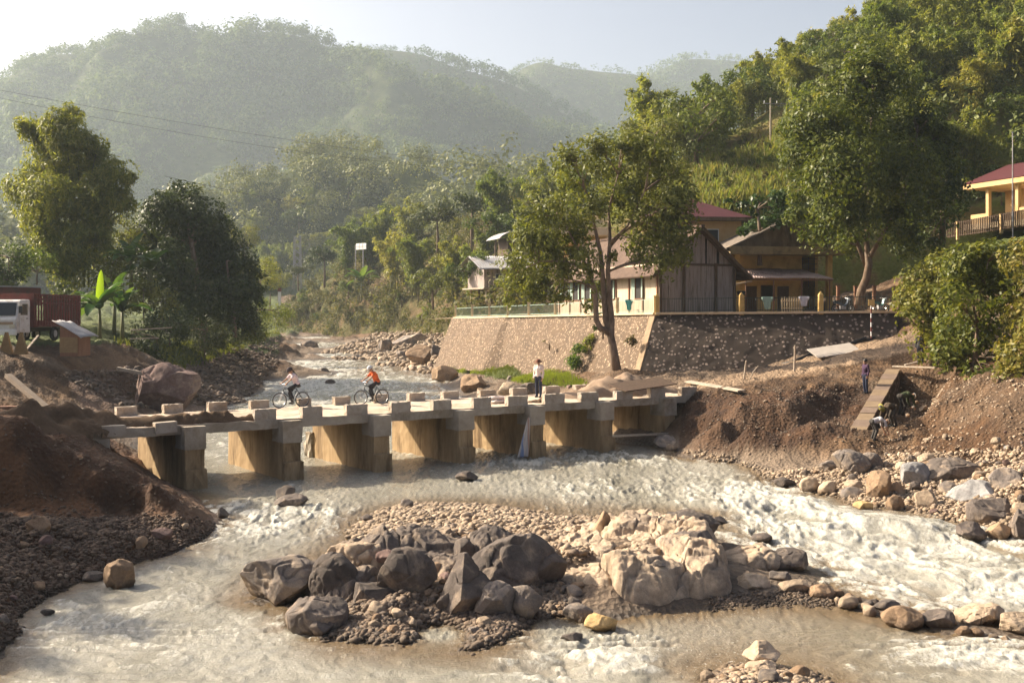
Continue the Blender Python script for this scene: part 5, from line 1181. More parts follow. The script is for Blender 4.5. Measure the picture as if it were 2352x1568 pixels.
for i in range(15):
    a = math.pi*(.12+.76*i/14)
    for j, y_ in enumerate((-.8, 4.8)): V.append((2.6-4.4*math.cos(a), y_, 1.7+2.1*math.sin(a)))
F = [(2*i, 2*i+1, 2*i+3, 2*i+2) for i in range(14)]
mb = MB(); mb.add(V, F); o = mb.build('roof', TIN, h5); m = o.modifiers.new('thick', 'SOLIDIFY'); m.thickness = .08
# --- upper building on the right, red roof
PA = np.array(D(2238, 512, 122)); PB_ = np.array(D(2420, 500, 112))
hu = empty('school_building', tuple(PA), math.atan2(PB_[1]-PA[1], PB_[0]-PA[0]), 'long yellow building with maroon roof on the upper right', 'building')
mb = MB(); mb.box((7.5, 4.3, 1.4), (16, .3, 3.6)); mb.box((-.35, 6.5, 1.4), (.3, 4.6, 3.6)); mb.build('wall', YELLOW2, hu)
mb = MB(); mb.box((7.5, 2.4, 3.35), (17.2, 5.4, .52)); mb.build('eave', YELLOW2, hu, .02)
mb = MB(); quad_slab(mb, (-1.2, -.35, 3.62), (16.2, -.35, 3.62), (16.2, 5.2, 5.7), (-1.2, 5.2, 5.7), .08); mb.build('roof', REDROOF, hu)
mb = MB(); mb.box((7.5, 2.4, -.35), (17, 5.2, .5)); mb.build('floor', PLASTER, hu)
for k in range(5):
    mb = MB(); mb.box((1.2+k*3.4, .5, 1.5), (.34, .34, 3.3)); mb.build('column', YELLOW2, hu, .01)
for k in range(3):
    mb = MB(); mb.box((2.4+k*4.2, 4.12, .9), (1.0, .06, 2.2)); d_ = mb.build('door', WOOD_DARK, hu); mb = MB(); mb.box((2.75+k*4.2, 4.06, .9), (.05, .08, .16)); mb.build('handle', STEEL, d_)
    window(hu, (4.4+k*4.2, 4.14, 1.4), 1.1, 1.3, (1, 0, 0), (0, -1, 0), WHITE, False, GLASS)
mb = MB(); mb.box((.1, .45, .35), (1.9, .14, .9)); mb.box((5.2, .45, .5), (.7, .14, 1.0)); mb.build('parapet', YELLOW2, hu, .01)
PF = [D(2155, 552, 116), D(2200, 545, 112), D(2250, 538, 108), D(2300, 530, 104), D(2352, 522, 100), D(2420, 512, 96)]
fence('fence', 'dark picket fence before the upper red roofed building', PF, [PF[1], PF[3]], 1.25, .22, YELLOW2, 1.35, WOOD_DARK, .27, bar=.09)
mb = MB(); mb.cyl((0, 0, -1.5), (0, 0, 6.6), .06, .035, 10); mb.torus((0, 0, 6.6), .05, .02); o = mb.build('flag_pole', TIN, None); o.location = D(2326, 505, 101); tag(o, 'bare grey flag pole in front of the upper building', 'pole')
# --- things on the terrace
def cloth(label, loc, wd, ht, c, seed):
    n = 9; rng = np.random.default_rng(seed); V = []; F = []
    for i in range(n):
        for j in range(n):
            u = j/(n-1)-.5; v_ = i/(n-1); V.append((u*wd*(1-.25*v_), -.05-.05*math.sin(j*1.9+seed)*v_, -v_*ht*(1-.15*abs(u))))
    for i in range(n-1):
        for j in range(n-1): F.append((i*n+j, i*n+j+1, (i+1)*n+j+1, (i+1)*n+j))
    mb = MB(); mb.add(V, F)
    for s in (-1, 1): mb.box((s*wd*.5, -.05, -ht*.22), (wd*.22, .03, ht*.4), M=Matrix.Rotation(s*.35, 3, 'Y'))
    o = mb.build('shirt', plain('cloth_%d' % seed, c, .9), None, smooth=True); m = o.modifiers.new('thick', 'SOLIDIFY'); m.thickness = .01
    o.location = loc; return tag(o, label, 'laundry')
cloth('teal cloth hung on the sunlit railing near the wall corner', Vector(along(1447, WT[0], WT[1]))+Vector((-.08, -.1, 1.0)), .45, .8, (.10, .40, .42), 1)
cloth('pale green shirt hung on the dark railing', Vector(along(1762, WT[1], WT[2]))+Vector((0, -.05, 1.05)), .6, .9, (.30, .42, .34), 2)
cloth('white shirt hung on the dark railing right of the yellow pickets', Vector(along(1846, WT[1], WT[2]))+Vector((0, -.05, 1.05)), .55, .7, (.55, .53, .56), 3)
cloth('black shirt hanging under the tin awning', tuple(np.array(D(1702, 668, 101))), .5, .75, (.03, .03, .03), 4)
gt = empty('picket_gate', tuple(np.array(along(1800, WT[1], WT[2]))+np.array([0, .4, 0])), 0.0, 'yellow picket gate leaning behind the dark railing', 'gate')
for k in range(9):
    mb = MB(); mb.box((k*.17, 0, .5), (.09, .03, 1.0+.06*(k % 2))); mb.build('picket', PLASTER, gt)
mb = MB(); mb.box((.68, .03, .25), (1.5, .03, .07)); mb.box((.68, .03, .75), (1.5, .03, .07)); mb.build('rail', PLASTER, gt)
# striped survey pole with a small yellow board
o = empty('marker_pole', D(2001, 782, 88), 0, 'red and white striped pole with a yellow board at the roadside', 'pole')
for k in range(8):
    mb = MB(); mb.cyl((0, 0, k*.3), (0, 0, (k+1)*.3), .045, n=10); mb.build('band', WHITE if k % 2 else REDP, o)
mb = MB(); mb.box((0, -.06, 2.5), (.42, .03, .42)); mb.build('board', YELLOW, o)
# stakes, sheet, pipes beside the road
def stake(label, px0, py0, px1, py1, d, r=.05):
    mb = MB(); a = Vector(hit(px0, py0, 40)); d = a.y/S; b = Vector(D(px1, py1, d-.3)); mb.tube([(0, 0, -.4), (b-a)*.5+Vector((.02, 0, 0)), b-a], [r*1.1, r, r*.85], 7); o = mb.build('stake', PLANK, None); o.location = a; tag(o, label, 'stake')
stake('upright wooden stake with pale top left of the taller one', 1708, 868, 1714, 828, 76, .055)
stake('thin slanted stick leaning beside the shorter stake', 1716, 870, 1742, 840, 76.5, .03)
stake('tallest thick wooden stake standing at the road edge', 1824, 850, 1826, 793, 75, .06)
stake('thin twig standing behind the far guard blocks', 1316, 880, 1312, 848, 78, .02)
plank('white_sheet', 'large pale rectangular sheet lying beside the road under the wall', 'sheet', D(1866, 812, 85), D(1966, 797, 85.5), 1.7, .06, surf('pale_sheet', (.34, .30, .26), (.42, .375, .33), 2, .8, .1), (0, -.30, 1))
for k, (a_, b_) in enumerate((((1735, 858), (1880, 806)), ((1780, 842), (1990, 776)), ((1800, 846), (2010, 775)))):
    mb = MB(); A_ = Vector(D(*a_, 87+k*.3)); B_ = Vector(D(*b_, 87.5+k*.3)); mb.tube([(0, 0, 0), (B_-A_)*.5+Vector((0, 0, -.12)), B_-A_], [.11]*3, 10); o = mb.build('pipe', BLACKP, None, smooth=True); o.location = A_
    tag(o, ('nearest black pipe lying against the foot of the dark wall', 'middle black pipe lying along the foot of the dark wall', 'long black pipe reaching farthest up the road by the dark wall')[k], 'pipe')
# masonry wall of the trench with pale top
A_ = Vector(TW0); B_ = Vector(TW1); dv = (B_-A_); hv_ = Vector((dv.x, dv.y, 0)).normalized(); sd = Vector((hv_.y, -hv_.x, 0))
tw = empty('trench_wall', A_, 0, 'new stone wall with pale stepped top running down beside the trench', 'wall')
mb = MB(); a, b = Vector((0, 0, 0)), dv
p = [a-sd*.33, a+sd*.33, b+sd*.33, b-sd*.33]; dn = Vector((0, 0, -2.6))
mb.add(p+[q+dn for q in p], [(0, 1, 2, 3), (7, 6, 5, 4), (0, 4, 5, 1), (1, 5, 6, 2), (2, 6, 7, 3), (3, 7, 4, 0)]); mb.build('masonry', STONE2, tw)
CAPS = [surf('tan_cap_%d' % k, (.17-.03*k, .12-.02*k, .075), (.26-.04*k, .19-.03*k, .12), 2, .9, .4) for k in (0, 1)]
rg = random.Random(8); n = 11
for k in range(n):
    q0 = a.lerp(b, k/n); q1 = a.lerp(b, (k+.97)/n); mb = MB(); mb.beam(q0+Vector((0, 0, .06+rg.uniform(-.02, .02))), q1+Vector((0, 0, .06)), .72+rg.uniform(-.03, .03), .12); mb.build('cap_slab', CAPS[k % 2], tw, .01)
plank('plank', 'horizontal plank bridging the head of the trench', 'plank', D(2052, 841, 71.5), D(2150, 844, 69), .25, .07)
plank('plank', 'slanting grey plank above the head of the trench', 'plank', D(2078, 838, 73), D(2130, 826, 73), .2, .06)
plank('plank', 'tan plank sloping up out of the trench', 'plank', D(2022, 1006, 57.5), D(2058, 974, 59), .14, .05)
# brick pillar at the right edge
mb = MB(); mb.box((0, 0, 1.0), (.5, .5, 2.6)); mb.box((0, 0, 2.35), (.62, .62, .12)); o = mb.build('pillar', surf('tan_brick', (.34, .21, .11), (.44, .29, .16), 5, .9, .5, .02), None, .01); o.location = D(2356, 905, 58); tag(o, 'tan brick pillar cut by the right edge of the photo', 'pillar')
# pylon, billboard, marker by the far river
py = empty('pylon', D(683, 590, 330), 0, 'short lattice pylon among the far trees', 'pylon')
mb = MB()
for sx in (-1, 1):
    for sy in (-1, 1): mb.beam((sx*.9, sy*.9, -8), (sx*.7, sy*.7, 5.2), .22, .22)
mb.build('leg', TIN, py)
mb = MB()
for sy in (-1, 1):
    mb = MB()
    for k in range(7): z0 = -6+k*1.6; mb.beam((-.85, sy*.8, z0), (.8, sy*.8, z0+1.6), .12, .12); mb.beam((.85, sy*.8, z0), (-.8, sy*.8, z0+1.6), .12, .12)
    mb.build('bracing', TIN, py)
mb = MB()

bl = empty('billboard', D(830, 566, 292), -.75, 'white blank billboard on a thin post above the far bank', 'billboard')
mb = MB(); mb.box((0, 0, 0), (3.4, .18, 1.35)); mb.build('panel', WHITE, bl, .02)
mb = MB(); mb.box((0, -.13, 0), (3.15, .03, .05)); mb.box((-.55, -.13, 0), (.05, .03, 1.25)); mb.box((.55, -.13, 0), (.05, .03, 1.25)); mb.build('seam', TIN, bl)
for sx in (-1, 1):
    mb = MB(); mb.cyl((sx*1.3-.9, .2, -9), (sx*1.3-.9, .2, .5), .14, n=8); mb.build('post', TIN, bl)
mk_ = empty('river_marker', D(642, 700, 250), 0, 'small white and red post by the far left shore', 'post')
mb = MB(); mb.box((0, 0, .9), (.5, .4, 3.2)); mb.build('post', WHITE, mk_); mb = MB(); mb.box((0, 0, 2.8), (.62, .5, .7)); mb.build('cap', REDP, mk_)
# utility pole and wires
up = empty('utility_pole', D(1770, 300, 168), 0, 'utility pole with one crossarm on the right hillside', 'utility pole')
mb = MB(); mb.cyl((0, 0, -3), (0, 0, 4.1), .14, .10, 10); mb.build('pole', CONC, up)
mb = MB(); mb.beam((-.9, 0, 3.4), (.9, 0, 3.4), .1, .1); mb.build('crossarm', TIN, up)
for x_ in (-.8, 0, .8):
    mb = MB(); mb.cyl((x_, 0, 3.45), (x_, 0, 3.75), .06, n=8); mb.build('insulator', WHITE, up)
WIREM = plain('wire_metal', (.05, .05, .055), .6)
def wire(label, P0, P1, sag, r=.035):
    a = Vector(P0); b = Vector(P1); pts = []
    for i in range(25):
        t = i/24; p = a.lerp(b, t)-a; p.z -= sag*4*t*(1-t); pts.append(p)
    mb = MB(); mb.tube(pts, [r]*25, 5); o = mb.build('wire', WIREM, None); o.location = a; tag(o, label, 'power line')
wire('upper power line crossing the hazy mountain', D(-150, 178, 200), D(1290, 400, 250), 1.3, .028)
wire('lower power line crossing the hazy mountain', D(-150, 192, 200), D(1290, 404, 250), 2.4, .028)
wire('faint low wire in front of the low ridge', D(380, 405, 210), D(1080, 505, 300), 1.5, .04)
wire('upper wire leaving the hillside utility pole to the right', D(1772, 237, 168), D(2300, 225, 150), .6, .04)
wire('lower wire leaving the hillside utility pole to the right', D(1775, 241, 168), D(2300, 262, 150), .6, .04)
# ------------------------------------------------------------------ rocks
import bmesh
def ico(sub):
    bm = bmesh.new(); bmesh.ops.create_icosphere(bm, subdivisions=sub, radius=1.0); bm.verts.ensure_lookup_table()
    V = np.array([v.co[:] for v in bm.verts]); F = np.array([[v.index for v in f.verts] for f in bm.faces]); bm.free(); return V, F
ICO = {k: ico(k) for k in (1, 2, 3, 4, 5, 6)}
def rock_shape(seed, sub, dims, cuts=9, flat=.62, amp=.07, crack=.05, roundness=.0, layers=0.0):
    V, F = ICO[sub]; rng = np.random.default_rng(seed); P = V.copy()
    for _ in range(cuts):
        n = rng.normal(size=3); n[2] *= .8; n /= np.linalg.norm(n); o = rng.uniform(flat, .92)
        s = P @ n-o; P -= np.where(s > 0, s*(1-roundness), 0)[:, None]*n
    P *= np.array(dims)/2/np.max(np.abs(P), 0)
    k = 1/np.mean(dims); nr = P/np.linalg.norm(P, axis=1, keepdims=True)
    q = P*k*2.2
    d = amp*fbm(q[:, 0], q[:, 1], q[:, 2], seed=seed, oct=5, gain=.52)-crack*np.maximum(0, 1-np.abs(fbm(q[:, 0]*.9+5, q[:, 1]*.9, q[:, 2]*.9, seed=seed+7, oct=3))*7)
    if layers: d = d+layers*(np.abs(((q[:, 2]*2.1+.5*fbm(q[:, 0], q[:, 1], seed=seed+3, oct=3)) % 1)-.5)-.25)
    P = P+nr*(d*np.mean(dims))[:, None]
    return P, F
def rockmat(name, a, b, dust, dustw=.5, edge=.35):
    M = NT(name); v = M.pos((1, 1, 1), 'Object'); ge = M.n('NewGeometry'); oi = M.n('ObjectInfo')
    n1 = M.noise(1.1, 7, .68, v, .3); n2 = M.noise(6, 6, .7, v, .2); n3 = M.noise(38, 4, .7, v)
    c = M.ramp(n1, [(.32, g4(a)), (.68, g4(b))])
    du = M.ramp(M.noise(.8, 6, .72, v, .6), [(.62-dustw*.3, (0, 0, 0, 1)), (.74-dustw*.25, (1, 1, 1, 1))]); c = M.mix(du, c, g4(dust))
    c = M.mix(.55, c, M.ramp(n2, [(.28, (.27, .27, .27, 1)), (.72, (.73, .73, .73, 1))]), 'OVERLAY')
    c = M.mix(.4, c, M.ramp(n3, [(.28, (.3, .3, .3, 1)), (.72, (.7, .7, .7, 1))]), 'OVERLAY')
    hs = M.n('HueSaturation'); M.l(c, hs.inputs['Color']); mr = M.n('MapRange'); M.l(oi.outputs['Random'], mr.inputs[0]); mr.inputs[3].default_value = .78; mr.inputs[4].default_value = 1.25; M.l(mr.outputs[0], hs.inputs['Value'])
    # rock stays dark where the river keeps it wet
    sp = M.n('SeparateXYZ'); M.l(ge.outputs['Position'], sp.inputs[0]); wn = M.n('Math', operation='MULTIPLY_ADD'); M.l(n2, wn.inputs[0]); wn.inputs[1].default_value = .35; M.l(sp.outputs[2], wn.inputs[2])
    wet = M.ramp(wn.outputs[0], [(.20, (1, 1, 1, 1)), (.34, (0, 0, 0, 1))])
    c = M.mix(wet, hs.outputs[0], M.mix(1.0, hs.outputs[0], (.42, .38, .33, 1), 'MULTIPLY')); M.base(c)
    M.l(M.ramp(wet, [(0, (.85, .85, .85, 1)), (1, (.3, .3, .3, 1))]), M.p.inputs['Roughness']); M.p.inputs['Specular IOR Level'].default_value = .35
    ad = M.n('Math', operation='ADD'); M.l(n2, ad.inputs[0]); M.l(n3, ad.inputs[1]); M.bump(ad.outputs[0], .7, .05); return M.m
R_DARK = rockmat('dark_rock', (.085, .070, .060), (.165, .132, .11), (.34, .26, .185), .42)
R_DARK2 = rockmat('dark_bedrock', (.095, .078, .068), (.19, .152, .125), (.36, .275, .195), .5)
R_GREY = rockmat('grey_rock', (.14, .12, .105), (.24, .20, .17), (.40, .31, .22), .5)
R_TAN = rockmat('tan_rock', (.36, .27, .185), (.50, .39, .275), (.24, .19, .145), .4)
R_BROWN = rockmat('brown_rock', (.26, .17, .10), (.38, .26, .16), (.18, .13, .09), .4)
R_BLUE = rockmat('bluish_rock', (.20, .195, .19), (.36, .345, .325), (.15, .135, .125), .4)
R_RED = rockmat('reddish_rock', (.15, .095, .080), (.23, .15, .125), (.32, .235, .185), .35)
R_OCHRE = rockmat('ochre_rock', (.42, .28, .12), (.52, .36, .17), (.30, .2, .1), .3)
ROCKS = []
def rock(label, px0, px1, py0, py1, mat, zb=0.0, seed=0, cuts=9, flat=.62, amp=.055, sub=5, rz=None, deep=.8, group=None, name='boulder', crack=.035, roundness=0.0, layers=0.0, hs=1.0, lean=(0, 0)):
    cx = (px0+px1)/2; x, y, z = G(cx, py1, zb); sc_ = FOC/y; W = (px1-px0)/sc_*1.08; vis = (py1-py0)/sc_*1.12; slope = (py1-HY)/FOC
    dp = W*deep; H = max(.35*W, (vis-dp*slope*.75))*hs
    P, F = rock_shape(seed*7+3, sub, (W*1.04, dp*1.04, H*1.35), cuts, flat, amp, crack, roundness, layers)
    o = link(name, npmesh(name, P, F, [mat], True), None, (x*(1+dp*.40/y), y+dp*.40, zb+H*.36)); o.rotation_euler = (lean[0], lean[1], (seed*1.3) % 6.28 if rz is None else rz)
    if deep < .7 or W/ max(H, .01) > 1.6 or rz is not None: o.rotation_euler[2] = rz or 0.0
    ROCKS.append((x, y, W)); return tag(o, label, 'rock', group)
B = [
 ('flat pale grey boulder at the left tip of the rock island', 556, 738, 1276, 1388, R_GREY, 0, 1, 8, .6), ('upright dark boulder with a shadowed right side near the island left end', 706, 822, 1276, 1394, R_DARK, 0.05, 2, 7, .7), ('rounded dark boulder at the lower left corner of the island', 660, 796, 1354, 1458, R_DARK, 0, 3, 6, .75),
 ('small dark rock in front of the rounded lower left boulder', 700, 776, 1404, 1464, R_DARK, 0, 4, 8, .65), ('wide tan boulder at the back left of the island', 748, 902, 1238, 1340, R_TAN, .3, 5, 6, .75), ('large broad dark boulder left of the pointed one', 848, 1000, 1266, 1396, R_DARK, .15, 6, 8, .62), ('dark bluish boulder in the front gap left of the broad one', 806, 906, 1330, 1402, R_DARK, .15, 7, 8, .62),
 ('small reddish stone perched on the broad dark boulder', 864, 908, 1262, 1292, R_RED, .85, 8, 8, .65), ('dark blocky rock behind the tip of the pointed boulder', 1036, 1092, 1238, 1296, R_DARK, .55, 9, 9, .6), ('low rough grey rock at the back of the island', 934, 1046, 1224, 1284, R_GREY, .45, 10, 9, .55),
 ('tall pointed dark boulder with a pale left face', 1008, 1136, 1278, 1418, R_DARK, .12, 11, 10, .5), ('largest dark rock mass sloping down to the right', 1066, 1306, 1226, 1372, R_DARK, .2, 12, 8, .6), ('smooth grey wedge leaning on the pointed boulder', 1094, 1186, 1340, 1420, R_GREY, .12, 13, 7, .6), ('squat grey boulder below the largest dark rock mass', 1160, 1246, 1338, 1414, R_GREY, .12, 14, 8, .66),
 ('small dark chip at the left foot of the pointed boulder', 1000, 1046, 1360, 1416, R_DARK, .1, 15, 9, .55), ('narrow dark fin between the pointed boulder and the rock mass', 1100, 1160, 1262, 1360, R_DARK, .25, 16, 8, .6),
 ('brown stone wedged right of the broad boulder', 980, 1020, 1292, 1322, R_BROWN, .5, 17, 8, .7), ('reddish brown stone below the wedged stone', 1004, 1040, 1314, 1346, R_RED, .4, 18, 8, .7), ('long narrow brown stone standing in the rubble gap', 966, 1002, 1340, 1382, R_RED, .25, 19, 8, .7),
 # tan bedrock carries these
 
 ('dark cap rock on top of the right outcrop', 1508, 1654, 1172, 1246, R_DARK, .42, 25, 8, .62), ('dark rounded rock hanging below the cap rock', 1528, 1662, 1218, 1304, R_DARK, .3, 26, 6, .74), ('small orange tan boulder at the back of the outcrop', 1362, 1404, 1178, 1236, R_BROWN, .42, 27, 8, .62), ('grey brown boulder beside the dark cap rock', 1458, 1500, 1180, 1218, R_GREY, .6, 28, 8, .7), ('tan rock between the orange boulder and the cap rock', 1402, 1462, 1184, 1226, R_TAN, .5, 29, 8, .65),
 ('grey boulder at the left edge of the bedrock', 1314, 1358, 1232, 1258, R_GREY, .35, 30, 6, .75), ('small square grey stone lying on the bedrock slab', 1486, 1526, 1286, 1308, R_GREY, .75, 31, 8, .65),
 ('squared ochre boulder standing in the water before the outcrop', 1346, 1422, 1404, 1452, R_OCHRE, 0, 32, 12, .66), ('dark wedge rock left of the ochre boulder', 1296, 1360, 1386, 1430, R_GREY, 0, 33, 8, .6),
 ('low tan rock shelf right of the outcrop', 1652, 1800, 1252, 1318, R_TAN, 0, 34, 6, .7), ('wet dark shelf rock beside the white rapids', 1742, 1868, 1264, 1318, R_DARK, 0, 35, 7, .65), ('rounded tan boulder on the shelf above the small pool', 1684, 1766, 1316, 1362, R_TAN, .02, 36, 6, .74), ('grey block on the shelf right of the rounded tan boulder', 1768, 1820, 1308, 1342, R_GREY, .05, 37, 8, .66), ('long low tan stone at the right end of the shelf', 1790, 1872, 1334, 1368, R_TAN, 0, 38, 7, .7), ('smooth orange stone at the end of the shelf', 1858, 1914, 1342, 1378, R_BROWN, 0, 39, 6, .78), ('thin wet rock at the back corner of the outcrop', 1628, 1668, 1184, 1202, R_DARK, .02, 40, 8, .6),
 # in the river
 ('lone ochre boulder standing in the left stream', 236, 310, 1286, 1350, R_BROWN, 0, 41, 9, .68), ('flat dark rock awash below the middle piers', 1048, 1104, 1090, 1106, R_DARK, 0, 42, 7, .6), ('upper dark rock in the rapids below the first pier', 634, 682, 1116, 1146, R_DARK, 0, 43, 7, .65), ('lower dark rock in the rapids below the first pier', 634, 704, 1138, 1164, R_DARK, 0, 44, 7, .65), ('dark stone at the upper left edge of the gravel bar', 826, 858, 1182, 1202, R_DARK, 0, 45, 7, .68), ('pale boulder at the top of the gravel bar', 916, 948, 1146, 1166, R_GREY, .08, 46, 7, .7), ('small dark rock at the right shore of the rapids', 1728, 1776, 1224, 1246, R_DARK, 0, 47, 7, .65), ('tiny black rock in the foreground water', 1290, 1336, 1452, 1474, R_DARK, 0, 48, 7, .65),
 ('pointed tan rock at the bottom of the photo', 1704, 1788, 1470, 1532, R_TAN, .05, 11, 8, .57), ('flat tan stone below the pointed rock', 1716, 1786, 1522, 1548, R_TAN, .08, 50, 7, .7), ('brown stone right of the flat tan stone', 1816, 1860, 1528, 1560, R_BROWN, .08, 51, 8, .68), ('dark wet stone in the left corner water', 94, 124, 1396, 1414, R_DARK, 0, 52, 7, .65), ('black wet rock between the ochre boulder and the shore', 190, 240, 1318, 1336, R_DARK, 0, 152, 7, .65),
 # stone row
 ('largest brown boulder in the row of stones', 2030, 2116, 1390, 1444, R_BROWN, 0, 53, 7, .7), ('dark lumpy rock right of the largest row boulder', 2112, 2196, 1398, 1446, R_DARK, 0, 54, 8, .62), ('long flat tan rock slab at the right end of the row', 2196, 2312, 1380, 1440, R_TAN, 0, 55, 6, .72), ('tan rock slab cut by the right edge beyond the row', 2290, 2400, 1402, 1462, R_TAN, 0, 56, 6, .72), ('flat grey stone left of the largest row boulder', 2006, 2066, 1380, 1404, R_GREY, 0, 57, 7, .66),
 # right bank
 ('tilted flat grey slab on top of the right shore', 1910, 2008, 1038, 1094, R_GREY, .35, 61, 7, .5), ('big brown boulder right of the tilted slab', 1988, 2052, 1084, 1146, R_BROWN, .15, 62, 10, .55), ('upright squared tan boulder at the water edge', 2098, 2152, 1124, 1174, R_TAN, .02, 63, 12, .68), ('big bluish grey boulder with white streaks', 2162, 2304, 1102, 1172, R_BLUE, .12, 64, 9, .6), ('dark brown split boulder below the bluish one', 2226, 2346, 1142, 1206, R_DARK, .05, 65, 10, .6), ('dark boulder cut by the right edge of the photo', 2308, 2400, 1170, 1244, R_DARK, 0, 66, 8, .62), ('pale square stone at the left end of the right shore', 1838, 1884, 1096, 1130, R_TAN, 0, 67, 9, .66),
 ('grey boulder above the squared tan one', 2062, 2132, 1062, 1120, R_BLUE, .3, 68, 9, .6), ('long dark rock lying above the bluish boulder', 2110, 2240, 1050, 1108, R_DARK, .5, 69, 7, .6), ('tan stone right of the big brown boulder', 2036, 2076, 1108, 1142, R_BROWN, .15, 70, 9, .66), ('rounded orange stone at the water edge left of the squared boulder', 2032, 2078, 1138, 1172, R_BROWN, .02, 71, 7, .72), ('pale grey stone at the water edge below the tilted slab', 1934, 1980, 1118, 1146, R_GREY, .02, 72, 8, .7), ('flat ochre stone awash at the right shore', 1962, 2004, 1150, 1172, R_OCHRE, 0, 73, 7, .7), ('pinkish white rock in the rubble at the right', 2058, 2082, 1040, 1062, R_TAN, .55, 74, 9, .6),
 ('grey rock at the foot of the dirt slope', 1970, 2026, 1042, 1084, R_GREY, .45, 75, 9, .6), ('dark boulder half buried at the foot of the dirt slope', 2150, 2210, 1020, 1062, R_DARK, .7, 76, 8, .6), ('bluish rock cut by the right edge at the slope foot', 2300, 2372, 1020, 1072, R_BLUE, .9, 77, 8, .6), ('grey boulder right above the dark split boulder', 2270, 2352, 1080, 1142, R_GREY, .5, 78, 8, .62), ('dark wet rock in the water under the split boulder', 2188, 2262, 1196, 1240, R_DARK, 0, 79, 7, .62), ('brown wet rock at the foot of the right edge boulder', 2268, 2324, 1198, 1238, R_BROWN, 0, 80, 7, .62),
 # upstream and left
 ('huge reddish boulder in the gully behind the left end of the bridge', 304, 456, 846, 934, R_RED, .9, 81, 8, .6), ('grey rock beside the huge reddish boulder', 408, 448, 850, 876, R_RED, 1.9, 82, 9, .6), ('dark rock in the upstream river nearest the bridge', 748, 772, 872, 884, R_DARK, .12, 83, 7, .6), ('dark flat rock midstream above the cyclists', 722, 764, 846, 862, R_DARK, .2, 84, 7, .6), ('dark rock in the far rapids', 690, 730, 784, 800, R_DARK, .95, 85, 7, .6), ('small dark rock left of the far gravel bar', 664, 682, 802, 812, R_DARK, .85, 86, 7, .6), ('big grey rock on the far gravel bar', 900, 990, 770, 800, R_GREY, 1.4, 87, 8, .6), ('pointed rock on the far gravel bar', 866, 906, 776, 806, R_GREY, 1.2, 88, 9, .55), ('tan boulder at the far bar right end', 936, 1000, 796, 836, R_BROWN, .8, 89, 8, .6), ('dark boulder at the foot of the wall far left', 986, 1024, 792, 824, R_DARK, 1.1, 90, 8, .6), ('brown outcrop below the left end of the grass strip', 1060, 1130, 858, 902, R_BROWN, .35, 91, 9, .55), ('low brown rock at the upstream right shore', 990, 1050, 842, 872, R_BROWN, .4, 92, 8, .6), ('grey boulder behind the far guard blocks', 1190, 1250, 878, 902, R_GREY, .8, 93, 8, .65), ('tan boulder behind the standing man', 1140, 1196, 880, 904, R_TAN, .8, 94, 8, .65), ('upper pale rock at the abutment foot', 1504, 1562, 1000, 1026, R_GREY, .1, 95, 9, .6), ('small pale rock in the shallows by the abutment', 1530, 1556, 1020, 1036, R_TAN, 0, 96, 8, .66), ('dark rock at the right bank beside the rapids', 1780, 1822, 1096, 1116, R_DARK, 0, 97, 8, .62), ('wet dark rock at the mouth of the left shore', 494, 526, 1166, 1190, R_DARK, 0, 98, 8, .64), ('large rough stone on the left gravel beach', 60, 116, 1186, 1222, R_BROWN, .95, 99, 9, .6), ('reddish stone on the left gravel beach', 348, 396, 1212, 1240, R_RED, .3, 100, 9, .6)]
for r in B:
    lb, a, b, c, d_, mt, zb, sd, cu, fl = r
    big = (b-a) > 55; tanr = mt is R_TAN and (b-a) > 110
    rock(lb, a, b, c, d_, mt, zb, sd, cu+5, fl-.09, sub=6 if (b-a) > 90 else (5 if big else 4), deep=.85 if (b-a) < 150 else .6, rz=(0.0 if tanr else None), amp=.036 if not tanr else .05, crack=.03 if not tanr else .05, layers=.05 if tanr else 0, roundness=.0, lean=((.12, .35) if sd == 61 else (0, 0)))
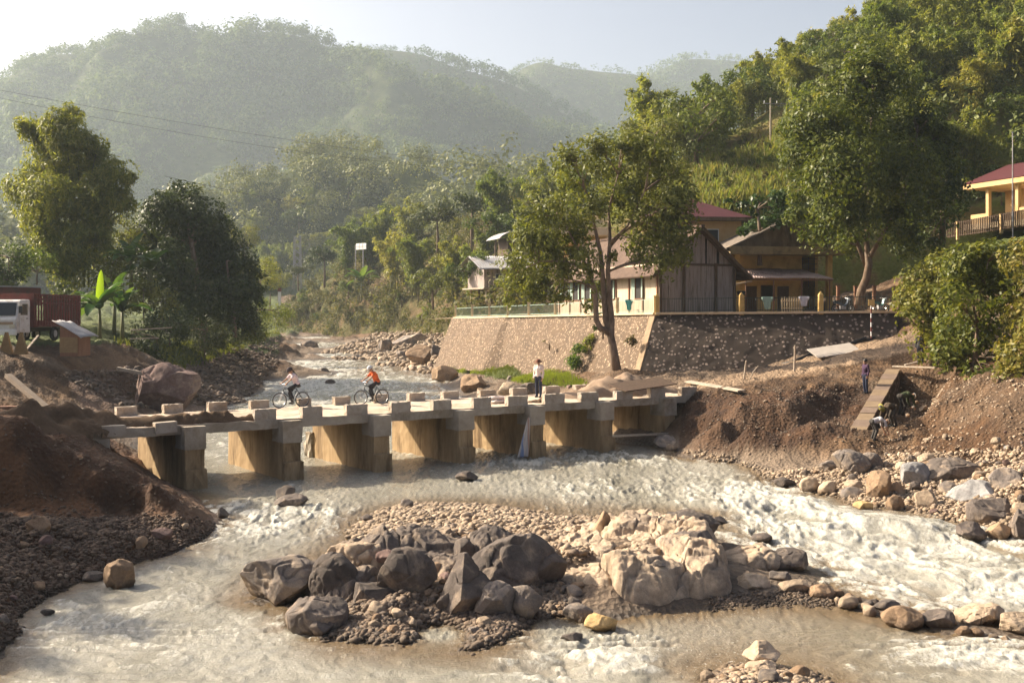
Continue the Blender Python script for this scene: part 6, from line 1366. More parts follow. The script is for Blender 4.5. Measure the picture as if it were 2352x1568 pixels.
# bedrock: masses of fractured, tilted blocks
def outcrop(label, x0, x1, y0, y1, nx, ny, humps, nsite, mat, seed, tilt, step=.0, crackd=.10):
    gx, gy = np.meshgrid(np.linspace(x0, x1, nx), np.linspace(y0, y1, ny), indexing='ij'); rng = np.random.default_rng(seed)
    wx0 = gx+.16*fbm(gx*.9, gy*.9, seed=seed+1, oct=3); wy0 = gy+.16*fbm(gx*.9, gy*.9, seed=seed+2, oct=3)
    def env(px, py):
        H = np.full(np.shape(px), -.6)
        for (x, y, rx, ry, h, r) in humps:
            u = (px-x)*math.cos(r)+(py-y)*math.sin(r); v_ = -(px-x)*math.sin(r)+(py-y)*math.cos(r); q = (u/rx)**2+(v_/ry)**2
            hh = np.where(q < 1.35, h*np.sign(1-q)*np.abs(1-q)**.6, -.6); k = .08; d_ = np.clip(.5+.5*(H-hh)/k, 0, 1); H = hh*(1-d_)+H*d_+k*d_*(1-d_)
        return H
    E = env(wx0, wy0); H = E*.45; top = sst(-.15, .25, E)
    for ns, wgt, cd in ((nsite, .55, crackd), (nsite*5, .22, crackd*.5)):
        sx = rng.uniform(x0, x1, ns); sy = rng.uniform(y0, y1, ns); a = .75+.5*rng.random(ns)
        ax = wx0+.05*fbm(gx*3, gy*3, seed=seed+5, oct=2); ay = wy0+.05*fbm(gx*3, gy*3, seed=seed+6, oct=2)
        d = np.sqrt(((ax[..., None]-sx)*a)**2+((ay[..., None]-sy)*.8)**2); o_ = np.argpartition(d, 1, -1)[..., :2]
        d2 = np.sort(np.take_along_axis(d, o_, -1), -1); i1 = np.argmin(d, -1)
        es = env(sx, sy)+rng.normal(size=ns)*.10; tx_ = rng.normal(size=ns)*.28+tilt[0]; ty_ = rng.normal(size=ns)*.28+tilt[1]
        pl_ = es[i1]+tx_[i1]*(gx-sx[i1])+ty_[i1]*(gy-sy[i1]); H = H+wgt*(np.clip(pl_, E-.28, E+.26)-(E if wgt < .5 else 0)*1.0)
        H = H-cd*np.exp(-((d2[..., 1]-d2[..., 0])/.05)**2)*top
    if step:
        t_ = H+.12*gx-.05*gy+.05*fbm(gx*1.2, gy*1.2, seed=seed+7, oct=3); fr = (t_/step) % 1.0; H = H+top*step*.6*(sst(.55, 1.0, fr)-fr)
    H = H+top*(.035*fbm(gx*2.6, gy*2.6, seed=seed+8, oct=5, gain=.6)+.012*fbm(gx*12, gy*12, seed=seed+9, oct=3))
    cx_, cy_ = (x0+x1)/2, (y0+y1)/2
    o = link('rock_outcrop', npmesh('rock_outcrop', np.stack([gx-cx_, gy-cy_, H], -1).reshape(-1, 3), gridF(nx, ny), [mat], False), None, (cx_, cy_, 0)); return tag(o, label, 'rock')
outcrop('broad pale tan bedrock outcrop with layered cracks right of the dark boulders', .4, 6.2, 22.8, 32.2, 280, 340, [(2.65, 24.7, 1.35, 1.1, 1.05, .2), (4.05, 25.5, .85, 1.3, 1.20, .1), (1.95, 26.9, 1.25, 1.9, 0.86, .3), (3.3, 26.6, 1.5, 1.7, 1.05, 0), (3.5, 28.9, 1.35, 1.7, 1.10, -.2), (2.4, 30.2, 1.1, 1.3, 0.79, 0), (4.4, 28.2, .85, 1.7, 1.28, 0), (1.5, 25.2, .7, .9, 0.52, .3)], 34, R_TAN, 61, (.12, .02), .13)
outcrop('fractured dark grey bedrock between the dark boulders of the island', -5.3, 1.9, 21.4, 30.6, 330, 320, [(-3.6, 24.2, 1.0, .9, 0.99, 0), (-3.0, 25.7, 1.0, 1.1, 1.31, .2), (-2.2, 26.6, 1.2, 1.2, 1.25, 0), (-1.6, 25.3, 1.0, 1.0, 1.06, 0), (-.9, 24.7, .8, .8, 0.96, 0), (-.5, 26.6, 1.3, 1.4, 1.40, 0), (.4, 26.2, 1.0, 1.2, 1.22, 0), (-3.9, 26.9, .9, 1.0, 0.73, 0), (-.1, 25.0, .7, .8, 0.79, 0), (-1.9, 28.3, 1.1, 1.0, 0.85, 0)], 40, R_DARK2, 81, (.22, .05), 0, .13)
ROCKS += [(2.6, 24.7, 2), (4, 25.6, 1.8), (2, 27, 2), (3.4, 28.8, 2.4)]
# repeated stones
PROTO = []
for k in range(10):
    P, F = rock_shape(300+k, 4, (1, .85, .72), 9+k % 4, .6, .05, .02, .15*(k % 3))
    PROTO.append([npmesh('stone', P, F, [m], True) for m in (R_GREY, R_TAN, R_BROWN, R_DARK, R_RED)])
rs = np.random.default_rng(5)
def stones(n, poly, smin, smax, weights, label, group, zf=None, pw=2.2):
    k = 0; xs = [p[0] for p in poly]; ys = [p[1] for p in poly]; tries = 0
    while k < n and tries < n*40:
        tries += 1
        px = rs.uniform(min(xs), max(xs)); py = rs.uniform(min(ys), max(ys))
        if not inpoly(np.array([px]), np.array([py]), poly)[0]: continue
        z = .3; 
        for _ in range(6):
            x, y, _q = G(px, py, z); z = .5*z+.5*max(gzs(x, y), -.3 if zf is None else zf)
        if z < (-.25 if zf is not None else -.05)+float(wl(y)) and zf is None: continue
        s = smin+(smax-smin)*rs.random()**pw
        if any((x-a)**2+(y-b)**2 < (.40*(w_+s))**2 for a, b, w_ in ROCKS): continue
        m = PROTO[rs.integers(0, 10)][rs.choice(5, p=weights)]
        o = link('stone', m, None, (x, y, z+s*.16)); o.scale = (s*rs.uniform(.85, 1.25), s*rs.uniform(.85, 1.2), s*rs.uniform(.8, 1.15)); o.rotation_euler = (rs.normal()*.2, rs.normal()*.2, rs.random()*6.28)
        ROCKS.append((x, y, s)); tag(o, label, 'stone', group); k += 1
W1 = [.25, .25, .3, .15, .05]; W2 = [.2, .35, .35, .05, .05]; W3 = [.3, .1, .25, .3, .05]
stones(60, [(1850, 1080), (1960, 1050), (2100, 1040), (2352, 1060), (2352, 1190), (2180, 1190), (1960, 1160), (1850, 1125)], .22, .85, W1, 'loose stone lying among the boulders of the right shore', 'stones of the right shore')
stones(14, [(2100, 1000), (2352, 890), (2352, 1050), (2050, 1050)], .12, .45, W2, 'small stone scattered on the dirt slope at the right', 'stones on the right dirt slope')
stones(12, [(2065, 860), (2120, 850), (2130, 990), (2040, 1010)], .2, .5, W1, 'building stone piled in the bottom of the trench', 'stones in the trench')
stones(34, [(1920, 1362), (2030, 1392), (2200, 1432), (2352, 1455), (2352, 1480), (2180, 1462), (2000, 1420), (1920, 1388)], .22, .6, W2, 'stone in the row of stones across the shallow channel', 'stones in the row across the channel', zf=-.05)
stones(24, [(1230, 1330), (1320, 1330), (1340, 1400), (1200, 1440), (1190, 1400)], .18, .55, W2, 'rounded stone in the pile between the dark rocks and the bedrock', 'rounded stones between the outcrops')
stones(26, [(800, 1410), (1180, 1410), (1180, 1450), (1070, 1482), (900, 1470), (800, 1450)], .14, .36, W2, 'stone on the wet gravel before the rock island', 'stones on the front gravel')
stones(22, [(880, 1350), (1000, 1290), (1040, 1300), (1000, 1400), (850, 1410)], .15, .4, W3, 'stone filling the gap between the dark boulders', 'stones between the dark boulders')
stones(24, [(830, 1200), (940, 1160), (1110, 1165), (1330, 1195), (1330, 1260), (1100, 1240), (900, 1245)], .14, .42, W2, 'pale stone on top of the island gravel bar', 'stones on the gravel bar')
stones(16, [(0, 1200), (400, 1205), (490, 1200), (300, 1280), (100, 1350), (0, 1450)], .14, .55, W3, 'stone on the shaded gravel beach at the left', 'stones on the left beach')
stones(28, [(740, 812), (860, 768), (1020, 760), (1030, 830), (1000, 850), (850, 848), (780, 824)], .5, 1.5, W1, 'rock on the far gravel bar by the bend', 'rocks on the far gravel bar')
stones(12, [(1030, 850), (1330, 890), (1300, 910), (1080, 905)], .35, .8, W2, 'stone along the upstream shore below the grass strip', 'stones below the grass strip')
stones(12, [(1600, 1568), (1680, 1530), (1850, 1550), (1900, 1568)], .15, .4, W2, 'stone on the small gravel spit at the bottom of the photo', 'stones on the bottom spit', zf=0)

# gravel: nobody could count it
def gravel(name, poly, n, smin, smax, mat, seed, zmin=-.06):
    rng = np.random.default_rng(seed); m = inpoly(GPX, GPY, poly) & (GDZ > zmin); v = GV[m]; ar = v[:, 1]**2; p = v[rng.choice(len(v), n, p=ar/ar.sum())]
    p = p+np.stack([rng.normal(size=n)*.06, rng.normal(size=n)*.12, 0*p[:, 0]], -1); p[:, 2] = gz(p[:, 0], p[:, 1])
    T, F = ICO[1]; s = smin+(smax-smin)*rng.random(n)**3
    th = rng.random(n)*6.28; cs, sn = np.cos(th)[:, None], np.sin(th)[:, None]
    d = np.stack([rng.uniform(.8, 1.3, n), rng.uniform(.7, 1.1, n), rng.uniform(.5, .9, n)], -1)*s[:, None]*.5
    Q = T[None]*d[:, None]*(1+.22*rng.normal(size=(n, len(T), 1)))
    V = np.stack([Q[..., 0]*cs-Q[..., 1]*sn, Q[..., 0]*sn+Q[..., 1]*cs, Q[..., 2]+.12*s[:, None]], -1)+p[:, None]
    FF = (F[None]+np.arange(n)[:, None, None]*len(T)).reshape(-1, 3)
    tag(link(name, npmesh(name, V.reshape(-1, 3), FF, [mat], False)), kind='stuff')
def gravmat(name, cols):
    M = NT(name); ge = M.n('NewGeometry'); c = M.ramp(ge.outputs['Random Per Island'], [(i/(len(cols)-1), g4(k)) for i, k in enumerate(cols)])
    sp = M.n('SeparateXYZ'); M.l(ge.outputs['Position'], sp.inputs[0]); wet = M.ramp(sp.outputs[2], [(.03, (.42, .40, .36, 1)), (.12, (1, 1, 1, 1))])
    M.base(M.mix(1.0, c, wet, 'MULTIPLY')); M.p.inputs['Roughness'].default_value = .85; return M.m
GRAV = gravmat('pale_gravel', [(.20, .145, .09), (.34, .25, .165), (.26, .19, .125), (.44, .34, .24), (.15, .11, .08), (.38, .30, .21)])
GRAVD = gravmat('dark_gravel', [(.10, .068, .042), (.18, .125, .082), (.13, .095, .066), (.25, .185, .13), (.07, .052, .038), (.20, .155, .12)])
GRAVB = gravmat('brown_gravel', [(.075, .045, .026), (.13, .08, .05), (.10, .066, .043), (.19, .13, .085), (.055, .036, .024), (.15, .105, .072)])
gravel('gravel', [(790, 1230), (860, 1180), (935, 1158), (1100, 1160), (1330, 1190), (1420, 1190), (1340, 1290), (1150, 1262), (900, 1262)], 16000, .05, .26, GRAV, 1)
gravel('wet_gravel', [(700, 1400), (1300, 1330), (1300, 1400), (1200, 1452), (1080, 1492), (880, 1476), (720, 1462)], 14000, .04, .2, GRAVD, 2)
gravel('beach_gravel', [(-200, 1190), (430, 1190), (530, 1210), (300, 1300), (100, 1375), (0, 1490), (-200, 1600)], 26000, .03, .14, GRAVB, 3)
gravel('shore_gravel', [(1560, 1034), (1700, 1056), (1780, 1085), (1900, 1075), (2000, 1050), (2352, 1030), (2400, 1240), (2200, 1205), (1950, 1160), (1750, 1092)], 13000, .04, .22, GRAV, 4)
gravel('channel_gravel', [(1640, 1370), (1920, 1360), (1900, 1400), (1640, 1408)], 3000, .03, .12, GRAVD, 5)
gravel('spit_gravel', [(1560, 1580), (1680, 1530), (1880, 1550), (1960, 1600)], 3500, .04, .18, GRAV, 6)
gravel('gully_gravel', [(130, 860), (420, 840), (640, 770), (640, 835), (560, 925), (300, 940)], 16000, .10, .45, GRAVD, 7)
gravel('bar_gravel', [(740, 812), (860, 768), (1030, 752), (1045, 800), (1020, 858), (840, 858)], 9000, .2, .9, GRAV, 8)
gravel('slope_rubble', [(1990, 1030), (2100, 850), (2352, 870), (2352, 1060), (2100, 1060)], 2600, .03, .16, GRAV, 9)
gravel('bank_rubble', [(1570, 900), (1990, 880), (1990, 1010), (1700, 1050), (1570, 1040)], 1800, .03, .15, GRAVD, 10)
gravel('mound_rubble', [(-100, 960), (90, 965), (210, 1010), (300, 1080), (470, 1170), (200, 1190), (-100, 1180)], 2200, .02, .12, GRAVB, 11)
# ------------------------------------------------------------------ people
def capsules(name, caps, vox, mat):
    """one continuous surface from overlapping tapered limbs (a, b, ra, rb)"""
    mb = MB()
    for a, b, ra, rb in caps:
        a = Vector(a); b = Vector(b); d = b-a; L = d.length
        if L < 1e-4: d = Vector((0, 0, 1)); L = 1e-4; b = a+d*L
        d = d/L; pts = []; rad = []
        for i in range(6): t = math.pi/2*(1-i/5); pts.append(a-d*ra*math.sin(t)); rad.append(max(ra*math.cos(t), .0008))
        for i in range(6): t = math.pi/2*i/5; pts.append(b+d*rb*math.sin(t)); rad.append(max(rb*math.cos(t), .0008))
        mb.tube(pts, rad, 12)
    me = bpy.data.meshes.new(name); me.from_pydata(mb.V, [], mb.F)
    import bmesh
    bm = bmesh.new(); bm.from_mesh(me); bmesh.ops.recalc_face_normals(bm, faces=bm.faces[:]); bm.to_mesh(me); bm.free()
    o = bpy.data.objects.new(name, me); col.objects.link(o)
    r = o.modifiers.new('r', 'REMESH'); r.mode = 'VOXEL'; r.voxel_size = vox; s = o.modifiers.new('s', 'SMOOTH'); s.iterations = 3; s.factor = .5
    bpy.context.view_layer.update()
    ev = o.evaluated_get(bpy.context.evaluated_depsgraph_get()); m2 = bpy.data.meshes.new_from_object(ev); m2.name = name
    bpy.data.objects.remove(o); bpy.data.meshes.remove(me)
    m2.materials.clear(); m2.materials.append(mat); m2.polygons.foreach_set('use_smooth', np.ones(len(m2.polygons), bool)); return m2
SKIN = plain('skin', (.42, .24, .15), .6); HAIRM = plain('black_hair', (.02, .015, .012), .5)
CL = {}
def clothm(n, c):
    if n not in CL: CL[n] = surf('cloth_'+n, [x*.9 for x in c], [min(1, x*1.1) for x in c], 8, .9, .3, .01)
    return CL[n]
def hand_caps(wr, di, side, curl=.5):
    """palm, four fingers of different lengths and a thumb that leaves the side of the palm"""
    wr = Vector(wr); d = Vector(di).normalized(); s = Vector(side); s = (s-d*s.dot(d)).normalized(); n = d.cross(s)
    caps = []; kn = wr+d*.085
    for k in (-1.5, -.5, .5, 1.5): caps.append((wr+s*k*.012+d*.01, kn+s*k*.02, .016, .014))
    for k, L in ((-1.5, .062), (-.5, .078), (.5, .084), (1.5, .074)):
        a = kn+s*k*.021; b = a+(d*(1-.4*curl)+n*curl*.8).normalized()*L*.5; c = b+(d*(1-1.3*curl)+n*curl*1.2).normalized()*L*.5
        caps += [(a, b, .0105, .0095), (b, c, .0095, .008)]
    a = wr+s*.03+d*.025; b = a+(s*.7+d*.7+n*.3)*.035; caps += [(a, b, .013, .011), (b, b+(d+n*.6)*.022, .011, .009)]
    return caps
def person(label, loc, rz, J, skin=None, shirt=(.6, .55, .5), trousers=(.03, .03, .035), head='hat', hatc=(.2, .12, .07), sleeves='short', hair='short', fwd=(1, 0, 0), scale=1.0, shoes=(.03, .03, .03), skirt=False):
    """J: joints in the person's own frame, x forward. pel,che,nck,hed, shL,elL,wrL, hipL,knL,anL ..."""
    root = empty('person', loc, rz, label, 'person'); root.scale = (scale,)*3
    j = {k: Vector(v) for k, v in J.items()}
    f = Vector(j.get('face', (1, 0, 0))).normalized(); up = (j['hed']-j['nck']).normalized(); f = (f-up*f.dot(up)).normalized(); lf = up.cross(f)
    h = j['hed']; sp = (j['nck']-j['pel']).normalized()
    side = (j['shL']-j['shR']).normalized()
    caps = [(j['pel']-side*.07, j['pel']+side*.07, .10, .10), (j['pel'], j['che'], .115, .125), (j['che']-side*.07, j['che']+side*.07, .11, .11), (j['shL'], j['shR'], .055, .055), (j['che'], j['nck'], .10, .055), (j['nck'], h, .052, .052),
            (h+up*.03-f*.015, h+up*.03+f*.01, .088, .085), (h+up*.0+f*.02, h-up*.055+f*.045, .070, .050), (h-up*.09+f*.06, h-up*.09+f*.055, .035, .035),
            (h+f*.095+up*.015, h+f*.115-up*.02, .010, .015), (h+lf*.083, h+lf*.088-up*.03, .014, .010), (h-lf*.083, h-lf*.088-up*.03, .014, .010)]
    for s in 'LR':
        caps += [(j['sh'+s], j['el'+s], .050, .038), (j['el'+s], j['wr'+s], .038, .026), (j['hip'+s], j['kn'+s], .078, .052), (j['kn'+s], j['an'+s], .052, .036)]
        toe = j['an'+s]+f*.0+Vector(j.get('foot', (1, 0, 0))).normalized()*.15-Vector((0, 0, .055)); caps += [(j['an'+s]-Vector((0, 0, .045)), toe, .038, .030)]
        hd = (j['wr'+s]-j['el'+s]).normalized()
        caps += hand_caps(j['wr'+s], hd, f if s == 'L' else f, j.get('curl', Vector((.5, 0, 0))).x)
    link('body', capsules('body', caps, .0085, skin or SKIN), root)
    # face
    mb = MB()
    for s in (-1, 1): mb.tube([h+f*.082+lf*s*.032+up*.018, h+f*.092+lf*s*.032+up*.018], [.010, .006], 8)
    mb.build('eyes', HAIRM, root); mb = MB(); mb.tube([h+f*.100-up*.052-lf*.02, h+f*.104-up*.053, h+f*.100-up*.052+lf*.02], [.004, .006, .004], 6); mb.build('mouth', plain('lip', (.25, .10, .08), .5), root)
    # clothes follow the body
    e = 1.0
    sh = [(j['pel']-side*.085+sp*.02, j['pel']+side*.085+sp*.02, .112, .112), (j['pel']+sp*.03, j['che'], .13, .14), (j['che']-side*.08, j['che']+side*.08, .122, .122), (j['shL'], j['shR'], .066, .066), (j['che'], j['nck']-sp*.02, .11, .066)]
    for s in 'LR':
        if sleeves == 'long': sh += [(j['sh'+s], j['el'+s], .066, .052), (j['el'+s], j['el'+s].lerp(j['wr'+s], .92), .052, .040)]
        else: sh += [(j['sh'+s], j['sh'+s].lerp(j['el'+s], .72), .068, .060)]
    link('shirt', capsules('shirt', sh, .011, clothm('%.2f_%.2f_%.2f' % tuple(shirt), shirt)), root)
    tr = [(j['pel']-side*.075, j['pel']+side*.075, .118, .118), (j['pel']-sp*.02, j['pel']+sp*.06, .122, .115)]
    for s in 'LR': tr += [(j['hip'+s], j['kn'+s], .094, .070), (j['kn'+s], j['kn'+s].lerp(j['an'+s], .96), .070, .058)]
    if skirt: tr += [(j['pel'], (j['anL']+j['anR'])/2+Vector((0, 0, .25)), .13, .16)]
    link('trousers', capsules('trousers', tr, .011, clothm('%.2f_%.2f_%.2f' % tuple(trousers), trousers)), root)
    for s in 'LR':
        fo = Vector(j.get('foot', (1, 0, 0))).normalized(); a = j['an'+s]-Vector((0, 0, .042))
        link('shoe', capsules('shoe', [(a-fo*.03, a+fo*.15-Vector((0, 0, .012)), .047, .040)], .011, clothm('%.2f_%.2f_%.2f' % tuple(shoes), shoes)), root)
    c = h+up*.045
    def dome(name, mat, rx, ry, rz_, low, brim=0, off=0.0):
        V = []; F = []; n = 24; m = 9
        for i in range(m+1):
            t = math.pi/2*i/m*(1+low)
            for k in range(n):
                a = 2*math.pi*k/n; V.append(c-f*off+up*rz_*math.cos(t)+(f*math.cos(a)*rx+lf*math.sin(a)*ry)*math.sin(t))
        if brim:
            for k in range(n): a = 2*math.pi*k/n; V.append(c+up*(rz_*math.cos(math.pi/2*(1+low))-.025)+(f*math.cos(a)*(rx+brim)+lf*math.sin(a)*(ry+brim)))
            m += 1
        for i in range(m):
            for k in range(n): F.append((i*n+k, i*n+(k+1) % n, (i+1)*n+(k+1) % n, (i+1)*n+k))
        mb = MB(); mb.add(V, F); o = mb.build(name, mat, root, smooth=True); md = o.modifiers.new('t', 'SOLIDIFY'); md.thickness = .012; md.offset = 1; return o
    dome('hair', HAIRM, .098, .098, .10, .25, 0, .018)
    hm = clothm('hat_%.2f_%.2f_%.2f' % tuple(hatc), hatc)
    if head == 'helmet': dome('helmet', hm, .135, .112, .125, .02)
    elif head == 'hat': dome('hat', hm, .106, .106, .105, .0, .085)
    elif head == 'cap': dome('cap', hm, .106, .106, .10, .0, .02)
    if hair == 'long': link('hair_tail', capsules('hair_tail', [(h-f*.08, j['nck']-f*.11-up*.02, .03, .028), (j['nck']-f*.11-up*.02, j['che']-f*.16, .028, .015)], .010, HAIRM), root)
    return root
STAND = dict(pel=(0, 0, .93), che=(.01, 0, 1.25), nck=(.0, 0, 1.44), hed=(.02, 0, 1.56), shL=(0, .17, 1.38), shR=(0, -.17, 1.38), elL=(-.03, .22, 1.10), elR=(-.03, -.22, 1.10), wrL=(.05, .22, .86), wrR=(.05, -.22, .86), hipL=(0, .09, .90), hipR=(0, -.09, .90), knL=(.02, .10, .49), knR=(.01, -.10, .49), anL=(-.02, .10, .08), anR=(-.04, -.10, .08), face=(1, 0, 0))
RIDE = dict(pel=(-.24, 0, 1.02), che=(-.11, 0, 1.30), nck=(-.02, 0, 1.47), hed=(.06, 0, 1.58), shL=(-.04, .17, 1.41), shR=(-.04, -.17, 1.41), elL=(.13, .21, 1.23), elR=(.13, -.21, 1.23), wrL=(.33, .24, 1.085), wrR=(.33, -.24, 1.085), hipL=(-.22, .09, .98), hipR=(-.22, -.09, .98), knL=(.17, .10, .84), knR=(.07, -.10, .63), anL=(.02, .11, .47), anR=(-.09, -.11, .24), face=(1, 0, -.1), curl=(.85, 0, 0))
def bicycle(label, loc, rz, frame_c, fork_c):
    root = empty('bicycle', loc, rz, label, 'bicycle'); R = .335; FX, RX = .56, -.50
    fm_ = plain('bike_%.2f_%.2f_%.2f' % frame_c, frame_c, .35); fk = plain('fork_%.2f_%.2f_%.2f' % fork_c, fork_c, .3)
    for X_ in (FX, RX):
        wh = empty('wheel', (X_, 0, R)); wh.parent = root
        mb = MB(); mb.torus((0, 0, 0), R-.022, .022, 'Y', 44, 8); mb.build('tyre', RUBBER, wh, smooth=True)
        mb = MB(); mb.torus((0, 0, 0), R-.05, .012, 'Y', 44, 6); mb.cyl((0, -.05, 0), (0, .05, 0), .022, n=10); mb.build('rim', STEEL, wh, smooth=True)
        mb = MB()
        for k in range(20): a = k*math.pi/10; mb.tube([(0, .03*(-1)**k, 0), (math.cos(a)*(R-.05), 0, math.sin(a)*(R-.05))], [.0022, .0022], 4)
        mb.build('spokes', STEEL, wh)
    BB = (-.06, 0, .30); ST = (-.23, 0, .80); HT = (.36, 0, .84); HB = (.40, 0, .70)
    mb = MB()
    for a, b, r in ((BB, ST, .017), (BB, HB, .021), (ST, HT, .017), ((RX, .05, R), ST, .011), ((RX, -.05, R), ST, .011), ((RX, .05, R), BB, .012), ((RX, -.05, R), BB, .012), (HT, HB, .022)): mb.tube([a, b], [r, r], 8)
    mb.build('frame', fm_, root, smooth=True)
    mb = MB()
    for s in (-.055, .055): mb.tube([(.41, s, .68), (.46, s, .55), (FX, s, R)], [.016, .015, .012], 8)
    mb.tube([(.41, -.055, .68), (.41, .055, .68)], [.018, .018], 8); mb.build('fork', fk, root, smooth=True)
    mb = MB(); mb.tube([HT, (.34, 0, .98)], [.016, .016], 8); mb.tube([(.36, 0, .98), (.42, 0, 1.02)], [.014, .014], 8); mb.tube([(.33, -.30, 1.05), (.41, -.12, 1.03), (.42, 0, 1.02), (.41, .12, 1.03), (.33, .30, 1.05)], [.014]*5, 8); hb = mb.build('handlebar', STEEL, root, smooth=True)
    for s in (-1, 1):
        mb = MB(); mb.tube([(.33, s*.30, 1.05), (.37, s*.20, 1.04)], [.02, .02], 8); mb.build('grip', RUBBER, hb)
    mb = MB(); mb.tube([ST, (-.25, 0, .90)], [.014, .014], 8); mb.build('seat_post', STEEL, root)
    mb = MB(); mb.tube([(-.40, 0, .92), (-.30, 0, .925), (-.18, 0, .92), (-.10, 0, .915)], [.05, .085, .045, .025], 10); mb.build('saddle', BLACKP, root, smooth=True)
    mb = MB(); V = []; F = []
    for i in range(13):
        a = math.radians(20+i*10)
        for s in (-.03, .03): V.append((RX+math.cos(a)*(R+.035), s, R+math.sin(a)*(R+.035)))
    F = [(2*i, 2*i+1, 2*i+3, 2*i+2) for i in range(12)]; mb.add(V, F); mb.add([(RX-.02, -.03, R+R+.055), (RX-.02, .03, 2*R+.055), (RX-.36, .03, R*1.85), (RX-.36, -.03, R*1.85)], [(0, 1, 2, 3)])
    o = mb.build('mudguard', BLACKP, root); md = o.modifiers.new('t', 'SOLIDIFY'); md.thickness = .006
    cr = empty('crank', BB); cr.parent = root
    mb = MB(); mb.torus((0, -.04, 0), .085, .006, 'Y', 24, 5); mb.build('chainring', STEEL, cr)
    for s, dx, dz in ((1, .09, .14), (-1, -.05, -.16)):
        mb = MB(); mb.tube([(0, s*.06, 0), (dx, s*.08, dz)], [.011, .011], 6); mb.build('crank_arm', STEEL, cr); mb = MB(); mb.box((dx, s*.13, dz), (.10, .09, .02)); mb.build('pedal', BLACKP, cr)
    return root
RZL = RZB+math.pi
x, y, z = G(670, 936, DECK)
bicycle('bicycle with a white fork ridden by the woman in white', (x, y, DECK+.002), RZL+.02, (.03, .035, .05), (.72, .72, .70))
person('cyclist in a white shirt and dark helmet riding in front', (x, y, DECK+.002), RZL+.02, RIDE, shirt=(.68, .58, .60), head='helmet', hatc=(.05, .04, .045), hair='long', scale=1.0)
x, y, z = G(855, 929, DECK)
bicycle('dark bicycle ridden by the person in orange', (x, y, DECK+.002), RZL-.02, (.02, .03, .03), (.10, .11, .12))
R2 = dict(RIDE); R2['nck'] = (-.0, 0, 1.47); R2['hed'] = (.09, 0, 1.58)
person('cyclist in an orange shirt and silver helmet riding behind', (x, y, DECK+.002), RZL-.02, R2, shirt=(.62, .13, .035), head='helmet', hatc=(.55, .57, .58))
x, y, z = G(1237, 912, DECK)
J = dict(STAND); J['face'] = (1, .3, -.2)
person('man in white shirt and brown hat standing on the bridge', (x, y, DECK+.004), RZB+math.pi+.5, J, shirt=(.66, .56, .52), trousers=(.03, .035, .06), head='hat', hatc=(.16, .07, .045), sleeves='long', scale=1.08)
def onground(px, py, z0):
    x, y, z = hit(px, py, 30); return (x, y, z-.02)
def atd(px, py, d):
    return onground(px, py, 0)
person('worker in dark purple clothes standing left of the trench wall', onground(1988, 903, 2.4), math.radians(200), STAND, shirt=(.06, .03, .06), trousers=(.02, .025, .05), head='none', sleeves='long', scale=1.02)
person('worker in a white shirt and cap standing at the head of the trench', atd(2140, 836, 82), math.radians(150), STAND, shirt=(.55, .48, .52), trousers=(.02, .02, .025), head='cap', hatc=(.55, .5, .5), scale=1.0)
person('dark clothed worker half hidden in shade beside the bush', atd(2114, 836, 83), math.radians(240), STAND, shirt=(.03, .028, .03), trousers=(.05, .05, .06), head='cap', hatc=(.03, .03, .03), sleeves='long', scale=1.05)
BEND = dict(pel=(-.12, 0, .80), che=(.22, 0, .88), nck=(.40, 0, .84), hed=(.52, 0, .80), shL=(.36, .17, .82), shR=(.36, -.17, .82), elL=(.42, .2, .55), elR=(.42, -.2, .55), wrL=(.52, .15, .32), wrR=(.52, -.15, .32), hipL=(-.1, .09, .78), hipR=(-.1, -.09, .78), knL=(.05, .12, .44), knR=(.03, -.12, .44), anL=(-.08, .12, .08), anR=(-.1, -.12, .08), face=(.5, 0, -.8))
person('worker in a pale shirt bending at the lower end of the trench', onground(2010, 1010, 1.1), math.radians(10), BEND, shirt=(.48, .46, .46), trousers=(.05, .045, .04), head='cap', hatc=(.36, .26, .17), scale=.95)
B2 = dict(BEND); B2['face'] = (.8, 0, -.5)
person('crouching worker in a yellow green cap in the trench', onground(2050, 978, 1.3), math.radians(200), B2, shirt=(.07, .05, .03), trousers=(.05, .04, .03), head='hat', hatc=(.22, .20, .05), sleeves='long')
person('worker in a dark green jacket and white cap bending deep in the trench', onground(2074, 952, 1.5), math.radians(20), BEND, shirt=(.05, .065, .03), trousers=(.035, .03, .025), head='cap', hatc=(.62, .6, .55), sleeves='long', scale=1.12)

# ------------------------------------------------------------------ truck, shack, motorbikes
tx, ty, tz = D(-2, 798, 78)
tr = empty('truck', (tx, ty, gzs(tx, ty)), math.atan2(-1, -.06), 'white cabbed truck with a red slatted cargo bed on the left bank', 'truck')
CABW = surf('white_truck_paint', (.60, .58, .56), (.70, .68, .66), 3, .4, .05, c3=(.42, .36, .30))
prof = [(0, .55), (.02, 1.35), (-.10, 1.55), (-.42, 2.42), (-.55, 2.52), (-1.55, 2.55), (-1.62, 2.45), (-1.62, .55)]
mb = MB(); mb.prism(prof, lambda p: (p[0], -1.05, p[1]), lambda p: (p[0], 1.05, p[1])); mb.build('cab', CABW, tr, .05)
mb = MB(); mb.add([(-.112, -.92, 1.60), (-.112, .92, 1.60), (-.395, .86, 2.33), (-.395, -.86, 2.33), (-.06, -.92, 1.61), (-.06, .92, 1.61), (-.36, .86, 2.35), (-.36, -.86, 2.35)], [(0, 1, 2, 3), (4, 5, 6, 7), (0, 1, 5, 4), (2, 3, 7, 6), (1, 2, 6, 5), (0, 3, 7, 4)]); mb.build('windshield', GLASS, tr)
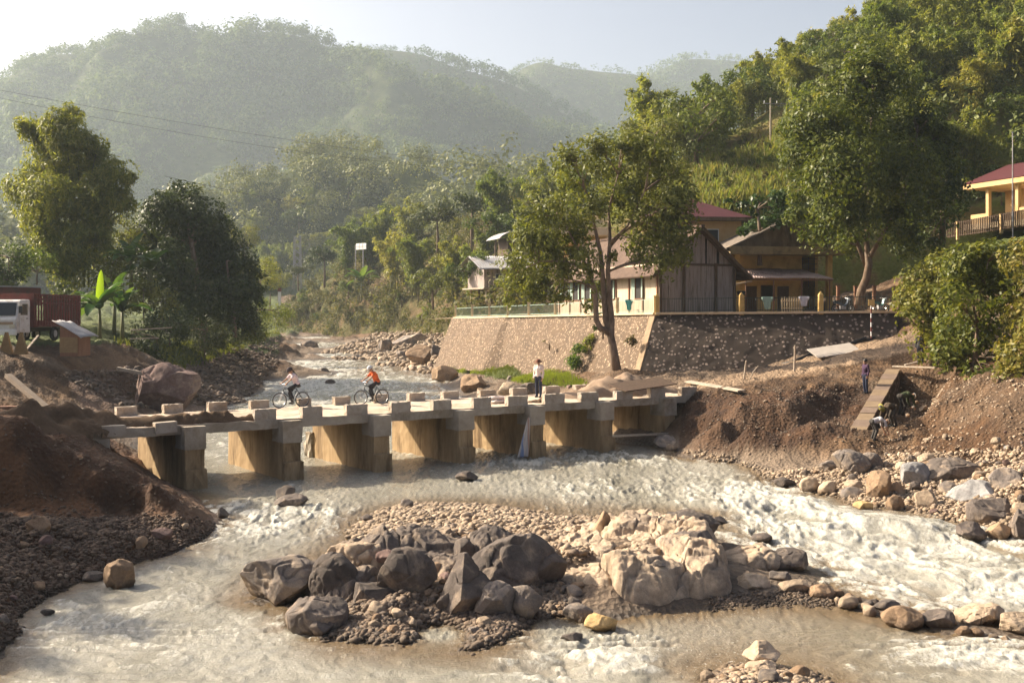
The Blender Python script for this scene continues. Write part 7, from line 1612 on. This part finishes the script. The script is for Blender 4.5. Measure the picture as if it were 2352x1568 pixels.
for s in (-1, 1):
    mb = MB(); mb.box((-.82, s*1.06, 1.52), (1.05, .03, 1.75)); dr = mb.build('door', CABW, tr, .01)
    mb = MB(); mb.add([(-.40, s*1.08, 1.62), (-1.25, s*1.08, 1.62), (-1.25, s*1.08, 2.28), (-.62, s*1.08, 2.28), (-.40, s*1.065, 1.62), (-1.25, s*1.065, 1.62), (-1.25, s*1.065, 2.28), (-.62, s*1.065, 2.28)], [(0, 1, 2, 3), (4, 5, 6, 7), (0, 1, 5, 4), (2, 3, 7, 6), (1, 2, 6, 5), (0, 3, 7, 4)]); mb.build('window', GLASS, dr)
    mb = MB(); mb.box((-1.15, s*1.09, 1.42), (.16, .04, .04)); mb.build('handle', BLACKP, dr)
    mb = MB(); mb.tube([(-.25, s*1.05, 2.2), (-.05, s*1.28, 2.1)], [.015, .015], 6); mb.box((-.03, s*1.28, 1.95), (.06, .22, .42)); mb.build('mirror', BLACKP, tr)
    mb = MB(); mb.box((.03, s*.80, .98), (.06, .34, .20)); mb.build('headlight', plain('lamp_glass', (.6, .55, .45), .2), tr, .02)
mb = MB(); mb.box((.04, 0, .60), (.16, 2.12, .30)); mb.build('bumper', WHITE, tr, .03); mb = MB(); mb.box((.02, 0, 1.14), (.05, 1.7, .16)); mb.build('grille', plain('grille_tan', (.36, .25, .17), .6), tr, .01)
mb = MB(); mb.box((-4.6, 0, .72), (6.9, .9, .24)); mb.build('chassis', BLACKP, tr)
for X_ in (-.75, -4.9, -6.2):
    for s in (-1, 1):
        wh = empty('wheel', (X_, s*.92, .46)); wh.parent = tr; mb = MB(); mb.torus((0, 0, 0), .34, .13, 'Y', 28, 10); mb.build('tyre', RUBBER, wh, smooth=True); mb = MB(); mb.cyl((0, -.10, 0), (0, .10, 0), .22, n=18); mb.build('rim', TIN, wh)
mb = MB(); mb.box((-4.9, 0, .98), (6.2, 2.36, .16)); mb.build('bed_floor', REDP, tr)
mb = MB(); mb.box((-1.85, 0, 1.95), (.08, 2.40, 1.95)); mb.build('headboard', REDP, tr, .01)
for s in (-1, 1):
    mb = MB()
    for k in range(17): mb.box((-2.0-k*.365, s*1.19, 1.92), (.075 if k % 4 else .14, .07, 1.85))
    for zz_ in (1.15, 2.35, 2.62, 2.86): mb.box((-4.95, s*1.155, zz_), (6.2, .04, .09 if zz_ > 1.2 else .28))
    mb.build('slatted_side', REDP if s > 0 else WOOD_DARK, tr)
mb = MB(); mb.box((-8.0, 0, 1.95), (.07, 2.4, 1.85)); mb.build('tailgate', WOOD_DARK, tr)
o = empty('parked_truck', D(-6, 782, 96), math.atan2(-.86, -.5), 'second red truck bed with a pale rim behind the white cab', 'truck')
mb = MB(); mb.box((-1.0, 0, 3.2), (3.4, 2.4, 1.3)); mb.build('bed', REDP, o, .03); mb = MB(); mb.box((-1.0, 0, 3.88), (3.5, 2.5, .10)); mb.build('rim', TIN, o); mb = MB(); mb.box((-1.0, 0, 1.2), (3.4, 1.0, 2.6)); mb.build('chassis', BLACKP, o)
sx, sy, sz = D(158, 806, 77); sh = empty('shack', (sx, sy, sz), -.15, 'little plank shack with a sloping tin roof on the cliff edge', 'shack')
mb = MB(); mb.prism([(-.55, -.3), (.60, -.3), (.60, .95), (-.55, 1.5)], lambda p: (p[0], 0, p[1]), lambda p: (p[0], 1.3, p[1])); mb.build('wall', WOOD_RED, sh)
mb = MB(); mb.box((.0, -.02, .35), (1.1, .04, .9)); mb.build('front_boards', surf('ochre_board', (.24, .16, .08), (.32, .22, .11), 4, .9, .3), sh)
corrugated('roof', TIN, sh, (-.85, -.35, 1.75), (-.85, 1.6, 1.75), (.98, 1.6, .82), (.98, -.35, .82), 12, .025)
for k, (px, lb) in enumerate(((12, 'left triangular timber prop below the truck bumper'), (46, 'right triangular timber prop below the truck bumper'))):
    x, y, z = D(px, 806, 74.5); mb = MB(); mb.prism([(-.38, -.2), (.38, -.2), (.06, 1.05), (-.02, 1.05)], lambda p: (p[0], 0, p[1]), lambda p: (p[0], .25, p[1])); o = mb.build('timber_prop', surf('ochre_timber_%d' % k, (.22, .14, .06), (.30, .2, .09), 4, .9, .4), None); o.location = (x, y, z); tag(o, lb, 'prop')
plank('board', 'pale board leaning against the cliff edge left of the shack', 'board', D(58, 806, 75), D(88, 770, 77), .12, .05)
def motorbike(label, loc, rz, c):
    root = empty('motorbike', loc, rz, label, 'motorbike'); pm = plain('moto_%.2f' % c[1], c, .35)
    for X_ in (-.6, .6):
        wh = empty('wheel', (X_, 0, .29)); wh.parent = root; mb = MB(); mb.torus((0, 0, 0), .24, .045, 'Y', 28, 8); mb.build('tyre', RUBBER, wh, smooth=True); mb = MB(); mb.torus((0, 0, 0), .19, .015, 'Y', 24, 6); mb.cyl((0, -.06, 0), (0, .06, 0), .05, n=10)
        for k in range(5): a = k*1.2566; mb.tube([(0, 0, 0), (.19*math.cos(a), 0, .19*math.sin(a))], [.012, .01], 5)
        mb.build('rim', STEEL, wh)
    mb = MB(); mb.prism([(-.55, .62), (-.05, .55), (.10, .38), (.35, .62), (.42, .95), (.36, .95), (.25, .60), (.02, .50), (-.1, .72), (-.7, .80)], lambda p: (p[0], -.11, p[1]), lambda p: (p[0], .11, p[1])); mb.build('body', pm, root, .02)
    mb = MB(); mb.box((-.32, 0, .80), (.72, .24, .10)); mb.build('seat', BLACKP, root, .03); mb = MB(); mb.tube([(.6, 0, .29), (.42, 0, .95)], [.03, .03], 8); mb.tube([(.34, -.32, 1.02), (.40, 0, .98), (.34, .32, 1.02)], [.014]*3, 6); mb.build('handlebar', STEEL, root); mb = MB(); mb.box((-.02, 0, .36), (.4, .22, .26)); mb.build('engine', TIN, root, .02)
    mb = MB(); mb.box((.46, 0, .92), (.12, .2, .16)); mb.build('headlight', WHITE, root, .03)
motorbike('dark blue motorbike parked left of the trunk behind the railing', tuple(np.array(along(1948, WT[1], WT[2]))+np.array([0, 1.2, -.1])), .2, (.04, .06, .09))
motorbike('teal motorbike parked right of the bent tree trunk', tuple(np.array(along(2036, WT[1], WT[2]))+np.array([0, 1.3, -.1])), .5, (.04, .16, .16))
# ------------------------------------------------------------------ haze
x0, x1, y0, y1, z0, z1 = -1900, 1900, -60, 2600, -60, 540
mb = MB(); mb.box(((x0+x1)/2, (y0+y1)/2, (z0+z1)/2), (x1-x0, y1-y0, z1-z0))
hm = bpy.data.materials.new('haze_air'); hm.use_nodes = True; ht = hm.node_tree
for n_ in list(ht.nodes):
    if n_.type != 'OUTPUT_MATERIAL': ht.nodes.remove(n_)
pv = ht.nodes.new('ShaderNodeVolumePrincipled'); pv.inputs['Color'].default_value = (.78, .91, 1.0, 1); pv.inputs['Density'].default_value = .00018; pv.inputs['Anisotropy'].default_value = .30
ht.links.new(pv.outputs[0], [n_ for n_ in ht.nodes if n_.type == 'OUTPUT_MATERIAL'][0].inputs['Volume'])
tag(mb.build('haze', hm), kind='stuff')
